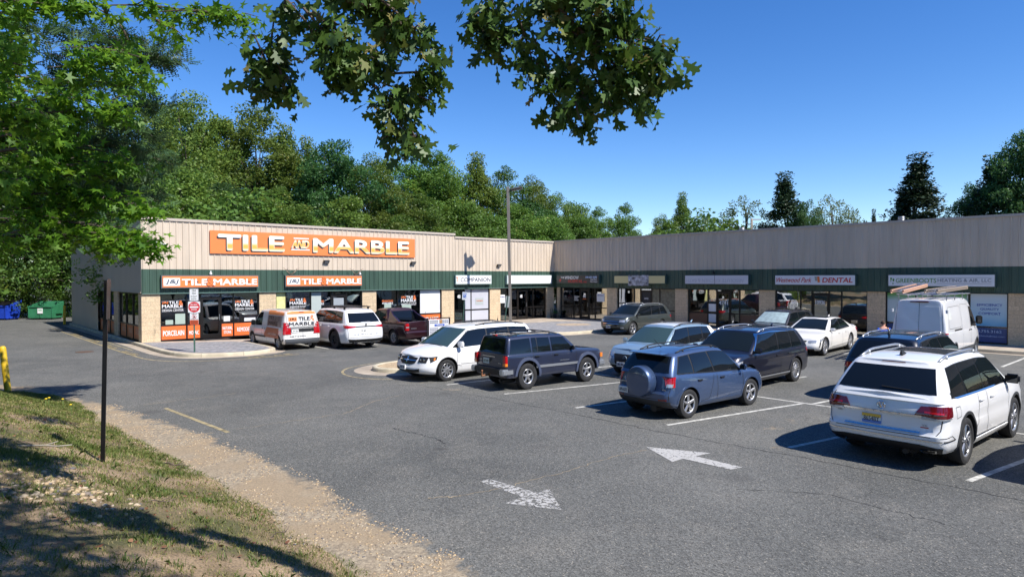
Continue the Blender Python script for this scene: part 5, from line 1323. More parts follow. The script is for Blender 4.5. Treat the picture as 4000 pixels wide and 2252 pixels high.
# ------------------------------------------------------------------ buildings
def cmu_material(name, stain):
    m = bpy.data.materials.new(name); m.use_nodes = True; n, l = nodes_of(m); b = n['Principled BSDF']; tc = n.new('ShaderNodeTexCoord')
    sp = n.new('ShaderNodeSeparateXYZ'); cb = n.new('ShaderNodeCombineXYZ'); l.new(tc.outputs['Object'], sp.inputs[0])
    ad = n.new('ShaderNodeMath'); ad.operation = 'ADD'; l.new(sp.outputs[0], ad.inputs[0]); l.new(sp.outputs[1], ad.inputs[1]); l.new(ad.outputs[0], cb.inputs[0]); l.new(sp.outputs[2], cb.inputs[1])
    t = n.new('ShaderNodeTexBrick'); t.inputs['Scale'].default_value = 1; t.inputs['Brick Width'].default_value = .40; t.inputs['Row Height'].default_value = .20; t.inputs['Mortar Size'].default_value = .006
    t.inputs['Color1'].default_value = (.62, .48, .31, 1); t.inputs['Color2'].default_value = (.55, .42, .27, 1); t.inputs['Mortar'].default_value = (.40, .32, .23, 1); l.new(cb.outputs[0], t.inputs['Vector'])
    nz = n.new('ShaderNodeTexNoise'); nz.inputs['Scale'].default_value = 14; nz.inputs['Detail'].default_value = 8; nz.inputs['Roughness'].default_value = .65; l.new(tc.outputs['Object'], nz.inputs['Vector'])
    r = n.new('ShaderNodeMapRange'); r.inputs[1].default_value = .3; r.inputs[2].default_value = .7; r.inputs[3].default_value = .75; r.inputs[4].default_value = 1.25; l.new(nz.outputs[0], r.inputs[0])
    x = n.new('ShaderNodeVectorMath'); x.operation = 'SCALE'; l.new(t.outputs['Color'], x.inputs[0]); l.new(r.outputs[0], x.inputs['Scale'])
    # water stains: streaks that run down the block
    mp = n.new('ShaderNodeMapping'); mp.inputs['Scale'].default_value = (2.2, 2.2, .45); l.new(tc.outputs['Object'], mp.inputs[0])
    n2 = n.new('ShaderNodeTexNoise'); n2.inputs['Scale'].default_value = 1.3; n2.inputs['Detail'].default_value = 9; n2.inputs['Roughness'].default_value = .7; l.new(mp.outputs[0], n2.inputs['Vector'])
    r2 = n.new('ShaderNodeMapRange'); r2.inputs[1].default_value = .55; r2.inputs[2].default_value = .68; r2.inputs[3].default_value = 0; r2.inputs[4].default_value = stain; l.new(n2.outputs[0], r2.inputs[0])
    mx = n.new('ShaderNodeMix'); mx.data_type = 'RGBA'; l.new(r2.outputs[0], mx.inputs[0]); l.new(x.outputs[0], mx.inputs[6]); mx.inputs[7].default_value = (.07, .06, .05, 1)
    l.new(mx.outputs[2], b.inputs['Base Color']); b.inputs['Roughness'].default_value = .9
    bp = n.new('ShaderNodeBump'); bp.inputs['Strength'].default_value = .9; bp.inputs['Distance'].default_value = .03; l.new(nz.outputs[0], bp.inputs['Height']); l.new(bp.outputs[0], b.inputs['Normal'])
    return m
M_CMU = cmu_material('split_face_block', .35); M_CMUD = cmu_material('stained_block', .9)

def ribbed(name, x0, x1, z0, z1, y, m, parent, pitch=.305, h=.032, phase=0.0):
    """profiled sheet: major ribs each pitch with minor swells, facing -Y"""
    bm = bmesh.new(); pts = [(x0, 0)]
    k = math.ceil((x0 - phase) / pitch); x = phase + k * pitch
    while x < x1 - .05:
        if x > x0 + .05:
            for dx, dy in ((-.040, 0), (-.018, h), (.018, h), (.040, 0)): pts.append((x + dx, dy))
            for c in (.102, .203):
                if x + c + .02 < x1:
                    for dx, dy in ((c - .016, 0), (c - .004, .006), (c + .004, .006), (c + .016, 0)): pts.append((x + dx, dy))
        x += pitch
    pts.append((x1, 0))
    A = [bm.verts.new((px, y - py, z0)) for px, py in pts]; B = [bm.verts.new((px, y - py, z1)) for px, py in pts]
    for i in range(len(pts) - 1): bm.faces.new((A[i], A[i + 1], B[i + 1], B[i]))
    return obj(name, bm, m, parent)

Zh, Zt = 2.40, 3.60
GY = .14          # glass plane behind the wall face
def storefront(bld, x0, x1, mull, door=None, rail=.90, panels=(), glass=None, frame_top=None, dark_door=False, dh=2.20, open_low=False):
    """framed shop window from x0 to x1; mull: mullion centres; door=(a,b); panels: (xa, xb, za, zb, material, text, text material)"""
    w = boxes('window', [(x0, x1, GY - .05, GY + .05, Zh - .07, Zh - .002), (x0, x1, GY - .05, GY + .05, .0, .07)] +
              [(a - .03, a + .03, GY - .055, GY + .055, .07, Zh - .07) for a in [x0 + .03, x1 - .03] + list(mull)], M_FRAME, bld)
    segs = sorted([x0] + list(mull) + [x1]); bars = []; g = glass or M_GLASS
    for a, b in zip(segs, segs[1:]):
        isd = door and a >= door[0] - .01 and b <= door[1] + .01
        if isd: continue
        boxes('glass', [(a + .03, b - .03, GY - .004, GY + .004, .07, Zh - .07)], g, w)
        bars.append((a + .03, b - .03, GY - .04, GY + .04, rail - .03, rail + .03))
    for q in bars: boxes('mid_rail', [q], M_FRAME, w)
    if door:
        a, b = door
        d = boxes('door', [(a + .03, a + .12, GY - .035, GY + .03, .02, dh), (b - .12, b - .03, GY - .035, GY + .03, .02, dh), (a + .12, b - .12, GY - .035, GY + .03, dh - .10, dh), (a + .12, b - .12, GY - .035, GY + .03, .02, .24), (a + .03, b - .03, GY - .05, GY + .05, dh + .01, dh + .05)], M_FRAME, bld)
        boxes('door_glass', [(a + .12, b - .12, GY - .004, GY + .004, .24, dh - .10)], M_INTD if dark_door else g, d)
        boxes('transom_glass', [(a + .03, b - .03, GY - .004, GY + .004, dh + .05, Zh - .07)], g, d)
        boxes('handle', [(b - .10, b - .075, GY - .085, GY - .06, .95, 1.25), (b - .10, b - .075, GY - .07, GY - .03, .97, .99), (b - .10, b - .075, GY - .07, GY - .03, 1.21, 1.23)], M_STEEL, d)
    for pn in panels:
        xa, xb, za, zb, m = pn[:5]
        p = boxes('infill_panel', [(xa, xb, GY - .016 - .004 * (m is not M_ORANGE), GY - .008, za, zb)], m, w)
        for tx in pn[5:]:
            s_, tx0, tz, tw, th, tm = tx[:6]
            text('lettering', s_, tx0, tz, tw, th, tm, p, y=GY - .022, bold=tx[6] if len(tx) > 6 else .02)
    return w
def letters(w, s_, x, z, tw, th, m, bold=.02, y=None, **k): return text('lettering', s_, x, z, tw, th, m, w, y=GY - .008 if y is None else y, bold=bold, **k)
M_WLET = mat('white_vinyl', (.82, .82, .82), .5); M_OLET = mat('orange_vinyl', (.80, .20, .05), .5); M_KLET = mat('black_vinyl', (.02, .02, .02), .5)
M_BLIND = mat('drawn_blind', (.46, .47, .52), .8, noise=(1, .06)); M_PAPER = mat('window_paper', (.66, .67, .67), .75, noise=(1.4, .08)); M_YPAN = mat('yellow_board', (.62, .60, .26), .7, noise=(2.5, .3)); M_BROWN = mat('brown_panel', (.12, .06, .035), .5)

def shell(name, label, loc, rz, spans, length, depth, roofs, tops, mats_side, pillars, stained=()):
    b = empty(name, loc, rz, label, 'shop building')
    return b

# --- tile shop: the taller block on the left
XA = -28.92
tb = empty('shop_building', (XA, -.06, 0), 0, 'taller left shop block with orange tile banner across its tan metal front', 'shop building')
LT = 19.11
ribbed('wall_panel', 0, LT, Zt, 6.03, -.05, M_TAN, tb, phase=.08)
ribbed('fascia_band', 0, LT, Zh, Zt - .004, -.055, M_GREEN, tb, phase=.08)
boxes('drip_edge', [(0, LT, -.10, .0, Zh - .03, Zh + .01)], mat('green_trim', (.10, .17, .15), .5), tb)
boxes('coping', [(-.06, LT + .03, -.12, .16, 6.02, 6.15)], M_COPING, tb)
boxes('coping', [(-.06, .16, .16, 19.5, 6.02, 6.15)], M_COPING, tb)
boxes('roof', [(.16, LT - .01, .16, 19.3, 5.62, 5.70)], mat('roof_membrane', (.30, .30, .30), .8), tb)
for a, b_ in ((0, .84), (5.78, 6.71), (12.09, 13.06), (18.07, 19.10)):
    boxes('pillar', [(a, b_, 0, .30 if a > 0 else .55, 0, Zh - .02)], M_CMU, tb)
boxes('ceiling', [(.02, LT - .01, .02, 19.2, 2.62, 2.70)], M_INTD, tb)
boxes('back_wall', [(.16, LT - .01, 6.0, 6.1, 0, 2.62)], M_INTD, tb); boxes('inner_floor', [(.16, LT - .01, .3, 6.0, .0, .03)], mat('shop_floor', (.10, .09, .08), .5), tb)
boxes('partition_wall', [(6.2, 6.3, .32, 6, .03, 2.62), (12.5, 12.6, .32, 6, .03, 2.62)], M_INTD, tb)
# side wall facing the drive, ribs run down it too
bm = bmesh.new()
def side_sheet(bm, ya, yb, za, zb):
    pts = [(ya, 0)]; y = math.ceil(ya / .15) * .15
    while y < yb - .04:
        if y > ya + .03: pts += [(y - .02, 0), (y - .008, .012), (y + .008, .012), (y + .02, 0)]
        y += .15
    pts.append((yb, 0)); A = [bm.verts.new((-d, q, za)) for q, d in pts]; B = [bm.verts.new((-d, q, zb)) for q, d in pts]
    for i in range(len(pts) - 1): bm.faces.new((A[i], B[i], B[i + 1], A[i + 1]))
side_sheet(bm, -.05, 19.5, 2.46, 6.03); side_sheet(bm, 10.46, 19.5, 0, 2.46)
obj('side_wall', bm, mat('side_siding', (.50, .43, .33), .5, noise=(.6, .05)), tb)
boxes('rear_wall', [(.0, LT, 19.5, 19.6, 0, 6.1)], M_TAN, tb)
boxes('window_head', [(-.05, .06, .0, 10.5, 2.43, 2.47)], M_TAN, tb)
boxes('pillar', [(0, .3, 5.1, 6.1, 0, 2.43)], M_CMU, tb); boxes('pillar', [(.01, .3, .551, .66, 0, 2.43)], M_CMU, tb)
sw_ = []
for a, b_, ms in ((.66, 5.1, (2.15, 3.62)), (6.1, 10.46, (7.55, 9.0))):
    fr = [(.08, .18, a, b_, Zh - .05, Zh + .03), (.08, .18, a, b_, 0, .07), (.08, .18, a, b_, .73, .79)] + [(.075, .185, q - .03, q + .03, .07, Zh - .05) for q in (a + .03, b_ - .03, *ms)]
    w = boxes('window', fr, M_FRAME, tb); sg_ = [a] + list(ms) + [b_]
    for q, r_ in zip(sg_, sg_[1:]):
        boxes('glass', [(.126, .134, q + .03, r_ - .03, .79, Zh - .05)], M_GLASSR, w); p = boxes('infill_panel', [(.12, .14, q + .03, r_ - .03, .07, .73)], mat('sun_bleached_orange', (.52, .16, .06), .5), w)
        me = text_mesh('TILE', .7, .22, t=.004, bold=.03); o = link_mesh('lettering', me, p, mat('faded_lettering', (.50, .32, .24), .6)); o.matrix_local = Matrix.Translation((.116, (q + r_) / 2 + .35, .33)) @ Matrix.Rotation(R(-90), 4, 'Z')
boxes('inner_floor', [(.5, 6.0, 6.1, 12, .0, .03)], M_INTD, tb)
J = ('J&J', 'TILE', 'MARBLE')
w = storefront(tb, .84, 5.78, (2.10, 2.77, 3.78, 4.43), (2.77, 3.78), rail=.79, dh=2.12, panels=(
    (.90, 2.05, .07, .74, M_ORANGE, ('PORCELAIN', .98, .25, .98, .26, M_WLET, .02)), (2.14, 2.73, .07, .74, M_ORANGE, ('MOSAIC', 2.2, .25, .48, .2, M_WLET, .018)),
    (3.82, 4.40, .07, .74, M_ORANGE, ('NATURAL', 3.86, .42, .50, .16, M_WLET, .018), ('STONE', 3.92, .20, .38, .16, M_WLET, .018)), (4.47, 5.72, .07, .74, M_ORANGE, ('REMODELING', 4.62, .28, 1.0, .22, M_WLET, .018)),
    (3.92, 4.25, .86, 1.14, M_PAPER), (1.55, 2.02, .82, 1.35, mat('stock_board', (.34, .42, .36), .8)), (1.10, 1.45, .82, 1.05, mat('stock_board', (.34, .42, .36), .8)), (5.0, 5.6, .80, 1.0, M_PAPER)))
def jj(w, x, z, s, sub=None, sw=1.0, amp=M_OLET):
    letters(w, 'J&J', x, z + .20 * s, .28 * s, .13 * s, M_OLET); letters(w, 'TILE', x + .32 * s, z + .20 * s, .46 * s, .14 * s, M_WLET, .02); letters(w, 'MARBLE', x, z, .98 * s, .17 * s, M_WLET, .02); letters(w, '&', x + .80 * s, z + .12 * s, .18 * s, .24 * s, amp, y=GY - .014)
    if sub: letters(w, sub, x, z - .19 * s, sw, .12 * s, M_WLET, .0)
jj(w, .95, 1.66, .98, 'DESIGN CENTER', 1.0); jj(w, 4.52, 1.62, 1.0, 'DESIGN CENTER', 1.02)
w = storefront(tb, 6.71, 12.09, (7.33, 8.80, 10.08, 11.97 - .9), (10.08, 11.07), rail=.79, dh=2.12, panels=((6.74, 7.30, .07, 2.33, M_YPAN), (8.84, 9.45, .82, 2.3, mat('pale_blind', (.40, .45, .43), .8)), (10.24, 10.9, .9, 1.95, mat('grey_blind', (.30, .33, .36), .8))))
jj(w, 7.55, 1.63, 1.0, 'WAREHOUSE OUTLET', .95); letters(w, 'FINANCING', 9.0, 1.72, .62, .12, M_OLET); letters(w, 'AVAILABLE', 9.0, 1.57, .62, .12, M_WLET)
w = storefront(tb, 13.06, 18.07, (14.67, 16.35), None, rail=.75, panels=((16.38, 18.03, .80, 2.33, M_PAPER), (16.38, 18.03, .07, .72, M_ORANGE, ('CERAMIC', 16.55, .28, 1.3, .24, M_WLET, .02)), (13.10, 14.6, .07, .72, M_ORANGE), (14.7, 16.3, .07, .72, M_ORANGE), (13.7, 14.2, .8, 1.5, mat('stock_board', (.34, .42, .36), .8)), (15.0, 15.7, .8, 1.4, mat('stock_board', (.34, .42, .36), .8))))
letters(w, 'FINANCING', 13.55, 1.62, .78, .12, M_OLET); letters(w, 'AVAILABLE', 13.55, 1.48, .78, .12, M_WLET); jj(w, 14.95, 1.58, 1.15, 'WAREHOUSE OUTLET', 1.15)

# --- lower middle block
mb = empty('shop_building', (XA + LT, 0, 0), 0, 'lower middle shop block between the tile shop and the inner corner', 'shop building')
LM = 9.81
ribbed('wall_panel', 0, LM, Zt, 5.84, -.05, M_TAN, mb, phase=.12); ribbed('fascia_band', 0, LM, Zh, Zt - .004, -.055, M_GREEN, mb, phase=.12)
boxes('drip_edge', [(0, LM - .05, -.10, .0, Zh - .03, Zh + .01)], mat('green_trim', (.1, .17, .15), .5), mb)
boxes('coping', [(0.04, LM, -.12, .16, 5.83, 5.95)], M_COPING, mb); boxes('roof', [(0, LM + 14, .16, 19, 5.45, 5.52)], mat('roof_membrane', (.3, .3, .3), .8), mb)
for a, b_ in ((3.24, 4.24), (8.98, 9.80)): boxes('pillar', [(a, b_, 0, .30, 0, Zh - .02)], M_CMU, mb)
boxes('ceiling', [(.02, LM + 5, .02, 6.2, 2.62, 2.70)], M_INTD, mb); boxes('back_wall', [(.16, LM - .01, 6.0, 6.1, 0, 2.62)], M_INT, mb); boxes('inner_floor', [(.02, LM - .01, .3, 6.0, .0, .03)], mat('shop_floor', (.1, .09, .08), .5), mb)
boxes('partition_wall', [(.01, .08, .3, 6, .03, 2.62), (3.7, 3.8, .3, 6, .03, 2.62), (LM - .12, LM - .02, .3, 6, .03, 2.62)], M_INT, mb)
w = storefront(mb, .02, 3.24, (1.0, 1.60), (.06, 1.0), rail=.88, panels=((1.04, 1.56, .93, 2.33, M_BLIND), (1.64, 3.18, .93, 2.33, M_BLIND), (1.04, 1.56, .07, .84, M_BLIND), (1.64, 3.18, .07, .84, M_BLIND)))
w2_ = boxes('notice', [(2.0, 2.72, GY - .03, GY - .022, 1.22, 1.70)], mat('notice_grey', (.38, .42, .42), .6), mb); text('lettering', 'COMPANION', 2.06, 1.46, .6, .08, M_OLET, w2_, y=GY - .031)
text('lettering', '4753', .40, 1.72, .24, .22, M_WLET, mb, y=GY - .045, bold=.03)
w = storefront(mb, 4.24, 8.98, (5.40, 6.01, 6.99, 7.62), (6.01, 6.99), rail=.90)
boxes('notice', [(4.28, 4.78, GY - .02, GY - .012, 1.28, 1.88)], M_WHITE, w); letters(w, 'ALL AMERICAN', 4.32, 1.70, .42, .07, mat('blue_ink', (.05, .08, .35), .5), y=GY - .024); letters(w, '4755', 6.28, 1.62, .22, .22, M_WLET, .03, y=GY - .045)

# --- right wing, seen from the lot; local x runs from the inner corner towards the camera
rw = empty('shop_building', (0, 0, 0), R(-90), 'long right shop wing in shade with five tenant signs', 'shop building')
LR = 47.0
ribbed('wall_panel', 0.06, LR, Zt, 5.88, -.05, M_TAN, rw, phase=.1); ribbed('fascia_band', 0.06, LR, Zh, Zt - .004, -.055, M_GREEN, rw, phase=.1)
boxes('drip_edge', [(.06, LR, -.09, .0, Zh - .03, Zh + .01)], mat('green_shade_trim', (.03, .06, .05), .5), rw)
boxes('coping', [(.17, LR, -.12, .16, 5.87, 5.99)], M_COPING, rw); boxes('roof', [(-5, LR, .17, 18, 5.46, 5.52)], mat('roof_membrane', (.3, .3, .3), .8), rw)
for a, b_, st in ((.31, .62, 1), (5.34, 6.26, 1), (11.12, 12.06, 0), (16.95, 17.92, 0), (22.95, 23.82, 1), (28.98, 30.4, 0), (35.2, 36.2, 0), (41, 42, 1)):
    boxes('pillar', [(a, b_, 0, .30, 0, Zh - .02)], M_CMUD if st else M_CMU, rw)
boxes('ceiling', [(.3, LR, .02, 6.2, 2.62, 2.70)], M_INTD, rw); boxes('back_wall', [(.32, LR, 6.0, 6.1, 0, 2.62)], M_INT, rw); boxes('inner_floor', [(.31, LR, .3, 6.0, .0, .03)], mat('shop_floor', (.1, .09, .08), .5), rw)
boxes('partition_wall', [(q, q + .1, .3, 6, .03, 2.62) for q in (.32, 5.75, 11.55, 17.4, 23.3, 29.6, 35.6, 41.5, 46.8)], M_INT, rw)
w = storefront(rw, .62, 5.34, (1.99, 2.63, 3.53, 4.12), (2.63, 3.53), glass=M_GLASSR, panels=((4.28, 5.0, 1.35, 1.95, M_PAPER),))
text('lettering', 'Family Owned\nDual Pane\nGlass Repair', 2.03, 1.35, .5, .40, M_WLET, w, y=GY - .01); letters(w, '4745', 2.95, 1.62, .26, .2, M_WLET, .03, y=GY - .045); letters(w, 'HOSPITAL', 2.9, 1.48, .4, .07, M_OLET, y=GY - .045)
letters(w, 'WINDOW HOSPITAL', 4.34, 1.78, .6, .07, mat('blue_ink', (.05, .08, .35), .5), y=GY - .024)
w = storefront(rw, 6.26, 11.12, (7.70, 8.25, 9.18, 9.84), (8.25, 9.18), glass=M_GLASSR, dark_door=True, panels=((9.88, 11.06, .07, 2.33, mat('khaki_blind', (.20, .18, .12), .8, noise=(6, .25))), (9.22, 9.80, .07, 2.33, mat('khaki_blind', (.2, .18, .12), .8))))
letters(w, '4743', 8.58, 1.62, .32, .11, M_WLET, .02, y=GY - .045)
w = storefront(rw, 12.06, 16.95, (13.48, 14.10, 15.04, 15.65), (14.10, 15.04), glass=M_GLASSR, panels=((12.10, 13.44, .07, .84, M_BROWN), (15.68, 16.9, .07, .84, M_BROWN), (13.53, 14.04, .98, 1.46, M_PAPER), (13.53, 14.04, .30, .82, M_PAPER)))
letters(w, '4741', 14.27, 1.42, .60, .24, M_WLET, .02, y=GY - .045)
w = storefront(rw, 17.92, 22.95, (19.38, 20.02, 20.96, 21.61), (20.02, 20.96), glass=M_GLASSR)
bl = bmesh.new()
for i in range(34): box(bl, 21.66, 22.90, GY + .03, GY + .05, .62 + i * .051, .655 + i * .051)
obj('window_blind', bl, mat('slat_blind', (.42, .50, .50), .6), w)
letters(w, '10936', 20.22, 1.62, .52, .22, M_WLET, .02, y=GY - .045); letters(w, '(Suite 4737)', 20.16, 2.24, .6, .07, M_WLET, .0, y=GY - .045)
def graphic(name, stops):
    m = bpy.data.materials.new(name); m.use_nodes = True; n, l = nodes_of(m); b = n['Principled BSDF']; tc = n.new('ShaderNodeTexCoord'); sp = n.new('ShaderNodeSeparateXYZ'); l.new(tc.outputs['Object'], sp.inputs[0])
    nz = n.new('ShaderNodeTexNoise'); nz.inputs['Scale'].default_value = 1.2; l.new(tc.outputs['Object'], nz.inputs['Vector'])
    ad = n.new('ShaderNodeMath'); ad.operation = 'MULTIPLY_ADD'; ad.inputs[1].default_value = .35; l.new(nz.outputs[0], ad.inputs[0]); l.new(sp.outputs[2], ad.inputs[2])
    dv = n.new('ShaderNodeMath'); dv.operation = 'MULTIPLY'; dv.inputs[1].default_value = 1 / 2.6; l.new(ad.outputs[0], dv.inputs[0])
    r = n.new('ShaderNodeValToRGB'); e = r.color_ramp.elements; e[0].position, e[0].color = stops[0][0], (*stops[0][1], 1); e[1].position, e[1].color = stops[-1][0], (*stops[-1][1], 1)
    for p, c in stops[1:-1]: e.new(p).color = (*c, 1)
    l.new(dv.outputs[0], r.inputs[0]); l.new(r.outputs[0], b.inputs['Base Color']); b.inputs['Roughness'].default_value = .3; return m
GR1 = graphic('printed_wave_film', [(0, (.03, .10, .30)), (.34, (.04, .13, .36)), (.40, (.10, .38, .62)), (.55, (.34, .55, .68)), (1, (.62, .68, .72))]); GR2 = graphic('printed_green_film', [(0, (.04, .14, .36)), (.3, (.45, .58, .62)), (.8, (.50, .60, .62)), (.95, (.14, .40, .10)), (1, (.14, .4, .1))])
w = storefront(rw, 23.82, 28.98, (25.2, 25.9, 27.45), None, rail=.78, glass=M_GLASSR, panels=((23.88, 25.16, .85, 2.33, GR2), (25.24, 25.86, .85, 2.33, GR2), (25.94, 27.4, .85, 2.33, GR2), (27.50, 28.93, .82, 2.33, GR1), (27.50, 28.93, .07, .74, mat('navy_film', (.02, .06, .20), .3)), (23.88, 27.4, .07, .74, mat('navy_film', (.02, .06, .20), .3))))
BL = mat('blue_lettering', (.05, .10, .42), .4)
for s_, z, x, tw in (('EFFICIENCY', 1.75, 27.76, .98), ('QUALITY', 1.55, 27.88, .74), ('COMFORT', 1.35, 27.82, .86)): letters(w, s_, x, z, tw, .12, BL, .01, y=GY - .024)
letters(w, '540.755.3162', 27.56, .52, 1.16, .12, mat('pale_lettering', (.45, .58, .75), .4), .0, y=GY - .024); letters(w, 'greenbootshvac.com', 27.56, .30, 1.3, .10, mat('pale_lettering', (.45, .58, .75), .4), .0, y=GY - .024)
storefront(rw, 30.4, 35.2, (32, 32.8, 33.7), (32.8, 33.7), glass=M_GLASSR); storefront(rw, 36.2, 41.0, (37.8, 38.6, 39.6), (38.6, 39.6), glass=M_GLASSR)

# ------------------------------------------------------------------ wall signs (each hangs on a wall: a thing of its own)
def sign_box(label, x0, x1, z0, z1, frame, face, wing='L', name='shop_sign', d=.22, cat='sign', ybase=-.10):
    """cabinet with its face; child frame origin at the wall, local x along it"""
    s = empty(name, (0, 0, 0) if wing == 'R' else (XA, 0, 0), R(-90) if wing == 'R' else 0, label, cat)
    if wing == 'L': x0, x1 = x0 - XA, x1 - XA
    boxes('cabinet', [(x0 - .05, x1 + .05, ybase - d + .02, ybase, z0 - .05, z1 + .05)], frame, s)
    boxes('face', [(x0, x1, ybase - d, ybase - d + .03, z0, z1)], face, s)
    s['yf'] = ybase - d; s['x0'] = x0; s['x1'] = x1
    return s
def sl(s, t, x, z, w, h, m, bold=.02, dy=.0, **k): return text('lettering', t, x, z, w, h, m, s, y=s['yf'] - .002 - dy, bold=bold, **k)
G_FR = mat('grey_sign_frame', (.12, .13, .13), .5); G_FRG = mat('green_sign_frame', (.04, .08, .07), .5); S_OR = mat('sign_orange', (.88, .22, .06), .4); S_WH = mat('sign_white', (.86, .86, .83), .4)
for x0, x1, lb in ((-28.03, -23.31, 'long orange sign above the shop door behind the do not enter post'), (-21.72, -17.02, 'long orange sign below the two pairs of antlers')):
    s = sign_box(lb, x0, x1, 2.70, 3.25, G_FR, S_OR); a = s['x0']
    p = boxes('white_patch', [(a + .04, a + .80, s['yf'] - .012, s['yf'], 2.77, 3.16)], S_WH, s); text('lettering', 'J&J', a + .12, 2.84, .62, .25, mat('navy_letters', (.01, .02, .06), .5), s, y=s['yf'] - .014, shear=.15, bold=.01)
    sl(s, 'TILE', a + .90, 2.80, 1.22, .30, M_WLET, .055); sl(s, 'MARBLE', a + 2.42, 2.80, 2.24, .30, M_WLET, .055); sl(s, '&', a + 2.06, 2.74, .38, .44, M_KLET, .03, .008); sl(s, '&', a + 2.075, 2.755, .35, .41, S_OR, .0, .016)
    for q in (1.19, 1.60, 4.20): boxes('dot', [(a + q, a + q + .07, s['yf'] - .014, s['yf'], 2.93, 3.00)], M_KLET, s)
s = sign_box('white sign reading COMPANION beside the roof step', -9.80, -6.70, 2.72, 3.27, mat('pale_green_frame', (.30, .40, .37), .5), S_WH, ybase=-.08); sl(s, 'COMPANION', s['x0'] + .36, 2.86, 2.66, .27, mat('navy_letters', (.01, .02, .06), .5), .012); sl(s, 'T', s['x0'] + .0, 2.86, .16, .32, M_OLET, .03)
s = sign_box('blank white sign behind the lamp pole', -5.13, -.57, 2.70, 3.27, mat('pale_green_frame', (.3, .4, .37), .5), S_WH, ybase=-.08)
s = sign_box('black sign with red and white words nearest the inner corner', .66, 4.84, 2.72, 3.28, G_FRG, mat('sign_black', (.035, .03, .03), .4), 'R', d=.26)
sl(s, 'THE', 1.08, 3.06, .36, .14, M_WLET); sl(s, 'WINDOW', 1.50, 3.00, 1.42, .24, M_WLET, .018); sl(s, 'HOSPITAL', 1.86, 2.74, 1.46, .22, mat('red_letters', (.55, .05, .04), .5), .02); sl(s, 'INC', 3.42, 2.74, .34, .12, mat('red_letters', (.55, .05, .04), .5), .01)
sl(s, '540-603-0088', 3.60, 3.08, 1.10, .14, mat('pale_blue_letters', (.5, .65, .9), .5), .01); sl(s, 'Dual Pane', 4.1, 2.93, .58, .12, M_WLET, .0); sl(s, 'Glass Repair', 4.05, 2.76, .70, .12, M_WLET, .0)
boxes('red_cross', [(.98, 1.06, s['yf'] - .012, s['yf'], 2.80, 3.04), (.90, 1.14, s['yf'] - .013, s['yf'], 2.89, 2.95)], mat('red_letters', (.55, .05, .04), .5), s)
s = sign_box('blank straw coloured sign half covered by a grey banner', 6.32, 10.55, 2.73, 3.23, G_FRG, mat('sign_straw', (.62, .54, .27), .5), 'R', d=.26)
bn = empty('banner', (0, 0, 0), R(-90), 'wrinkled grey photo banner tied over the straw sign', 'banner')
bm = bmesh.new(); N = 24
vv = [[bm.verts.new((7.56 + 1.72 * i / N, -.385 - .025 * math.sin(i * 1.1 + j) * (.3 + j / 8), 3.28 - .72 * j / 8 + .012 * math.sin(i * .8 + j * 2))) for i in range(N + 1)] for j in range(9)]
for j in range(8):
    for i in range(N): bm.faces.new((vv[j][i], vv[j + 1][i], vv[j + 1][i + 1], vv[j][i + 1])).smooth = True
obj('sheet', bm, mat('printed_banner', (.30, .30, .33), .5, noise=(4.5, 1.0, 9)), bn); text('lettering', '540 479 7735', 8.72, 2.82, .5, .08, M_WLET, bn, y=-.42); text('lettering', '8', 7.62, 2.86, .14, .16, M_WLET, bn, y=-.42); text('lettering', 'HARDSCAPE', 7.9, 3.16, 1.0, .06, M_WLET, bn, y=-.42)
s = sign_box('white sign with ghosted upside down lettering', 12.12, 16.44, 2.72, 3.24, G_FRG, mat('sign_pale', (.62, .62, .66), .5), 'R', d=.26)
o = sl(s, 'ABSOLUTE KITCHEN & BATH', 16.3, 2.98, 4.0, .22, mat('ghost_letters', (.50, .50, .56), .5), .0); o.matrix_local = Matrix.Translation((16.2, s['yf'] - .0, 3.03)) @ Matrix.Rotation(PI, 4, 'Y')
boxes('seam', [(14.22, 14.24, s['yf'] - .006, s['yf'], 2.72, 3.24)], M_BLACK, s)
s = sign_box('white dental sign with red lettering', 18.12, 22.46, 2.71, 3.22, G_FRG, mat('sign_pale2', (.74, .74, .76), .4), 'R', d=.26)
RL = mat('crimson_letters', (.55, .03, .03), .5); sl(s, 'Westwood Park', 18.2, 2.84, 2.0, .26, RL, -.01, shear=.4); sl(s, 'DENTAL', 20.78, 2.84, 1.56, .25, RL, .03, shear=.15)
bm = bmesh.new()
for px, c in ((20.36, 0), (20.50, 1)): box(bm, px, px + .12, s['yf'] - .01, s['yf'], 2.92 - c * .08, 3.16, c)
for vtx in bm.verts:
    if vtx.co.z < 2.95: vtx.co.x += .03
obj('tooth_emblem', bm, [M_STEEL, M_OLET], s)
s = sign_box('white sign with green boot prints and thin grey lettering', 24.08, 28.53, 2.68, 3.22, G_FRG, mat('sign_pale2', (.74, .74, .76), .4), 'R', d=.26)
GL = mat('leaf_green_letters', (.10, .27, .05), .5); GG = mat('slate_letters', (.20, .21, .24), .5); sl(s, 'GREENBOOTS', 24.42, 2.84, 1.78, .22, GL, .0); sl(s, 'HEATING & AIR, LLC', 26.26, 2.86, 2.15, .18, GG, -.005)
boxes('rule', [(26.24, 28.42, s['yf'] - .01, s['yf'], 3.08, 3.09), (26.24, 28.42, s['yf'] - .01, s['yf'], 2.80, 2.81)], GG, s)
bm = bmesh.new()
for px, pz, r_ in ((24.20, 3.04, .055), (24.19, 2.93, .03), (24.31, 2.98, .06), (24.29, 2.80, .035)): bmesh.ops.create_uvsphere(bm, u_segments=10, v_segments=6, radius=r_, matrix=Matrix.Translation((px, s['yf'] - .002, pz)) @ Matrix.Diagonal((.8, .1, 1.3, 1)))
obj('boot_print', bm, GL, s)

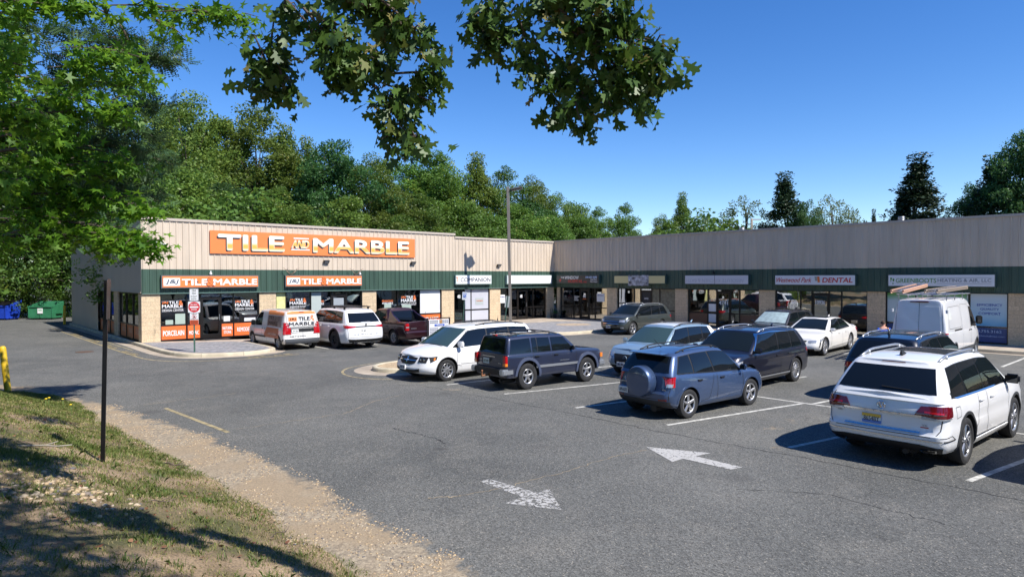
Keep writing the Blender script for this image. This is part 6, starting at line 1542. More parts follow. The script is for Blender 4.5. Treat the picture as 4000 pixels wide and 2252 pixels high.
# --- large banner sign: orange panel, letters shaded white to orange with black drop shadow
s = empty('shop_sign', (XA, 0, 0), 0, 'huge orange TILE AND MARBLE banner high on the tan wall', 'sign')
a0 = -25.73 - XA; boxes('face', [(a0, a0 + 12.64, -.20, -.145, 4.44, 5.64)], S_OR, s)
m = bpy.data.materials.new('graded_letters'); m.use_nodes = True; n, l = nodes_of(m); tc = n.new('ShaderNodeTexCoord'); sp = n.new('ShaderNodeSeparateXYZ'); rp = n.new('ShaderNodeValToRGB')
md_ = n.new('ShaderNodeMath'); md_.operation = 'DIVIDE'; md_.inputs[1].default_value = .75; l.new(tc.outputs['Object'], sp.inputs[0]); l.new(sp.outputs[2], md_.inputs[0]); l.new(md_.outputs[0], rp.inputs[0]); l.new(rp.outputs[0], n['Principled BSDF'].inputs['Base Color']); e = rp.color_ramp.elements
e[0].position, e[0].color = 0, (.86, .74, .55, 1); e[1].position, e[1].color = 1, (.86, .86, .90, 1)
for p_, c_ in ((.12, (.80, .42, .10)), (.32, (.84, .42, .06)), (.55, (.84, .78, .70))): e.new(p_).color = (*c_, 1)
for t_, x_, w_, h_, z_, sh in (('TILE', .45, 3.45, .76, 4.66, 0), ('MARBLE', 5.72, 6.42, .74, 4.66, 0), ('AND', 4.40, .98, .40, 4.86, .25)):
    k_ = text('letter_shadow', t_, a0 + x_ - .07, z_ - .075, w_, h_, M_KLET, s, y=-.203, bold=.07, shear=sh, t=.005)
    k_ = text('letter_outline', t_, a0 + x_ - .015, z_ - .015, w_ + .03, h_ + .03, mat('cream_outline', (.84, .72, .55), .5), s, y=-.212, bold=.065, shear=sh, t=.004)
    k_ = text('lettering', t_, a0 + x_, z_, w_, h_, m, s, y=-.220, bold=.045, shear=sh, t=.004)
boxes('scroll', [(a0 + 4.35, a0 + 5.45, -.212, -.203, 4.72, 4.78), (a0 + 4.50, a0 + 5.40, -.212, -.203, 5.36, 5.42)], M_WLET, s)
# ------------------------------------------------------------------ lamps, posts, bins and other loose things
def wall_light(loc, rz, label):
    t = empty('wall_light', loc, rz, label, 'wall light', 'wall lights under the eaves')
    bm = bmesh.new(); v = box(bm, -.17, .17, -.20, 0, 0, .20)
    for i in (0, 1): v[i].co.y = -.06
    bmesh.ops.bevel(bm, geom=list(bm.edges), offset=.015, segments=2, affect='EDGES'); obj('housing', bm, mat('bronze_housing', (.06, .055, .05), .5), t)
    bm = bmesh.new(); bm.faces.new([bm.verts.new(p) for p in ((-.13, -.085, .015), (.13, -.085, .015), (.13, -.196, .17), (-.13, -.196, .17))]); bmesh.ops.solidify(bm, geom=list(bm.faces), thickness=.006)
    obj('lens', bm, mat('lamp_lens', (.55, .55, .55), .2), t)
wall_light((-19.26, -.16, 3.98), 0, 'dark wall light under the middle of the orange banner'); wall_light((-13.23, -.16, 3.98), 0, 'dark wall light under the right end of the orange banner'); wall_light((-5.84, -.10, 3.90), 0, 'dark wall light left of the lamp pole on the lower tan wall')
t = empty('wall_light', (-28.3, -.16, 4.9), R(20), 'white slanting floodlight near the building corner above the leaves', 'wall light'); boxes('housing', [(-.1, .5, -.12, .02, 0, .12)], M_WHITE, t, bevel=.02); boxes('bracket', [(.1, .2, .0, .12, .02, .08)], M_STEEL, t)
t.rotation_euler = (0, R(18), R(15))
for x, lb in ((-21.45, 'pair of deer antlers above the left end of the second tile sign'), (-17.38, 'pair of deer antlers above the right end of the second tile sign')):
    t = empty('antlers', (x, -.22, 3.32), 0, lb, 'antlers', 'deer antlers above the tile sign'); bm = bmesh.new()
    for sg in (-1, 1):
        polytube(bm, [Vector(p) for p in ((0, 0, 0), (sg * .14, -.12, .12), (sg * .30, -.16, .26), (sg * .42, -.1, .42))], [.028, .022, .018, .008], 6)
        polytube(bm, [Vector(p) for p in ((sg * .30, -.16, .26), (sg * .22, -.28, .38))], [.015, .006], 6); polytube(bm, [Vector(p) for p in ((sg * .14, -.12, .12), (sg * .08, -.24, .24))], [.015, .006], 6); polytube(bm, [Vector(p) for p in ((sg * .38, -.12, .36), (sg * .50, -.16, .38))], [.012, .005], 6)
    obj('horns', bm, mat('antler_bone', (.36, .27, .19), .7, noise=(8, .3)), t); boxes('mount', [(-.05, .05, -.02, .12, -.04, .06)], M_BLACK, t)
for (x, y, z, rz, lb) in ((-25.73, -.20, 3.33, 0, 'small white dome camera above the first tile sign'), (-17.1, -.22, 3.33, 0, 'small white camera beside the right antlers'), (-.12, -14.05, 3.36, -90, 'small dark camera above the ghosted white sign')):
    t = empty('security_camera', (x, y, z), R(rz), lb, 'camera'); bm = bmesh.new(); mm = M_WHITE if rz == 0 else M_BLACK
    bmesh.ops.create_uvsphere(bm, u_segments=12, v_segments=8, radius=.07, matrix=Matrix.Translation((0, -.06, .05))); tube(bm, (0, -.06, .1), (0, -.06, .2), .03, .03, 8); box(bm, -.02, .02, -.06, .14, .0, .03); obj('camera_body', bm, mm, t, smooth=True)

# parking lot lamp
t = empty('lamp_pole', (-7.95, -3.75, 0), R(-48), 'tall bronze square lamp pole with two flat heads in the plaza', 'lamp pole'); t.rotation_euler = (R(0), R(-1.0), R(-48))
boxes('pole', [(-.09, .09, -.09, .09, 0, 9.12)], mat('bronze_pole', (.21, .185, .155), .5, noise=(1, .1)), t, bevel=.01); bm = bmesh.new(); box(bm, -.2, .2, -.2, .2, 0, .04); obj('base_plate', bm, M_TRIM, t)
for i, (dx, dy, dz) in enumerate(((.45, .0, 8.42), (.55, .35, 8.36))):
    bm = bmesh.new(); v = box(bm, .2, .95, -.19 + i * .25, .19 + i * .25, 8.92 - i * .06, 8.99 - i * .06)
    for q in v:
        if q.co.x > .5: q.co.z += .11
    bmesh.ops.bevel(bm, geom=list(bm.edges), offset=.02, segments=2, affect='EDGES'); h = obj('lamp_head', bm, mat('bronze_head', (.16, .15, .14), .45), t); boxes('arm', [(.05, .24, -.03 + i * .1, .03 + i * .1, 8.88 - i * .06, 8.96 - i * .06)], M_TRIM, h)

def post(bm, x, y, z0, z1, w=.03):
    box(bm, x - w, x + w, y - .012, y + .012, z0, z1); box(bm, x - w, x - w + .006, y - .03, y + .012, z0, z1); box(bm, x + w - .006, x + w, y - .03, y + .012, z0, z1)
def rounded_plate(w, h, t, r=.04, n=5):
    bm = bmesh.new(); pts = []
    for cx, cz, a0 in ((w / 2 - r, h / 2 - r, 0), (-w / 2 + r, h / 2 - r, 90), (-w / 2 + r, -h / 2 + r, 180), (w / 2 - r, -h / 2 + r, 270)):
        for i in range(n + 1): a = R(a0 + 90 * i / n); pts.append((cx + r * math.cos(a), cz + r * math.sin(a)))
    A = [bm.verts.new((x, -t, z)) for x, z in pts]; B = [bm.verts.new((x, 0, z)) for x, z in pts]; bm.faces.new(A); bm.faces.new(B[::-1])
    for i in range(len(pts)): bm.faces.new((A[i], A[(i + 1) % len(pts)], B[(i + 1) % len(pts)], B[i]))
    bmesh.ops.recalc_face_normals(bm, faces=bm.faces); return bm
SW = mat('sign_sheet_white', (.74, .75, .76), .35); SR = mat('sign_sheet_red', (.62, .02, .03), .35)
# one way / do not enter post, facing the lot
t = empty('traffic_sign', (-28.31, -6.23, .006), R(-8), 'green post with one way, red do not enter and tow warning plates', 'traffic sign'); FZ = R(0)
bm = bmesh.new(); post(bm, 0, 0, 0, 2.72); obj('post', bm, M_GPOST, t)
def plate_(t, name, w, h, z, m, x=0, y=-.03, rz=0):
    p = obj(name, rounded_plate(w, h, .006), m, t); p.location = (x, y, z); p.rotation_euler = (0, 0, rz); return p
q = R(-22)
p = plate_(t, 'one_way_plate', .36, .52, 2.44, SW, rz=q)
for s_, z, w, h in (('ONE', .14, .17, .08), ('WAY', .02, .18, .08), ('DO NOT', -.10, .25, .065), ('ENTER', -.205, .21, .065)): text('lettering', s_, -w / 2, z, w, h, M_KLET, p, y=-.007, t=.003, bold=.01)
bd = obj('border', rounded_plate(.345, .505, .001), M_KLET, p); bd.location = (0, -.0062, 0); bd2 = obj('field', rounded_plate(.325, .485, .001), SW, p); bd2.location = (0, -.0072, 0)
p = plate_(t, 'do_not_enter_plate', .48, .48, 1.92, SW, rz=q)
bm = bmesh.new(); bmesh.ops.create_circle(bm, cap_ends=True, segments=40, radius=.225, matrix=Matrix.Translation((0, -.0085, 0)) @ Matrix.Rotation(R(90), 4, 'X')); obj('red_disc', bm, SR, p)
boxes('bar', [(-.17, .17, -.0115, -.009, -.035, .035)], SW, p); text('lettering', 'DO NOT', -.135, .075, .27, .075, SW, p, y=-.010, t=.003, bold=.015); text('lettering', 'ENTER', -.11, -.145, .22, .075, SW, p, y=-.010, t=.003, bold=.015)
p = plate_(t, 'warning_plate', .34, .50, 1.42, SW, rz=q); boxes('red_field', [(-.165, .165, -.009, -.006, -.245, -.05)], mat('warning_orange_red', (.68, .10, .03), .5), p)
for i in range(5): boxes('text_line', [(-.14, .14, -.011, -.0085, -.09 - i * .032, -.078 - i * .032)], M_KLET, p)
text('lettering', 'WARNING', -.11, .19, .22, .04, M_KLET, p, y=-.007, t=.003); text('lettering', 'REMOVAL ZONE', -.14, -.035, .28, .035, M_KLET, p, y=-.007, t=.003)
bm = bmesh.new(); n_ = 24; polytube(bm, [Vector((.085 * math.cos(2 * PI * i / n_), -.009, .09 + .085 * math.sin(2 * PI * i / n_))) for i in range(n_ + 1)], .006, 5); tube(bm, (-.06, -.009, .15), (.06, -.009, .03), .006, .006, 5); obj('red_ring', bm, SR, p)
bm = bmesh.new(); v = [bm.verts.new(c) for c in ((-.05, -.008, .04), (.06, -.008, .04), (.03, -.008, .10), (0, -.008, .14), (-.02, -.008, .09))]; bm.faces.new(v[::-1]); obj('tow_symbol', bm, M_KLET, p)
# accessible parking post by the pickup
hx, hy = -11.35, -3.0
t = empty('parking_sign', (hx, hy, .004), R(-42), 'green post with a blue and white accessible parking plate, right of the pickup', 'parking sign'); t.rotation_euler = (0, R(3.5), R(-35)); bm = bmesh.new(); post(bm, 0, 0, 0, 2.15); obj('post', bm, M_GPOST, t)
p = plate_(t, 'sign_plate', .32, .50, 1.98, SW, rz=R(-8)); boxes('blue_field', [(-.09, .09, -.010, -.0065, -.12, .07)], mat('accessible_blue', (.02, .12, .50), .4), p); boxes('blue_band', [(-.14, .14, -.010, -.0065, .12, .14), (-.12, .12, -.010, -.0065, .17, .185)], mat('accessible_blue', (.02, .12, .5), .4), p)
bm = bmesh.new(); polytube(bm, [Vector((-.005 + .045 * math.cos(a), -.012, -.06 + .045 * math.sin(a))) for a in np.linspace(R(100), R(400), 14)], .007, 5); tube(bm, (-.01, -.012, .03), (-.005, -.012, -.03), .008, .008, 5); tube(bm, (-.005, -.012, -.03), (.05, -.012, -.035), .008, .008, 5); tube(bm, (.05, -.012, -.035), (.07, -.012, -.09), .008, .008, 5); bmesh.ops.create_uvsphere(bm, u_segments=8, v_segments=6, radius=.014, matrix=Matrix.Translation((-.01, -.012, .05))); obj('wheelchair_symbol', bm, SW, p)
# second post seen from behind, leaning
t = empty('parking_sign', (-9.15, -4.5, .006), 0, 'leaning green post with a grey plate seen from behind, beside the lamp pole', 'parking sign'); t.rotation_euler = (R(0), R(6.5), R(-42)); bm = bmesh.new(); post(bm, 0, 0, 0, 1.95); obj('post', bm, M_GPOST, t)
p = plate_(t, 'sign_plate', .33, .72, 1.60, mat('weathered_plate_back', (.26, .28, .28), .6, noise=(8, .25)), y=.03, rz=R(30))
# black sign post on the bank, plate turned edge-on
pb = at_z(258, 1160, .62); bz = float(bank_z(np.array([[pb.x]]), np.array([[pb.y]]))[0, 0])
for _ in range(12):
    pb = at_z(258, 1160, bz); bz = .5 * bz + .5 * float(bank_z(np.array([[pb.x]]), np.array([[pb.y]]))[0, 0])
top = CAMP.z - bz + .0
t = empty('sign_post', (pb.x, pb.y, bz - .03), YAW * -1 - R(26), 'black steel post with a sign plate seen almost edge-on, standing in the grass', 'sign post')
M_BPOST = mat('black_post_paint', (.006, .006, .007), .35, spec=.25, noise=(6, .3))
bm = bmesh.new(); H_ = top; box(bm, -.030, .030, -.028, .028, 0, H_); obj('post', bm, M_BPOST, t); t.rotation_euler = (0, R(1.6), -(YAW - R(26)))
p = obj('sign_plate', rounded_plate(.46, .62, .004, .05), M_BPOST, t); p.location = (.035, -.03, H_ - .29); p.rotation_euler = (0, 0, R(89))
boxes('bolt', [(-.05, .03, -.05, -.03, H_ - .06, H_ - .045), (-.05, .03, -.05, -.03, H_ - .50, H_ - .485)], M_BPOST, t)

# yellow bollards
def bollard(x, y, z, h, tilt, label, r=.085):
    t = empty('bollard', (x, y, z - .05), 0, label, 'bollard', 'yellow bollards'); bm = bmesh.new(); n = 20; rows = []
    for rr_, zz in ((r, 0), (r, h), (r * .9, h + .035), (r * .6, h + .065), (r * .2, h + .075)): rows.append([bm.verts.new((rr_ * math.cos(2 * PI * i / n), rr_ * math.sin(2 * PI * i / n), zz)) for i in range(n)])
    for a, b in zip(rows, rows[1:]):
        for i in range(n): bm.faces.new((a[i], a[(i + 1) % n], b[(i + 1) % n], b[i]))
    bm.faces.new(rows[-1]); obj('pipe', bm, M_YEL, t, smooth=True); t.rotation_euler = tilt
bollard(-35.12, -11.95, LOT, 1.32, (0, R(-6), R(-42)), 'leaning yellow bollard at the left edge of the photo, in the foreground')
bollard(-29.25, 20.4, LOT, 1.38, (0, R(1), 0), 'yellow bollard beside the green dumpster at the back corner of the building')
# dumpsters
def dumpster(name, x0, x1, y, h, c, label, lid):
    w = x1 - x0; t = empty(name, ((x0 + x1) / 2, y, LOT), R(-45 + 8 * (lid is None)), label, 'dumpster', 'dumpsters at the end of the drive'); W2 = w / 2
    mm = mat(name + c[0], c[1], .5, noise=(2, .2)); bm = bmesh.new(); dd = 1.55
    pts = [(-dd / 2, .12), (dd / 2 - .3, .12), (dd / 2, h * .95), (-dd / 2, h * .70)]   # side profile (y, z): sloping top, front at -y
    def panel(x): return [bm.verts.new((x, a, b)) for a, b in pts]
    A, B = panel(-W2), panel(W2); bm.faces.new(A); bm.faces.new(B[::-1])
    for i in (0, 1, 3): bm.faces.new((A[i], A[(i + 1) % 4], B[(i + 1) % 4], B[i])) 
    bmesh.ops.recalc_face_normals(bm, faces=bm.faces); bmesh.ops.solidify(bm, geom=list(bm.faces), thickness=.04); obj('bin', bm, mm, t)
    boxes('rib', [(q - .03, q + .03, -dd / 2 - .05, -dd / 2, .15, h * .68) for q in (-W2 + .06, 0, W2 - .06)] + [(-W2 - .03, W2 + .03, -dd / 2 - .06, -dd / 2 + .02, h * .66, h * .72)], mm, t)
    for sg in (-1, 1): boxes('fork_pocket', [(*sorted((sg * W2, sg * (W2 + .12))), -.45, .35, .45, .66)], mm, t)
    for q in (-W2 + .1, W2 - .25): boxes('skid', [(q, q + .15, -.6, .5, 0, .12)], mm, t)
    pl = boxes('label_plate', [(-.28 if lid else -.2, .28 if lid else .2, -dd / 2 - .06, -dd / 2 - .05, h * .33, h * .60)], M_WHITE, t); text('lettering', 'WM' if lid is None else 'COMPANY', -.13 if lid is None else -.2, h * .46, .26 if lid is None else .4, .13 if lid is None else .1, mat('label_green', (.1, .35, .12), .5) if lid is None else mat('label_blue', (.03, .08, .4), .5), pl, y=-dd / 2 - .062)
    if not lid: boxes('dark_fill', [(-W2 + .05, W2 - .05, -dd / 2 + .06, dd / 2 - .12, .14, h * .62)], mat('dark_fill_brown', (.03, .022, .016), .9, noise=(5, .5)), t)  # dark brown block added to make the open bin look dark inside
    if lid:
        bm = bmesh.new(); n = 26; A = []
        for i in range(n + 1):
            x = -W2 + w * i / n; z = .025 * (i % 2); A.append((bm.verts.new((x, -dd / 2 - .05, h * .72 + z)), bm.verts.new((x, dd / 2, h * .97 + z))))
        for a, b in zip(A, A[1:]): bm.faces.new((a[0], b[0], b[1], a[1]))
        bmesh.ops.solidify(bm, geom=list(bm.faces), thickness=.02); obj('lid', bm, M_BLACK, t)
dumpster('dumpster', -33.4, -30.9, 31.0, 1.62, ('_blue', (.012, .05, .42)), 'blue dumpster with a ribbed black lid at the far left', True)
dumpster('dumpster', -30.2, -28.3, 29.2, 1.5, ('_green', (.03, .17, .08)), 'open green dumpster beside the back bollard', None)
# rack with sign panel carried behind the pickup
t = empty('carrier_rack', (-18.45, -10.25, LOT), R(-4), 'black hitch rack with a white panel of printed cards behind the maroon pickup', 'carrier'); bm = bmesh.new()
for x in (-.62, .62): box(bm, x - .025, x + .025, -.03, .03, .35, 1.38)
box(bm, -.62, .62, -.03, .03, .45, .50); box(bm, -.62, .62, -.03, .03, 1.33, 1.38); box(bm, -.62, .62, .0, .55, .42, .48); tube(bm, (0, .3, .45), (0, .95, .42), .035, .035, 8); tube(bm, (-.72, .0, .05), (-.72, 0, 1.7), .008, .008, 5); obj('frame', bm, M_BLACK, t)
pn = boxes('card_panel', [(-.55, .55, -.045, -.03, .52, 1.30)], mat('card_white', (.62, .62, .64), .5), t)
boxes('blue_strip', [(-.25, .30, -.055, -.045, .98, 1.07)], mat('strip_blue', (.02, .08, .40), .5), pn); text('lettering', 'Discount', -.14, .995, .34, .06, M_WLET, pn, y=-.057)
bm = bmesh.new()
for i in range(9):
    for j in range(5):
        if 3.4 < i < 4.6: continue
        box(bm, -.50 + i * .115, -.41 + i * .115, -.052, -.046, .56 + j * .075, .60 + j * .075)
        if j < 2: box(bm, -.50 + i * .115, -.41 + i * .115, -.052, -.046, 1.12 + j * .085, 1.17 + j * .085)
obj('card', bm, mat('card_ink', (.16, .17, .2), .6), pn); boxes('price_strip', [(.02, .18, -.053, -.046, 1.1, 1.28)], mat('price_ink', (.35, .2, .08), .6), pn)
# roof vents, utility pole and wire behind the right wing
def vent(x, y, z, h, label):
    t = empty('roof_vent', (x, y, z), 0, label, 'roof vent', 'silver roof vents'); bm = bmesh.new(); tube(bm, (0, 0, 0), (0, 0, h), .12, .12, 14); obj('pipe', bm, M_STEEL, t); bm = bmesh.new()
    for k in range(3): tube(bm, (0, 0, h + k * .09), (0, 0, h + .06 + k * .09), .18, .16, 14)
    obj('cap', bm, M_STEEL, t)
vent(3, -14.2, 5.5, .62, 'silver roof vent left of the utility pole'); vent(3, -23.6, 5.5, .68, 'silver roof vent before the broad cedar')
for x, y, lb in ((-21.5, 2.5, 'low white roof vent left of the banner'), (-12.7, 2.2, 'low white roof vent near the roof step'), (-28.6, 12, 'low white roof vent over the side wall')):
    t = empty('roof_vent', (x, y, 5.9), 0, lb, 'roof vent', 'low white roof vents'); bm = bmesh.new(); bmesh.ops.create_uvsphere(bm, u_segments=14, v_segments=8, radius=.35, matrix=Matrix.Diagonal((1, 1, .55, 1)) @ Matrix.Translation((0, 0, .45))); tube(bm, (0, 0, -.25), (0, 0, .25), .25, .25, 14); obj('dome', bm, M_WHITE, t, smooth=True)
uP = at(1890, 600, 75); t = empty('utility_pole', (uP.x, uP.y, LOT), R(-48), 'weathered wooden utility pole behind the right wing', 'utility pole'); bm = bmesh.new(); uh = at(1890, 549, 75).z + .15
tube(bm, (0, 0, 0), (0, 0, uh), .17, .12, 10); obj('pole', bm, mat('weathered_wood', (.26, .23, .2), .9), t); boxes('crossarm', [(-.1, 1.0, -.06, .06, uh - .18, uh - .05)], mat('pale_arm', (.5, .5, .5), .6), t); boxes('transformer', [(.12, .5, -.2, .2, uh - 2.2, uh - 1.5)], M_STEEL, t, bevel=.06)
bm = bmesh.new(); A = Vector((uP.x, uP.y, uh - .6)); B = at(2300, 545, 70); pts = [A.lerp(B, i / 16) - Vector((0, 0, 1.2 * (1 - (2 * i / 16 - 1) ** 2))) for i in range(17)]; polytube(bm, pts, .02, 5); tag(obj('power_line', bm, M_BLACK), 'thin sagging wire running right from the utility pole', 'wire')
# small things near the inner corner
t = empty('handcart', (-.45, -.75, 0), R(-20), 'low black cart against the stained corner block', 'cart'); bm = bmesh.new(); box(bm, -.45, .45, -.2, .2, .12, .16)
for x in (-.4, .4):
    for y in (-.18, .18): tube(bm, (x, y - .02, .05), (x, y + .02, .05), .05, .05, 10)
tube(bm, (-.42, -.18, .14), (-.46, -.18, .75), .012, .012, 6); tube(bm, (-.42, .18, .14), (-.46, .18, .75), .012, .012, 6); tube(bm, (-.46, -.18, .75), (-.46, .18, .75), .012, .012, 6); obj('deck', bm, M_BLACK, t)
def pot_plant(x, y, z, s, label):
    t = empty('potted_plant', (x, y, z), 0, label, 'plant'); bm = bmesh.new(); tube(bm, (0, 0, 0), (0, 0, .28 * s), .10 * s, .14 * s, 14); obj('pot', bm, mat('dark_pot', (.04, .035, .035), .7), t); bm = bmesh.new(); r_ = random.Random(int(x * 100))
    for k in range(60):
        a, e = r_.uniform(0, 2 * PI), r_.uniform(.2, 1.4); L_ = r_.uniform(.2, .45) * s; d = Vector((math.cos(a) * math.cos(e), math.sin(a) * math.cos(e), math.sin(e))); p0 = Vector((0, 0, .27 * s)); p1 = p0 + d * L_; sd_ = d.cross(Vector((0, 0, 1))).normalized() * .025 * s
        bm.faces.new([bm.verts.new(c) for c in (p0, p0.lerp(p1, .6) + sd_, p1, p0.lerp(p1, .6) - sd_)])
    obj('leaves', bm, mat('pot_leaf', (.05, .12, .03), .5), t)
pot_plant(-.35, -.45, 0, 1.1, 'small potted plant by the stained corner block'); pot_plant(.75, -1.15, .03, 1.3, 'potted plant inside the window nearest the inner corner'); pot_plant(.8, -4.9, .6, 1.9, 'leafy plant behind the glass beside the second stained pillar')
t = empty('bottle', (-6.15, -.35, 0), 0, 'dark bottle standing at the foot of the pillar left of the lamp pole', 'bottle'); bm = bmesh.new(); tube(bm, (0, 0, 0), (0, 0, .16), .045, .045, 12); tube(bm, (0, 0, .16), (0, 0, .20), .045, .018, 12); tube(bm, (0, 0, .20), (0, 0, .27), .018, .018, 10); obj('glass_body', bm, M_BLACK, t)
t = empty('doormat', (-25.65, -.75, .003), 0, 'black mat before the first shop door', 'mat'); boxes('mat', [(-.62, .62, -.28, .28, 0, .018)], M_BLACK, t)

# ladders on the tall van
def ladder(loc, rot, L_, label, m):
    t = empty('ladder', loc, 0, label, 'ladder', 'ladders on the cargo van'); t.rotation_euler = rot; bm = bmesh.new()
    for q in (0, .07):
        for y in (-.2, .2): box(bm, 0 + q, L_ - q, y - .015 - q * .3, y + .015 + q * .3, q, q + .06)
    obj('rail', bm, m, t); bm = bmesh.new(); k = .2
    while k < L_ - .1: tube(bm, (k, -.2, .03), (k, .2, .03), .015, .015, 6); tube(bm, (k + .05, -.2, .10), (k + .05, .2, .10), .015, .015, 6); k += .3
    obj('rung', bm, M_STEEL, t)

# person beside the van
def person(loc, rz):
    t = empty('person', loc, rz, 'person in a bright blue shirt bending beside the cargo van, seen from behind', 'person')
    def skin(name, V, E_, Rr, m, sub=2, parent=t):
        me = bpy.data.meshes.new(name); me.from_pydata(V, E_, []); o = link_mesh(name, me, parent); sk = o.modifiers.new('s', 'SKIN'); 
        for i, r_ in enumerate(Rr): me.skin_vertices[0].data[i].radius = (r_[0], r_[1]) if isinstance(r_, tuple) else (r_, r_)
        me.skin_vertices[0].data[0].use_root = True; o.modifiers.new('u', 'SUBSURF').levels = sub; o.modifiers['u'].render_levels = sub
        bpy.context.view_layer.update(); nm = bpy.data.meshes.new_from_object(o.evaluated_get(bpy.context.evaluated_depsgraph_get())); o.modifiers.clear(); o.data = nm; bpy.data.meshes.remove(me); nm.materials.append(m); nm.shade_smooth(); return o
    SK = mat('skin', (.50, .25, .17), .55); BLU = mat('blue_shirt', (.01, .09, .55), .7, noise=(9, .15)); JN = mat('dark_trousers', (.03, .035, .05), .8)
    V = [(0, 0, .92), (.05, 0, 1.10), (.12, 0, 1.30), (.20, 0, 1.46), (.26, 0, 1.53), (.30, 0, 1.60), (.33, 0, 1.66)]
    V += [(.20, .19, 1.42), (.30, .27, 1.18), (.46, .20, 1.02), (.53, .17, .98), (.20, -.19, 1.42), (.30, -.27, 1.18), (.46, -.20, 1.02), (.53, -.17, .98)]
    V += [(0, .10, .86), (.03, .11, .48), (-.02, .12, .09), (.14, .13, .04), (0, -.10, .86), (.03, -.11, .48), (-.02, -.12, .09), (.14, -.13, .04)]
    E_ = [(0, 1), (1, 2), (2, 3), (3, 4), (4, 5), (5, 6), (3, 7), (7, 8), (8, 9), (9, 10), (3, 11), (11, 12), (12, 13), (13, 14), (0, 15), (15, 16), (16, 17), (17, 18), (0, 19), (19, 20), (20, 21), (21, 22)]
    Rr = [(.15, .12), (.15, .12), (.17, .12), (.14, .10), .055, .085, .085, .06, .045, .032, .03, .06, .045, .032, .03, .09, .062, .045, .045, .09, .062, .045, .045]
    skin('body', V, E_, Rr, SK)
    skin('shirt', [(0, 0, .95), (.05, 0, 1.10), (.12, 0, 1.30), (.20, 0, 1.45), (.20, .19, 1.42), (.27, .26, 1.25), (.20, -.19, 1.42), (.27, -.26, 1.25)], [(0, 1), (1, 2), (2, 3), (3, 4), (4, 5), (3, 6), (6, 7)], [(.185, .15), (.18, .145), (.195, .145), (.15, .115), .085, .07, .085, .07], BLU)
    skin('trousers', [(0, 0, .95), (0, .10, .85), (.03, .11, .48), (-.02, .12, .12), (0, -.10, .85), (.03, -.11, .48), (-.02, -.12, .12)], [(0, 1), (1, 2), (2, 3), (0, 4), (4, 5), (5, 6)], [(.17, .135), .11, .082, .07, .11, .082, .07], JN)
    bm = bmesh.new(); bmesh.ops.create_uvsphere(bm, u_segments=16, v_segments=12, radius=.108, matrix=Matrix.Translation((.325, 0, 1.655)) @ Matrix.Diagonal((1.08, .82, 1.1, 1)))
    bmesh.ops.delete(bm, geom=[v for v in bm.verts if v.co.z < 1.63 or (v.co.x > .38 and v.co.z < 1.70)], context='VERTS'); obj('hair', bm, mat('short_brown_hair', (.05, .03, .02), .9), t, smooth=True)
    bm = bmesh.new(); bmesh.ops.create_uvsphere(bm, u_segments=8, v_segments=6, radius=.022, matrix=Matrix.Translation((.44, 0, 1.62)))
    for y in (-.088, .088): bmesh.ops.create_uvsphere(bm, u_segments=8, v_segments=6, radius=.026, matrix=Matrix.Translation((.33, y, 1.62)) @ Matrix.Diagonal((.7, .4, 1.2, 1)))
    obj('face_features', bm, SK, t, smooth=True)
    for sy in (1, -1):
        bm = bmesh.new(); P0 = Vector((.53, sy * .17, .98)); bmesh.ops.create_uvsphere(bm, u_segments=10, v_segments=8, radius=.045, matrix=Matrix.Translation(P0 + Vector((.03, 0, -.02))) @ Matrix.Diagonal((1, .45, .9, 1)))
        for k in range(4): polytube(bm, [P0 + Vector((.05, sy * (k - 1.5) * .004, -.045 + k * .022)), P0 + Vector((.10, 0, -.055 + k * .022)), P0 + Vector((.125, 0, -.08 + k * .02))], [.009, .008, .006], 6)
        polytube(bm, [P0 + Vector((.01, -sy * .02, .0)), P0 + Vector((.05, -sy * .05, .0)), P0 + Vector((.075, -sy * .05, -.01))], [.010, .009, .007], 6); obj('hand', bm, SK, t, smooth=True)
    text('shirt_lettering', 'SERVICE', 0, 0, .26, .06, mat('green_print', (.15, .5, .2), .6), t).matrix_local = Matrix.Translation((-.045, .13, 1.22)) @ Matrix.Rotation(R(-90), 4, 'Z') @ Matrix.Rotation(R(-14), 4, 'X')
    return t
# ------------------------------------------------------------------ trees and grass
def rot_frames(rng, n, up_bias=0.0):
    """random orthonormal frames (n,3,3), columns: leaf axis, side, normal"""
    nrm = rng.normal(size=(n, 3)); nrm[:, 2] = np.abs(nrm[:, 2]) + up_bias; nrm /= np.linalg.norm(nrm, axis=1, keepdims=True)
    a = rng.normal(size=(n, 3)); a -= (a * nrm).sum(1, keepdims=True) * nrm; a /= np.linalg.norm(a, axis=1, keepdims=True)
    return a, np.cross(nrm, a), nrm
def leaves_mesh(name, C, size, shape, rng, up=.3, lv=None, fold=.0, droop=0.0):
    """C (n,3) leaf bases; shape (k,2) outline along the leaf axis; one polygon each (or two, folded on the midrib)"""
    n = len(C); a, s, nr = rot_frames(rng, n, up)
    if droop:
        a = a + np.array([0, 0, -droop]); a /= np.linalg.norm(a, axis=1, keepdims=True); s = np.cross(nr, a); s /= np.linalg.norm(s, axis=1, keepdims=True); nr = np.cross(a, s)
    sz = size * rng.uniform(.65, 1.25, n); k = len(shape); sh = np.asarray(shape, float)
    V = C[:, None, :] + sz[:, None, None] * (sh[None, :, 0, None] * a[:, None, :] + sh[None, :, 1, None] * s[:, None, :] - (fold * np.abs(sh[None, :, 1, None]) + .25 * fold * sh[None, :, 0, None] ** 2) * nr[:, None, :] * rng.uniform(-.3, 1.3, n)[:, None, None])
    V = V.reshape(-1, 3); F = np.arange(n * k).reshape(n, k)
    if lv is None: lv = rng.uniform(0, 1, n)
    return fast_mesh(name, V, F, np.repeat(lv, k))
DIAMOND = [(0, 0), (.5, .30), (1, 0), (.5, -.30)]
PENT = [(0, 0), (.35, .38), (.8, .30), (1, 0), (.7, -.34), (.3, -.36)]
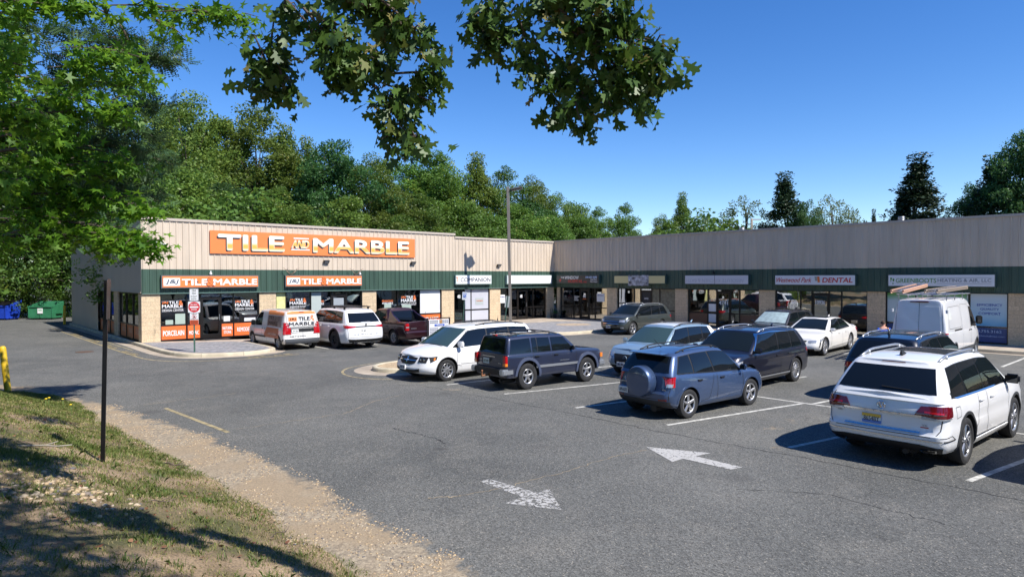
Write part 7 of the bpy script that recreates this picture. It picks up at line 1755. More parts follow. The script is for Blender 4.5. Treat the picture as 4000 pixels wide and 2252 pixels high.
def star_shape():
    out = []; lobes = [(-128, .62), (-62, .92), (0, 1.0), (62, .92), (128, .62)]
    out.append((0, .0))
    for i, (a, r_) in enumerate(lobes):
        out.append((r_ * math.cos(R(a)) + .0, r_ * math.sin(R(a))))
        out.append((r_ * .8 * math.cos(R(a + 7)) * .5 + .1, r_ * .8 * math.sin(R(a + 7)) * .5)) if False else None
        if i < 4:
            b = (a + lobes[i + 1][0]) / 2; out.append((.36 * math.cos(R(b)), .36 * math.sin(R(b))))
    return [(x * .62 + .35, y * .62) for x, y in out]
STAR = star_shape()
OAKH = [(0, 0), (.10, .03), (.22, .13), (.30, .07), (.38, .10), (.52, .34), (.60, .30), (.60, .14), (.72, .16), (.84, .32), (.92, .24), (.88, .10), (1.0, .04)]
OAK = OAKH + [(x, -y) for x, y in OAKH[:0:-1]]

def clump_points(rng, n, nc, rad, prof, height, zb, cl_r):
    """leaf bases gathered in clumps over a crown whose half width at height t is rad*prof(t)"""
    out = []; cols = []
    t = rng.uniform(0, 1, nc) ** (1.5 if prof(.97) < .2 and prof(.5) < .65 else .85); ang = rng.uniform(0, 2 * np.pi, nc); rr_ = np.sqrt(rng.uniform(.18, 1, nc))
    lump = 1 + .30 * np.sin(3 * ang + rng.uniform(0, 6) + 5 * t) + .22 * np.sin(5 * ang + 11 * t)
    t = t * (1 + .10 * np.sin(2 * ang + rng.uniform(0, 6)) + rng.normal(0, .03, nc)); w = rad * prof(np.clip(t, 0, 1)) * rr_ * lump
    cc = np.stack([w * np.cos(ang), w * np.sin(ang), zb + height * t], 1)
    sh = rng.normal(0, .16, nc)
    for i in range(nc):
        m = int(n / nc * rng.uniform(.5, 1.5)); p = rng.normal(size=(m, 3)); p /= np.linalg.norm(p, axis=1, keepdims=True); p *= (rng.uniform(.35, 1, m) ** .5)[:, None] * cl_r * rng.uniform(.7, 1.3)
        p[:, 2] *= .62; out.append(cc[i] + p); cols.append(np.clip(rng.uniform(.1, .85, m) + sh[i], 0, 1))
    return np.concatenate(out), np.concatenate(cols), cc
OVAL = lambda t: np.sqrt(np.clip(1 - (2 * t - .92) ** 2 / 1.25, .02, 1))
CONE = lambda t: np.clip(1.0 - t, .02, 1) ** 1.0 * (1 + .12 * np.sin(t * 38))
TALL = lambda t: np.clip(np.sin(np.pi * np.clip(t * .92 + .12, 0, 1)), .08, 1) ** .7
def limbs_mesh(rng, cc, h_tr, r_tr, zt):
    bm = bmesh.new(); pts = [Vector((0, 0, -.3))]; x = y = 0
    for i in range(1, 7): x += rng.normal(0, .12); y += rng.normal(0, .12); pts.append(Vector((x, y, zt * i / 6)))
    polytube(bm, pts, [r_tr * (1 - .8 * i / 6) for i in range(7)], 8)
    for c in cc[:: max(1, len(cc) // 26)]:
        k = min(5, max(1, int(6 * (c[2] * .75) / zt))); a = pts[k]; b = Vector(c); mid = a.lerp(b, .5) + Vector((0, 0, .12 * (b - a).length)); polytube(bm, [a, mid, b], [r_tr * .32, r_tr * .2, r_tr * .06], 5)
    me = bpy.data.meshes.new('trunk'); bm.to_mesh(me); bm.free(); me.materials.append(M_BARK); return me
LM_A = leafmat('leaf_mid', (.068, .142, .022), (.125, .230, .038), (.20, .24, .04))
LM_B = leafmat('leaf_olive', (.085, .145, .024), (.160, .235, .042), (.25, .24, .05))
LM_C = leafmat('leaf_dark', (.034, .088, .022), (.068, .150, .040))
LM_D = leafmat('leaf_bright', (.075, .150, .024), (.132, .218, .038))
LM_E = leafmat('leaf_cedar', (.014, .034, .014), (.030, .060, .022), transl=.1)
LM_F = leafmat('leaf_birch', (.09, .14, .05), (.17, .22, .09))
VAR = []
def variant(seed, kind, lm, H, rad, zb, prof, n, nc, cl, leaf, up=.3, shape=DIAMOND, rt=.28):
    rng = np.random.default_rng(seed); P, lv, cc = clump_points(rng, n, nc, rad, prof, H - zb, zb, cl)
    cm = leaves_mesh('crown', P, leaf, shape, rng, up, lv, fold=.15); cm.materials.append(lm); tm = limbs_mesh(rng, cc, zb, rt, H * .88)
    VAR.append((kind, cm, tm, H)); return len(VAR) - 1
VA = variant(1, 'broadleaf', LM_A, 17, 4.6, 3.0, OVAL, 34000, 240, 1.05, .27); VB = variant(2, 'broadleaf', LM_B, 18, 4.8, 4.0, OVAL, 34000, 250, 1.05, .26)
VC = variant(3, 'broadleaf', LM_C, 15, 4.4, 2.0, OVAL, 32000, 220, 1.1, .27); VD = variant(4, 'broadleaf', LM_D, 11, 3.4, 1.2, OVAL, 24000, 170, .95, .24)
VT = variant(5, 'tall', LM_B, 17, 3.0, 3.5, TALL, 24000, 190, .9, .24); VCe = variant(6, 'cedar', LM_E, 12, 3.4, .6, CONE, 22000, 420, .50, .20, rt=.2)
VF = variant(7, 'birch', LM_F, 12, 3.6, 3.0, OVAL, 4200, 70, .75, .26); VS = variant(8, 'shrub', LM_A, 6, 3.6, .1, OVAL, 9000, 110, .95, .24, rt=.1); VS2 = variant(9, 'shrub', LM_D, 5.5, 3.4, .1, OVAL, 8000, 100, .95, .24, rt=.1)
TN = 0
def tree(v, x, y, h, label, group=None, rz=None, name='tree', wide=1.0, z=LOT - .05, cat='tree'):
    global TN
    TN += 1; r_ = random.Random(TN * 13); kind, cm, tm, H = VAR[v]; s = h / H
    t = empty(name, (x, y, z), r_.uniform(0, 6.28) if rz is None else rz, label, cat, group); t.scale = (s * wide, s * wide, s)
    c = link_mesh('crown', cm, t); k = link_mesh('trunk', tm, t)
    return t
def tree_at(v, px, py_top, dist, label, wide=1.0, **k):
    """crown top seen at (px, py_top), standing dist metres from the eye"""
    p = at(px, py_top, dist); return tree(v, p.x, p.y, p.z - LOT, label, wide=wide, **k)
G_W = 'woodland trees behind the shops'
# the skyline from left to right: (variant, px, py top, distance, width factor, words that tell it apart)
SKY = [(VB, 470, 278, 62, 1.0, 'tall olive tree rising left of the banner, highest of the woodland'), (VB, 640, 304, 64, 1.05, 'olive round-topped tree over the left end of the banner'), (VT, 720, 360, 63, 1.0, 'narrow olive tree right of the highest round top'), (VT, 775, 385, 64, .9, 'narrow brownish tree left of the dark round tree'),
       (VC, 850, 378, 60, .9, 'dark green round tree over the middle of the banner'), (VB, 945, 418, 62, .95, 'olive tree just right of the dark round one'), (VA, 1045, 398, 66, 1.0, 'tree below the middle hanging oak leaves'), (VA, 1105, 418, 64, .9, 'green tree over the right end of the banner'),
       (VT, 1200, 422, 66, 1.1, 'pointed olive tree left of the lamp pole'), (VA, 1262, 455, 68, .8, 'green tree directly behind the lamp head'), (VB, 1340, 468, 70, .8, 'olive tree just right of the lamp head'), (VB, 1400, 505, 72, .8, 'low olive tree over the roof corner'), (VD, 1450, 530, 74, .9, 'bright tree first right of the inner corner'), (VA, 1500, 545, 76, .8, 'green tree second right of the inner corner'),
       (VA, 1568, 536, 78, .75, 'small tree standing alone above the right roof'), (VB, 1662, 556, 74, .7, 'low brownish tree at the left of the slim one'), (VT, 1716, 510, 74, .85, 'slim upright tree above the ghosted sign'), (VF, 1762, 550, 76, .8, 'thin pale tree right of the slim upright one'),
       (VF, 1868, 508, 72, .95, 'airy pale tree behind the utility pole'), (VCe, 1973, 460, 70, 1.45, 'pointed dark cedar above the dental sign'), (VC, 2030, 520, 68, .6, 'small dark tree leaning on the cedar'), (VF, 2085, 506, 74, .8, 'thin tree right of the pointed cedar'), (VF, 2130, 530, 76, .7, 'sparse low tree before the open sky'), (VCe, 2197, 545, 75, .5, 'tiny dark tip showing over the roof'),
       (VCe, 2308, 416, 70, 1.55, 'broad dark cedar over the boot print sign'), (VCe, 2270, 500, 71, 1.2, 'lower left shoulder cedar'), (VC, 2440, 480, 68, .6, 'dark bush top left of the tall corner tree'), (VCe, 2500, 420, 67, 1.5, 'dark cedar below the tall corner tree'), (VC, 2595, 350, 66, .72, 'tallest dark tree cut by the right edge of the photo'), (VC, 2680, 335, 68, .9, 'dark tree outside the right edge')]
for v, px, py, d, wd, lb in SKY: tree_at(v, px, py, d, lb, wd, group=G_W)
# lower rank in front of them, hiding the trunks above the roofs
LOW = [(VD, 385, 470, 47, 'bright green bank of leaves'), (VD, 470, 455, 50, 'feathery bright tree'), (VC, 560, 480, 52, 'deep green tree'), (VS, 610, 520, 48, 'grey-green rounded tree'), (VA, 700, 500, 50, 'green tree'), (VA, 770, 560, 50, 'low green tree'), (VC, 800, 520, 56, 'dark tree'), (VD, 870, 520, 56, 'yellow-green tree'), (VB, 990, 500, 58, 'olive tree'), (VD, 1010, 560, 56, 'light green tree'),
       (VA, 1060, 520, 58, 'green tree'), (VD, 1170, 530, 60, 'light bushy tree'), (VA, 1130, 500, 62, 'green upright tree'), (VD, 1240, 560, 60, 'bright low tree'), (VA, 1310, 540, 62, 'deep leafy tree'), (VD, 1370, 560, 64, 'yellowish low tree'), (VC, 1330, 515, 68, 'dark upright tree'), (VD, 1470, 565, 70, 'fresh green low tree'), (VS2, 1790, 565, 70, 'rounded low bush'), (VA, 1680, 575, 72, 'low green bush')]
REF = ['left of the banner', 'over the building corner', 'above the letter T of the banner', 'above the first banner letters', 'above the word TILE', 'above the letter E of the banner', 'above the word AND', 'above the letter M of the banner', 'above the letters MA', 'above the letter A of the banner', 'above the letter R of the banner', 'above the letter L of the banner', 'at the end of the banner', 'left of the lamp pole', 'right of the lamp pole', 'near the roof corner', 'behind the lamp pole top', 'just right of the inner corner', 'left of the utility pole', 'above the blank sign banner']
for (v, px, py, d, lb), rf_ in zip(LOW, REF): tree_at(v, px, py, d, lb + ' ' + rf_, 1.15, group='lower rank of trees behind the shops', name='shrub' if v in (VS, VS2) else 'tree')
# woods beyond the drive on the left
r_ = random.Random(5)
WL = [(-48, 22), (-43, 27), (-38, 34), (-34.5, 38), (-31, 34.5), (-27.5, 37), (-24, 33), (-20, 36), (-51, 14), (-54, 30), (-47, 38), (-41, 44), (-35, 47), (-29, 45), (-23, 43), (-17, 31), (-12, 35), (-57, 20), (-50, 3), (-55, 10)]
for i, (x, y) in enumerate(WL):
    tree((VA, VC, VB, VA, VC)[i % 5], x, y, (16, 15, 19, 18, 14)[i % 5] + (i % 3), ['tall woodland tree in the dim mass', 'dark woodland tree in the dim mass', 'olive woodland tree in the dim mass'][i % 3] + ' beyond the drive', 'woodland beyond the drive')
for i, (x, y) in enumerate([(-44, 20), (-40, 27), (-36.5, 32.5), (-33, 33.5), (-29.5, 32.5), (-26, 31.5), (-23, 29), (-46, 13), (-47, 6), (-37.5, 30), (-20, 28)]):
    tree((VS, VS2)[i % 2], x, y, (5.5, 4.2, 6)[i % 3], ('dark', 'bright')[i % 2] + ' undergrowth shrub at the edge of the drive woods', 'undergrowth beyond the drive', name='shrub', cat='shrub')
# trees added around the eye to shade the ground and darken shop glass reflections
for i, (x, y, h, v) in enumerate([(-37.8, -17.2, 10.5, VA), (-47, -8, 12, VA), (-50, -22, 14, VC), (-52, -36, 15, VA), (-30, -62, 14, VA), (-10, -66, 13, VC), (-42, -60, 15, VB), (8, -62, 13, VA), (-20, -70, 14, VB)]):
    tree(v, x, y, h, 'green tree added behind the sweetgum boughs to shade the drive' if i == 0 else 'unseen green tree added on the near side of the lot for the shop glass reflection', None if i == 0 else 'trees on the near side')

# sweetgum at the left, star leaves; boughs reach into view
M_GUM = leafmat('sweetgum_leaf', (.070, .175, .016), (.165, .32, .026), (.32, .44, .035), transl=.5)
M_OAK = leafmat('oak_leaf', (.040, .095, .018), (.080, .155, .028), (.22, .20, .06), transl=.25, rough=.45)
M_LOC = leafmat('locust_leaf', (.035, .080, .030), (.055, .115, .035), transl=.3)
gum = empty('sweetgum_tree', (-41.5, -24.5, .9), 0, 'sweetgum tree with star leaves reaching in from the left edge', 'tree')
rng = np.random.default_rng(21); pts = []; bmt = bmesh.new(); base = Vector((-41.5, -24.5, .9))
polytube(bmt, [base - Vector((0, 0, 1)), base + Vector((.1, .1, 3)), base + Vector((.0, .3, 6)), base + Vector((.3, .2, 9.5))], [.28, .22, .16, .06], 10)
def spray(P0, P1, n, r_side, store, bm, r0_=.022, sag=.25, sub=5, rng=rng, thin=1.0):
    """a bough from P0 to P1 with side twigs and leaves along them"""
    L_ = (P1 - P0).length; mid = P0.lerp(P1, .5) + Vector((0, 0, sag * L_ * .35)); B = [P0 * (1 - t) ** 2 + mid * 2 * t * (1 - t) + P1 * t * t for t in np.linspace(0, 1, 9)]
    polytube(bm, B, [r0_ * (1 - .8 * i / 8) * min(1, thin + i * .2) + .003 for i in range(9)], 6); ax = (P1 - P0).normalized()
    for k in range(sub):
        t = rng.uniform(.25, 1.0); i = min(7, int(t * 8)); a = B[i].lerp(B[i + 1], t * 8 - i) if t < 1 else B[8]
        d = Vector(rng.normal(size=3)) ; d -= ax * d.dot(ax) * .6; d = (d.normalized() * .8 + ax * .7).normalized(); d.z *= .35; d.z -= .08; e = a + d * r_side * rng.uniform(.6, 1.2)
        polytube(bm, [a, a.lerp(e, .5) + Vector((0, 0, .03)), e], [.007, .005, .003], 5)
        m = int(n / sub)
        for q in range(m):
            u = rng.uniform(.15, 1.05); p = a.lerp(e, u); store.append((p.x + rng.normal(0, .06), p.y + rng.normal(0, .06), p.z + rng.normal(0, .05) - .02))
def boughs(lst, store, bm, density, r_side, r0_=.022, inset=0, sag=.25, root=None):
    for px0, py0, px1, py1, d0, d1 in lst:
        q_ = math.hypot(px1 - px0, py1 - py0); k_ = max(.45, 1 - inset / q_); px1, py1 = px0 + (px1 - px0) * k_, py0 + (py1 - py0) * k_
        P0, P1 = at(px0, py0, d0), at(px1, py1, d1); L_ = (P1 - P0).length; spray(P0, P1, int(L_ * density), r_side, store, bm, r0_, sag, max(3, int(L_ * 9)), thin=.1 if px0 > 0 and py0 > 5 else 1.0)
        if root is not None:
            m = root.lerp(P0, .5) + Vector((0, 0, .5)); polytube(bm, [root, m, P0], [.06, .04, r0_], 6)
GUMB = [(-80, -20, 300, 20, 8.5, 8), (-40, 40, 250, 30, 8.5, 8), (250, 15, 560, 40, 8, 7.8), (400, 30, 640, 45, 7.8, 7.6), (480, 35, 635, 62, 7.7, 7.6), (250, 25, 300, 60, 8, 7.8), (380, 45, 455, 90, 7.8, 7.6), (300, 60, 345, 140, 8, 8), (-100, 110, 90, 140, 8, 7.6), (-60, 150, 80, 165, 8, 7.6),
        (150, 120, 400, 150, 9, 8.5), (200, 150, 405, 205, 9, 8.5), (120, 170, 380, 190, 9.2, 8.6), (100, 200, 360, 225, 9.4, 8.8), (20, 260, 330, 255, 8.4, 8.0), (60, 290, 350, 290, 8.4, 8.0), (-60, 280, 130, 275, 8, 7.6), (-80, 330, 160, 290, 8, 7.6),
        (-60, 350, 260, 345, 8.6, 8.2), (0, 380, 330, 385, 8.8, 8.2), (-80, 400, 230, 420, 8.6, 8.2), (60, 420, 390, 415, 9, 8.4), (-60, 470, 300, 440, 9, 8.5), (-100, 440, 100, 460, 8, 7.7),
        (-60, 500, 330, 500, 9, 8.4), (60, 470, 392, 530, 9, 8.2), (180, 480, 395, 545, 8.8, 8.2), (-90, 540, 260, 530, 9, 8.5), (-80, 570, 200, 560, 9, 8.4), (60, 560, 330, 580, 8.8, 8.2), (150, 580, 400, 625, 8.6, 7.9), (220, 590, 405, 640, 8.5, 7.9), (280, 600, 400, 610, 8.4, 7.9), (60, 580, 340, 630, 8.7, 8.2), (-60, 600, 180, 600, 9, 8.6), (-60, 630, 90, 560, 8.5, 8),
        (-100, 60, 60, 60, 9, 8.8), (-80, 220, 120, 235, 9.4, 9), (-80, 190, 200, 215, 9.6, 9.2), (-90, 10, 160, 10, 8.2, 8)]
boughs(GUMB, pts, bmt, 150, .27, .012, inset=45)
for a in ((-41.2, -24.3, 6.5), (-41.4, -24.4, 5), (-41.3, -24.2, 8)):
    for px0, py0, px1, py1, d0, d1 in [g_ for g_ in GUMB if g_[0] < 0][::3]: polytube(bmt, [Vector(a), Vector(a).lerp(at(px0, py0, d0), .55) + Vector((0, 0, .5)), at(px0, py0, d0)], [.07, .045, .02], 6)
# the rest of the crown, outside the frame, which throws the shade on the drive and bank
cr_n = 7000; q = rng.normal(size=(cr_n, 3)); q /= np.linalg.norm(q, axis=1, keepdims=True); q *= (rng.uniform(.3, 1, cr_n) ** .4)[:, None] * np.array([3.4, 4.2, 3.3]); q += np.array([-41.5, -24.0, 7.6])
lump = np.sin(q[:, 0] * 2.3) * np.sin(q[:, 1] * 2.1 + 1) * np.sin(q[:, 2] * 2.2); q = q[lump > -.25]
near = np.linalg.norm(q - np.array(CAMP), axis=1) > 5
P_ = np.concatenate([np.array(pts), q[near]]); lv = np.concatenate([rng.uniform(0, .96, len(pts)), rng.uniform(0, .9, near.sum())])
cm = leaves_mesh('leaves', P_ - np.array(gum.location), np.concatenate([np.full(len(pts), .122), np.full(near.sum(), .17)]), STAR, rng, .55, lv, fold=.25, droop=.35); cm.materials.append(M_GUM); link_mesh('leaves', cm, gum)
o = obj('branch', bmt, M_BARK, gum, smooth=True); o.location = -gum.location

# locust behind it with feather leaves
loc_ = empty('locust_tree', (-42, -13, LOT), 0, 'locust tree with feathery leaflets behind the star leaves', 'tree'); stems = []; bml = bmesh.new()
LOCB = [(60, 90, 330, 95, 18.5, 17.0), (90, 110, 420, 130, 18.5, 17.0), (200, 130, 455, 160, 17.8, 17.0), (120, 150, 465, 150, 18.5, 17.0), (240, 200, 380, 250, 17.8, 17.0), (60, 190, 340, 215, 19.2, 17.8), (0, 200, 250, 240, 19.2, 18.5), (240, 270, 430, 275, 17.8, 17.3), (200, 280, 400, 330, 17.8, 17.0), (140, 300, 360, 330, 18.5, 17.6), (200, 320, 420, 350, 18.5, 17.6), (150, 340, 400, 400, 19.2, 18.5), (250, 360, 450, 420, 19.9, 19.2), (200, 400, 430, 460, 19.9, 19.2), (150, 430, 380, 520, 19.9, 19.2), (230, 560, 330, 600, 14.2, 13.6), (240, 620, 325, 655, 14.2, 13.6), (-40, 30, 120, 50, 17.0, 17.0), (120, 460, 420, 500, 20.6, 19.9), (30, 130, 210, 150, 18.5, 18.5), (60, 260, 200, 300, 19.2, 18.5), (0, 330, 260, 360, 19, 18.5), (60, 380, 330, 400, 19.5, 19), (120, 440, 350, 450, 19.5, 19), (20, 480, 300, 490, 20, 19.5), (100, 520, 340, 540, 20, 19), (0, 560, 250, 570, 20, 19), (80, 600, 330, 590, 19.5, 18.5), (30, 420, 200, 440, 20, 19), (150, 350, 380, 370, 19, 18.5)]
boughs(LOCB, stems, bml, 70, .62, .014, inset=40); S_ = np.array(stems); n = len(S_); a, s_, nr = rot_frames(rng, n, .5); Ls = rng.uniform(.24, .38, n)
Vs = []; 
for k in range(15):
    f = (k // 2 + 1) / 8.0; sd_ = 0 if k == 14 else (1 if k % 2 else -1); c0 = S_ + a * (Ls * f)[:, None]; ld = (s_ * sd_ if sd_ else a); l_ = .070; c1 = c0 + ld * l_; mdp = c0 + ld * l_ * .5
    w_ = a * .016 if sd_ else s_ * .016; Vs.append(np.stack([c0, mdp + w_, c1, mdp - w_], 1))
V = np.concatenate(Vs, 0).reshape(-1, 3); me = fast_mesh('leaves', V - np.array(loc_.location), np.arange(len(V)).reshape(-1, 4), np.tile(np.repeat(rng.uniform(0, 1, n), 4), 15)); me.materials.append(M_LOC); link_mesh('leaves', me, loc_)
bs = Vector((-42, -13, LOT)); polytube(bml, [bs, bs + Vector((.2, -.3, 4)), bs + Vector((.8, -.4, 9))], [.2, .15, .06], 9)
for px0, py0, px1, py1, d0, d1 in LOCB[::3]: polytube(bml, [bs + Vector((.3, -.3, 5)), at(px0, py0, d0)], [.04, .010], 6)
o = obj('branch', bml, M_BARK, loc_, smooth=True); o.location = -loc_.location

# oak overhead: trunk behind the eye, boughs hanging into the top of the photo
oak = empty('oak_tree', (-39.6, -40.2, 1.4), 0, 'white oak whose lobed leaves hang over the top of the photo', 'tree'); pts = []; bmo = bmesh.new(); ob = Vector((-39.6, -40.2, 1.4))
polytube(bmo, [ob - Vector((0, 0, 1)), ob + Vector((0, .1, 2.5)), ob + Vector((.3, .3, 5)), ob + Vector((.4, .3, 9))], [.30, .25, .18, .06], 10)
OAKB = [(700, -45, 1000, -10, 5.6, 5.5), (850, -40, 1110, -8, 5.6, 5.5), (1240, -35, 1500, -10, 5.6, 5.4), (1400, -30, 1610, 20, 5.5, 5.3), (1250, -20, 1185, 95, 5.6, 5.5), (1300, 10, 1230, 120, 5.6, 5.5), (690, -60, 880, 160, 5.6, 5.3), (880, 130, 1020, 330, 5.3, 5.2), (780, 20, 940, 190, 5.4, 5.3), (900, 60, 1100, 80, 5.5, 5.3), (720, 0, 700, 170, 5.6, 5.5), (690, 40, 665, 250, 5.6, 5.5), (700, 150, 715, 240, 5.5, 5.4), (760, 40, 860, 210, 5.5, 5.3), (820, 60, 900, 110, 5.4, 5.4), (960, 0, 1060, 90, 5.4, 5.3), (950, 190, 1110, 180, 5.3, 5.2), (960, 210, 1100, 260, 5.3, 5.2), (980, 230, 1050, 310, 5.2, 5.2), (1000, 310, 1060, 370, 5.2, 5.15), (1010, 330, 1000, 375, 5.2, 5.15), (860, 0, 1000, 40, 5.5, 5.4), (1000, 100, 1100, 150, 5.3, 5.2),
        (700, -20, 800, 90, 5.6, 5.5), (640, 90, 700, 230, 5.6, 5.5), (800, 110, 870, 190, 5.4, 5.3), (930, 120, 1020, 190, 5.3, 5.3),
        (1230, -40, 1260, 160, 5.6, 5.5), (1350, -30, 1560, 180, 5.5, 5.2), (1500, 130, 1650, 290, 5.3, 5.1), (1520, 150, 1690, 170, 5.3, 5.1), (1530, 90, 1680, 140, 5.3, 5.15), (1300, 30, 1350, 190, 5.5, 5.4), (1340, 90, 1410, 240, 5.5, 5.3), (1420, 130, 1490, 295, 5.4, 5.2), (1480, 170, 1550, 290, 5.3, 5.1), (1540, 190, 1600, 260, 5.2, 5.1), (1400, 190, 1435, 320, 5.3, 5.2), (1440, 60, 1600, 40, 5.5, 5.3), (1450, 40, 1610, 80, 5.5, 5.3), (1260, 60, 1330, 160, 5.6, 5.5), (1445, 250, 1465, 325, 5.2, 5.15), (1560, 160, 1640, 230, 5.2, 5.1), (1280, -20, 1450, 30, 5.6, 5.5), (1360, 20, 1500, 130, 5.5, 5.3), (1240, 20, 1200, 100, 5.6, 5.6), (1380, 120, 1460, 200, 5.4, 5.4), (1600, 100, 1690, 120, 5.2, 5.1)]
boughs(OAKB, pts, bmo, 120, .13, .012, inset=20, sag=.1)
hub = Vector((-36.6, -34.6, 7.2)); polytube(bmo, [ob + Vector((.3, .3, 4.2)), ob + Vector((1.5, 3, 5.6)), hub], [.14, .10, .05], 8)
for px0, py0 in ((690, -60), (880, -40), (1350, -30), (960, -10), (1280, -20)): polytube(bmo, [hub, at(px0, py0, 5.6)], [.04, .014], 6)
n_in = len(pts); q2 = rng.normal(size=(7000, 3)); q2 /= np.linalg.norm(q2, axis=1, keepdims=True); q2 *= (rng.uniform(.25, 1, 7000) ** .45)[:, None] * np.array([3.0, 4.0, 1.8]); q2 += np.array([-40.2, -34.3, 9.6]); cr_n = 17000; q = rng.normal(size=(cr_n, 3)); q /= np.linalg.norm(q, axis=1, keepdims=True); q *= (rng.uniform(.3, 1, cr_n) ** .4)[:, None] * np.array([4.0, 5.4, 2.5]); q += np.array([-37.8, -36.6, 9.6]); pl_ = q - np.array([-33.6, -32.0, 5.0]); sv_ = np.array(sdir); dl_ = np.linalg.norm(pl_ - (pl_ @ sv_)[:, None] * sv_, axis=1); q = q[(dl_ > 2.0) | (rng.uniform(size=len(q)) < .2)]  # unseen crown leaves shaped to shade the bank, thinned sunward of the boughs
lump = np.sin(q[:, 0] * 1.9 + .5) * np.sin(q[:, 1] * 1.7) * np.sin(q[:, 2] * 1.5 + 1); q = q[lump > -.2]; lump = np.sin(q2[:, 0] * 2.1) * np.sin(q2[:, 1] * 1.9 + 2); q = np.concatenate([q, q2[lump > -.25]]); q3 = rng.normal(size=(5200, 3)); q3 /= np.linalg.norm(q3, axis=1, keepdims=True); q3 *= (rng.uniform(.2, 1, 5200) ** .5)[:, None] * np.array([2.3, 3.2, 1.5]); q3 += np.array([-36.2, -37.4, 8.8]); q3 = q3[np.sin(q3[:, 0] * 3.1) * np.sin(q3[:, 1] * 2.7 + 1) > -.35]; q = np.concatenate([q, q3])
P_ = np.concatenate([np.array(pts), q]); lv = np.concatenate([rng.uniform(0, 1, n_in) ** 1.0 * .97, rng.uniform(0, .9, len(q))]); lv[:n_in][rng.uniform(size=n_in) < .025] = 1
cm = leaves_mesh('leaves', P_ - np.array(oak.location), np.concatenate([np.full(n_in, .135), np.full(len(q), .20)]), OAK, rng, .15, lv, fold=.45, droop=.8); cm.materials.append(M_OAK); link_mesh('leaves', cm, oak)
o = obj('branch', bmo, M_BARKD, oak, smooth=True); o.location = -oak.location

# ---- grass on the bank
rng = np.random.default_rng(3)
def in_grass(x, y): return -sdist(GRASS_E, x, y)
N = 420000; gx = rng.uniform(-43, -33.2, N); gy = rng.uniform(-36, -9.5, N)
keepm = in_grass(gx, gy) > -.10; gx, gy = gx[keepm], gy[keepm]
dE = in_grass(gx, gy); dc = np.hypot(gx - CAMP.x, gy - CAMP.y)
den = np.array([mnoise.noise(Vector((x * .9, y * .9, 0))) + .7 * mnoise.noise(Vector((x * 3.1, y * 3.1, 5))) for x, y in zip(gx, gy)])
far = np.clip((gy + 20) / 6, 0, 1); pr = np.clip(.52 + .8 * den + .55 * far + .30 * np.exp(-((dE - .25) / .45) ** 2), .02, 1); k = rng.uniform(size=len(gx)) < pr
gx, gy, dc, den, far = gx[k], gy[k], dc[k], den[k], far[k]; n = len(gx); gz = bank_z(gx, gy) - .005
hgt = rng.uniform(.020, .056, n) * (1 + .9 * np.clip(den, 0, 1)) * (1 + .25 * far); wd = np.clip(.0010 + dc * .00034, .0016, .009) * rng.uniform(.7, 1.3, n); an = rng.uniform(0, 2 * np.pi, n); ln = rng.uniform(.2, 1.0, n); la = rng.uniform(0, 2 * np.pi, n)
b = np.stack([gx, gy, gz], 1); sd_ = np.stack([np.cos(an), np.sin(an), np.zeros(n)], 1) * wd[:, None]; lean = np.stack([np.cos(la), np.sin(la), np.zeros(n)], 1) * (hgt * ln)[:, None]; up = np.stack([np.zeros(n), np.zeros(n), hgt], 1)
V = np.stack([b - sd_, b + sd_, b + up * .6 + lean * .35 + sd_ * .7, b + up * (1 - .25 * ln[:, None]) + lean, b + up * .6 + lean * .35 - sd_ * .7], 1).reshape(-1, 3)
me = fast_mesh('grass', V, np.arange(5 * n).reshape(n, 5), np.repeat(np.clip(rng.uniform(0, 1, n) + np.clip(.25 - den * .6, -.1, .35) * (1 - far), 0, 1), 5))
me.materials.append(leafmat('grass_blade', (.080, .125, .022), (.20, .22, .060), (.36, .29, .14), transl=.3, rough=.6)); tag(link_mesh('grass', me), 'thin tufty grass growing on the bank', kind='stuff')
# broader weed tufts
N = 260; tx = rng.uniform(-40, -33.5, N); ty = rng.uniform(-35.5, -20, N); kk = in_grass(tx, ty) > .1; tx, ty = tx[kk], ty[kk]; B_ = []
for x, y in zip(tx, ty):
    m = rng.integers(14, 34); B_.append(np.stack([x + rng.normal(0, .045, m), y + rng.normal(0, .045, m)], 1))
B_ = np.concatenate(B_); n = len(B_); gz = bank_z(B_[:, 0], B_[:, 1]) - .005; hgt = rng.uniform(.05, .11, n); an = rng.uniform(0, 6.28, n); la = rng.uniform(0, 6.28, n); ln = rng.uniform(.3, 1.1, n)
b = np.stack([B_[:, 0], B_[:, 1], gz], 1); sd_ = np.stack([np.cos(an), np.sin(an), 0 * an], 1) * .0028; lean = np.stack([np.cos(la), np.sin(la), 0 * la], 1) * (hgt * ln)[:, None]; up = np.stack([0 * hgt, 0 * hgt, hgt], 1)
V = np.stack([b - sd_, b + sd_, b + up * .6 + lean * .35 + sd_, b + up * (1 - .3 * ln[:, None]) + lean, b + up * .6 + lean * .35 - sd_], 1).reshape(-1, 3)
me = fast_mesh('weed_tufts', V, np.arange(5 * n).reshape(n, 5), np.repeat(rng.uniform(.2, .8, n), 5)); me.materials.append(leafmat('weed_blade', (.06, .13, .025), (.12, .20, .04), transl=.3)); tag(link_mesh('weed_tufts', me), 'taller weed tufts on the bank', kind='stuff')
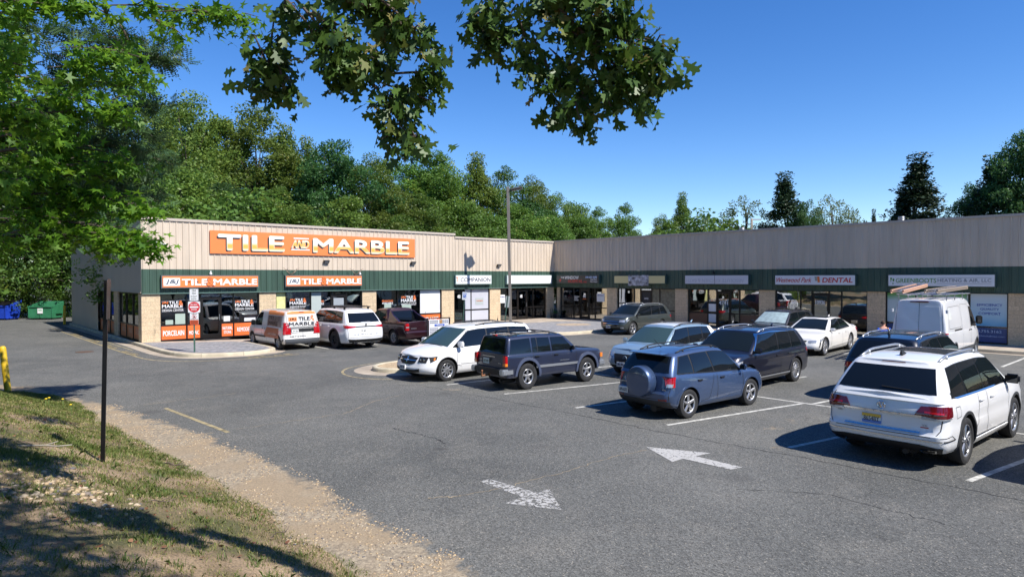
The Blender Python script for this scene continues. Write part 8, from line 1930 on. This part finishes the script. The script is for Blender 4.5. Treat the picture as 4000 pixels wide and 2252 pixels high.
# pebbles on the sandy strip and the bare patch of the bank
def pebbles(name, P, rmin, rmax, m, label):
    ico = bmesh.new(); bmesh.ops.create_icosphere(ico, subdivisions=1, radius=1); iv = np.array([v.co[:] for v in ico.verts]); fi = np.array([[v.index for v in f.verts] for f in ico.faces]); ico.free()
    n = len(P); s = rng.uniform(rmin, rmax, n)[:, None] * rng.uniform(.6, 1.3, (n, 3)) * np.array([1, 1, .6]); V = (P[:, None, :] + iv[None] * s[:, None, :]).reshape(-1, 3); F = (fi[None] + (np.arange(n) * len(iv))[:, None, None]).reshape(-1, 3)
    me = fast_mesh(name, V, F, np.repeat(rng.uniform(0, 1, n), len(iv))); me.shade_smooth(); me.materials.append(m); tag(link_mesh(name, me), label, kind='stuff')
pm = bpy.data.materials.new('pebble_stone'); pm.use_nodes = True; n_, l_ = nodes_of(pm); at_ = n_.new('ShaderNodeAttribute'); at_.attribute_name = 'lv'; rp = n_.new('ShaderNodeValToRGB'); l_.new(at_.outputs['Fac'], rp.inputs[0]); l_.new(rp.outputs[0], n_['Principled BSDF'].inputs['Base Color']); n_['Principled BSDF'].inputs['Roughness'].default_value = .8
e = rp.color_ramp.elements; e[0].color = (.10, .10, .11, 1); e[1].color = (.44, .37, .28, 1); e.new(.35).color = (.33, .24, .15, 1); e.new(.7).color = (.45, .33, .19, 1)
N = 9000; yy = -36 + rng.uniform(0, 1, N) ** 1.5 * 20; t_ = rng.uniform(-.15, .82, N); xe = np.interp(yy, [p[1] for p in GRASS_E[::-1]], [p[0] for p in GRASS_E[::-1]]); xf = np.interp(yy, [p[1] for p in SAND_E[::-1]], [p[0] for p in SAND_E[::-1]])
px_ = xe + (xf - xe) * t_ ** 1.0; k = np.array([mnoise.noise(Vector((x * 1.3, y * 1.3, 2))) for x, y in zip(px_, yy)]) > -.12
zz = np.where(px_ < xe, bank_z(px_, yy), LOT); pebbles('pebbles', np.stack([px_, yy, zz], 1)[k], .008, .020, pm, 'tan and grey pebbles on the sandy strip beside the lot')
c0 = at_z(150, 1195, .9); N = 240; pp = np.stack([rng.normal(c0.x, .42, N), rng.normal(c0.y, .55, N)], 1); pebbles('bank_pebbles', np.stack([pp[:, 0], pp[:, 1], bank_z(pp[:, 0], pp[:, 1]) + .004], 1), .018, .042, pm, 'larger pale pebbles on the bare patch of the bank')
# fallen leaves and twigs
N = 700; x = rng.uniform(-40, -33.2, N); y = rng.uniform(-35.5, -18, N); k = in_grass(x, y) > -.3; x, y = x[k], y[k]
me = leaves_mesh('fallen_leaves', np.stack([x, y, bank_z(x, y) + .015], 1), .06, PENT, rng, 3.0, None, fold=.3); me.materials.append(leafmat('dead_leaf', (.12, .05, .025), (.26, .15, .07), transl=.1)); tag(link_mesh('fallen_leaves', me), 'scattered brown fallen leaves on the bank', kind='stuff')
for i, (px, py, L_, rot, lb, rr_) in enumerate(((75, 1125, 1.15, .1, 'pale fallen stick lying across the bank near the left edge', .022), (385, 1265, .5, .25, 'short dark twig beside the pebbles on the bank', .010), (700, 1345, .5, 1.2, 'thin twig standing crooked near the pebble strip', .008), (430, 1170, .55, -.2, 'dark stick at the foot of the black post', .018))):
    z = .8
    for _ in range(8): p = at_z(px, py, z); z = float(bank_z(np.array([[p.x]]), np.array([[p.y]]))[0, 0])
    bm = bmesh.new(); P_ = [Vector((-L_ / 2 + L_ * j / 6, .04 * math.sin(j * 2.1 + i), .02 + .01 * math.sin(j))) for j in range(7)]; polytube(bm, P_, [rr_ * (1 - .1 * j) for j in range(7)], 6); polytube(bm, [P_[4], P_[4] + Vector((.12, .10, .03))], [rr_ * .5, rr_ * .3], 5)
    o = obj('fallen_stick', bm, mat('grey_stick', (.30, .27, .22), .9) if i == 0 else M_BARKD); o.location = (p.x, p.y, z + .01); o.rotation_euler = (0, 0, rot - .73); tag(o, lb, 'stick')
# dandelions
for i, (px, py) in enumerate(((112, 1012), (122, 1008), (160, 1010), (182, 1025))):
    z = .4
    for _ in range(8): p = at_z(px, py + 20, z); z = float(bank_z(np.array([[p.x]]), np.array([[p.y]]))[0, 0])
    t = empty('dandelion', (p.x, p.y, z), i, ['yellow dandelion leftmost of the four', 'yellow dandelion second from the left of the four', 'yellow dandelion third from the left of the four', 'yellow dandelion rightmost of the four'][i] + ' on the far end of the bank', 'flower', 'dandelions')
    bm = bmesh.new(); tube(bm, (0, 0, 0), (.03, 0, .26), .005, .004, 5); obj('stem', bm, mat('stem_green', (.12, .2, .05), .7), t); bm = bmesh.new(); bmesh.ops.create_uvsphere(bm, u_segments=10, v_segments=6, radius=.03, matrix=Matrix.Translation((.03, 0, .27)) @ Matrix.Diagonal((1, 1, .5, 1))); obj('flower_head', bm, mat('dandelion_yellow', (.75, .55, .02), .7), t)
# ------------------------------------------------------------------ vehicles in their places
car_minivan().place(-22.9, -18.2, 180)
car_jeep().place(-22.5, -21.35, -5, .93).scale = (.93, .95, 1.03)
car_rav().place(-22.3, -26.75, -4, .96)
car_atlas().place(-21.93, -32.0, -2, 1.02).scale = (1.02, 1.02, 1.075)
car_sequoia().place(-21.6, -6.3, 90, 1.0)
car_pickup().place(-18.75, -6.75, 90, 1.0)
car_smallvan().place(-23.9, -4.85, 90, .99)
car_bigvan().place(-6.5, -27.95, 2, .93).scale = (.93, .93, 1.0)
car_sedan().place(-7.1, -23.4, 184, 1.04)
M_TOYG = M_BLACK
c = car_crossover('suv', 'pale blue compact suv with white roof between the boxy off-roader and the blue suv', 4.60, 1.86, 1.70, 2.69, P_LBLUE, M_ALLOYD, .365, 1.04, 1.04, .86, M_BLACK, grille=(.50, .46, .78), arch=M_BLACK, shade=mat('clear_windshield', (.06, .10, .11), .02, spec=.9))
c.ring('emblem', 0, .66, .07, 'F', P_LBLUE, .012, bars=(((-.5, .1), (.5, .1)),))
def roofw(bm): c.patch(bm, [(-1.9, -.60), (.32, -.58)], [(-1.9, .60), (.32, .58)], 'T', .006, 20, 12)
c.part('white_roof', roofw, P_WHITE)
c.sym('white_pillar', [(-1.90, 1.12), (-1.70, 1.10)], [(-1.90, 1.55), (-1.50, 1.57)], P_WHITE, eps=.008, nu=6)
c.place(-17.7, -22.7, 180, 1.0)
c = car_crossover('suv', 'dark indigo suv with bright window frames, nose behind the blue suv', 4.92, 2.0, 1.745, 2.975, P_NAVY, M_ALLOY, .375, 1.08, 1.08, .92, P_SILV, grille=(.36, .56, .80), arch=P_NAVY, spokes=7, style='vee', chromewin=True)
c.sym('sill_strip', [(-.95, .36), (1.0, .36)], [(-.95, .40), (1.0, .40)], P_SILV, eps=.03, nu=20, nv=1)
c.place(-17.85, -25.75, 180, 1.0)
c = car_crossover('suv', 'blue-black suv with silver rails and mast antenna, behind the nearest white suv', 5.0, 1.96, 1.78, 2.9, P_BLACKB, M_ALLOYD, .375, 1.08, 1.1, .92, P_SILV, railc=(-1.2, -.1))
c.part('mast_antenna', lambda bm: tube(bm, (-1.7, 0, 1.75), (-1.95, 0, 2.0), .01, .006, 6), M_BLACK)
c.place(-16.2, -29.9, 0, 1.0)
c = car_crossover('suv', 'grey-green suv parked next to the plaza, grille with three bright bars', 4.89, 1.93, 1.73, 2.79, P_GREY, M_ALLOY, .37, 1.06, 1.08, .90, P_SILV, grille=(.58, .50, .82), arch=P_GREY, spokes=5, style='twin')
def bars(bm):
    for z in (.55, .63, .75): c.patch(bm, [(-.56, z), (.56, z)], [(-.56, z + .025), (.56, z + .025)], 'F', .03, 20, 1, skirt=.02)
c.part('grille_bars', bars, M_CHROME)
c.place(-5.15, -11.9, 180, 1.0)
c = car_crossover('suv', 'dark grey suv with a silver sunshade behind its windshield, left of the sedan', 4.60, 1.86, 1.70, 2.69, P_DGREY, M_ALLOY, .36, 1.04, 1.04, .86, M_BLACK, shade=M_SEAT)
c.place(-5.4, -20.9, 180, 1.0)
c = car_crossover('suv', 'dark suv just outside the right edge, only its shadow in the photo', 4.70, 1.90, 1.72, 2.75, P_DGREY, M_ALLOY, .37, 1.05, 1.06, .88, M_BLACK)
c.place(-21.6, -35.1, -2, 1.0)
person((-10.1, -27.2, LOT), R(35)).scale = (.92, .92, .92)
RT = LOT + 2.64 + .02
ladder((-9.45, -27.35, RT), (0, R(-3), R(4)), 3.9, 'left ladder on the tall van, tan rails reaching past the rear doors', mat('fibreglass_rail', (.52, .30, .20), .6))
ladder((-9.0, -28.35, RT + .02), (0, R(-2), R(-3)), 3.4, 'right ladder on the tall van, grey rungs end towards the lot', mat('weathered_rail', (.30, .24, .19), .6))
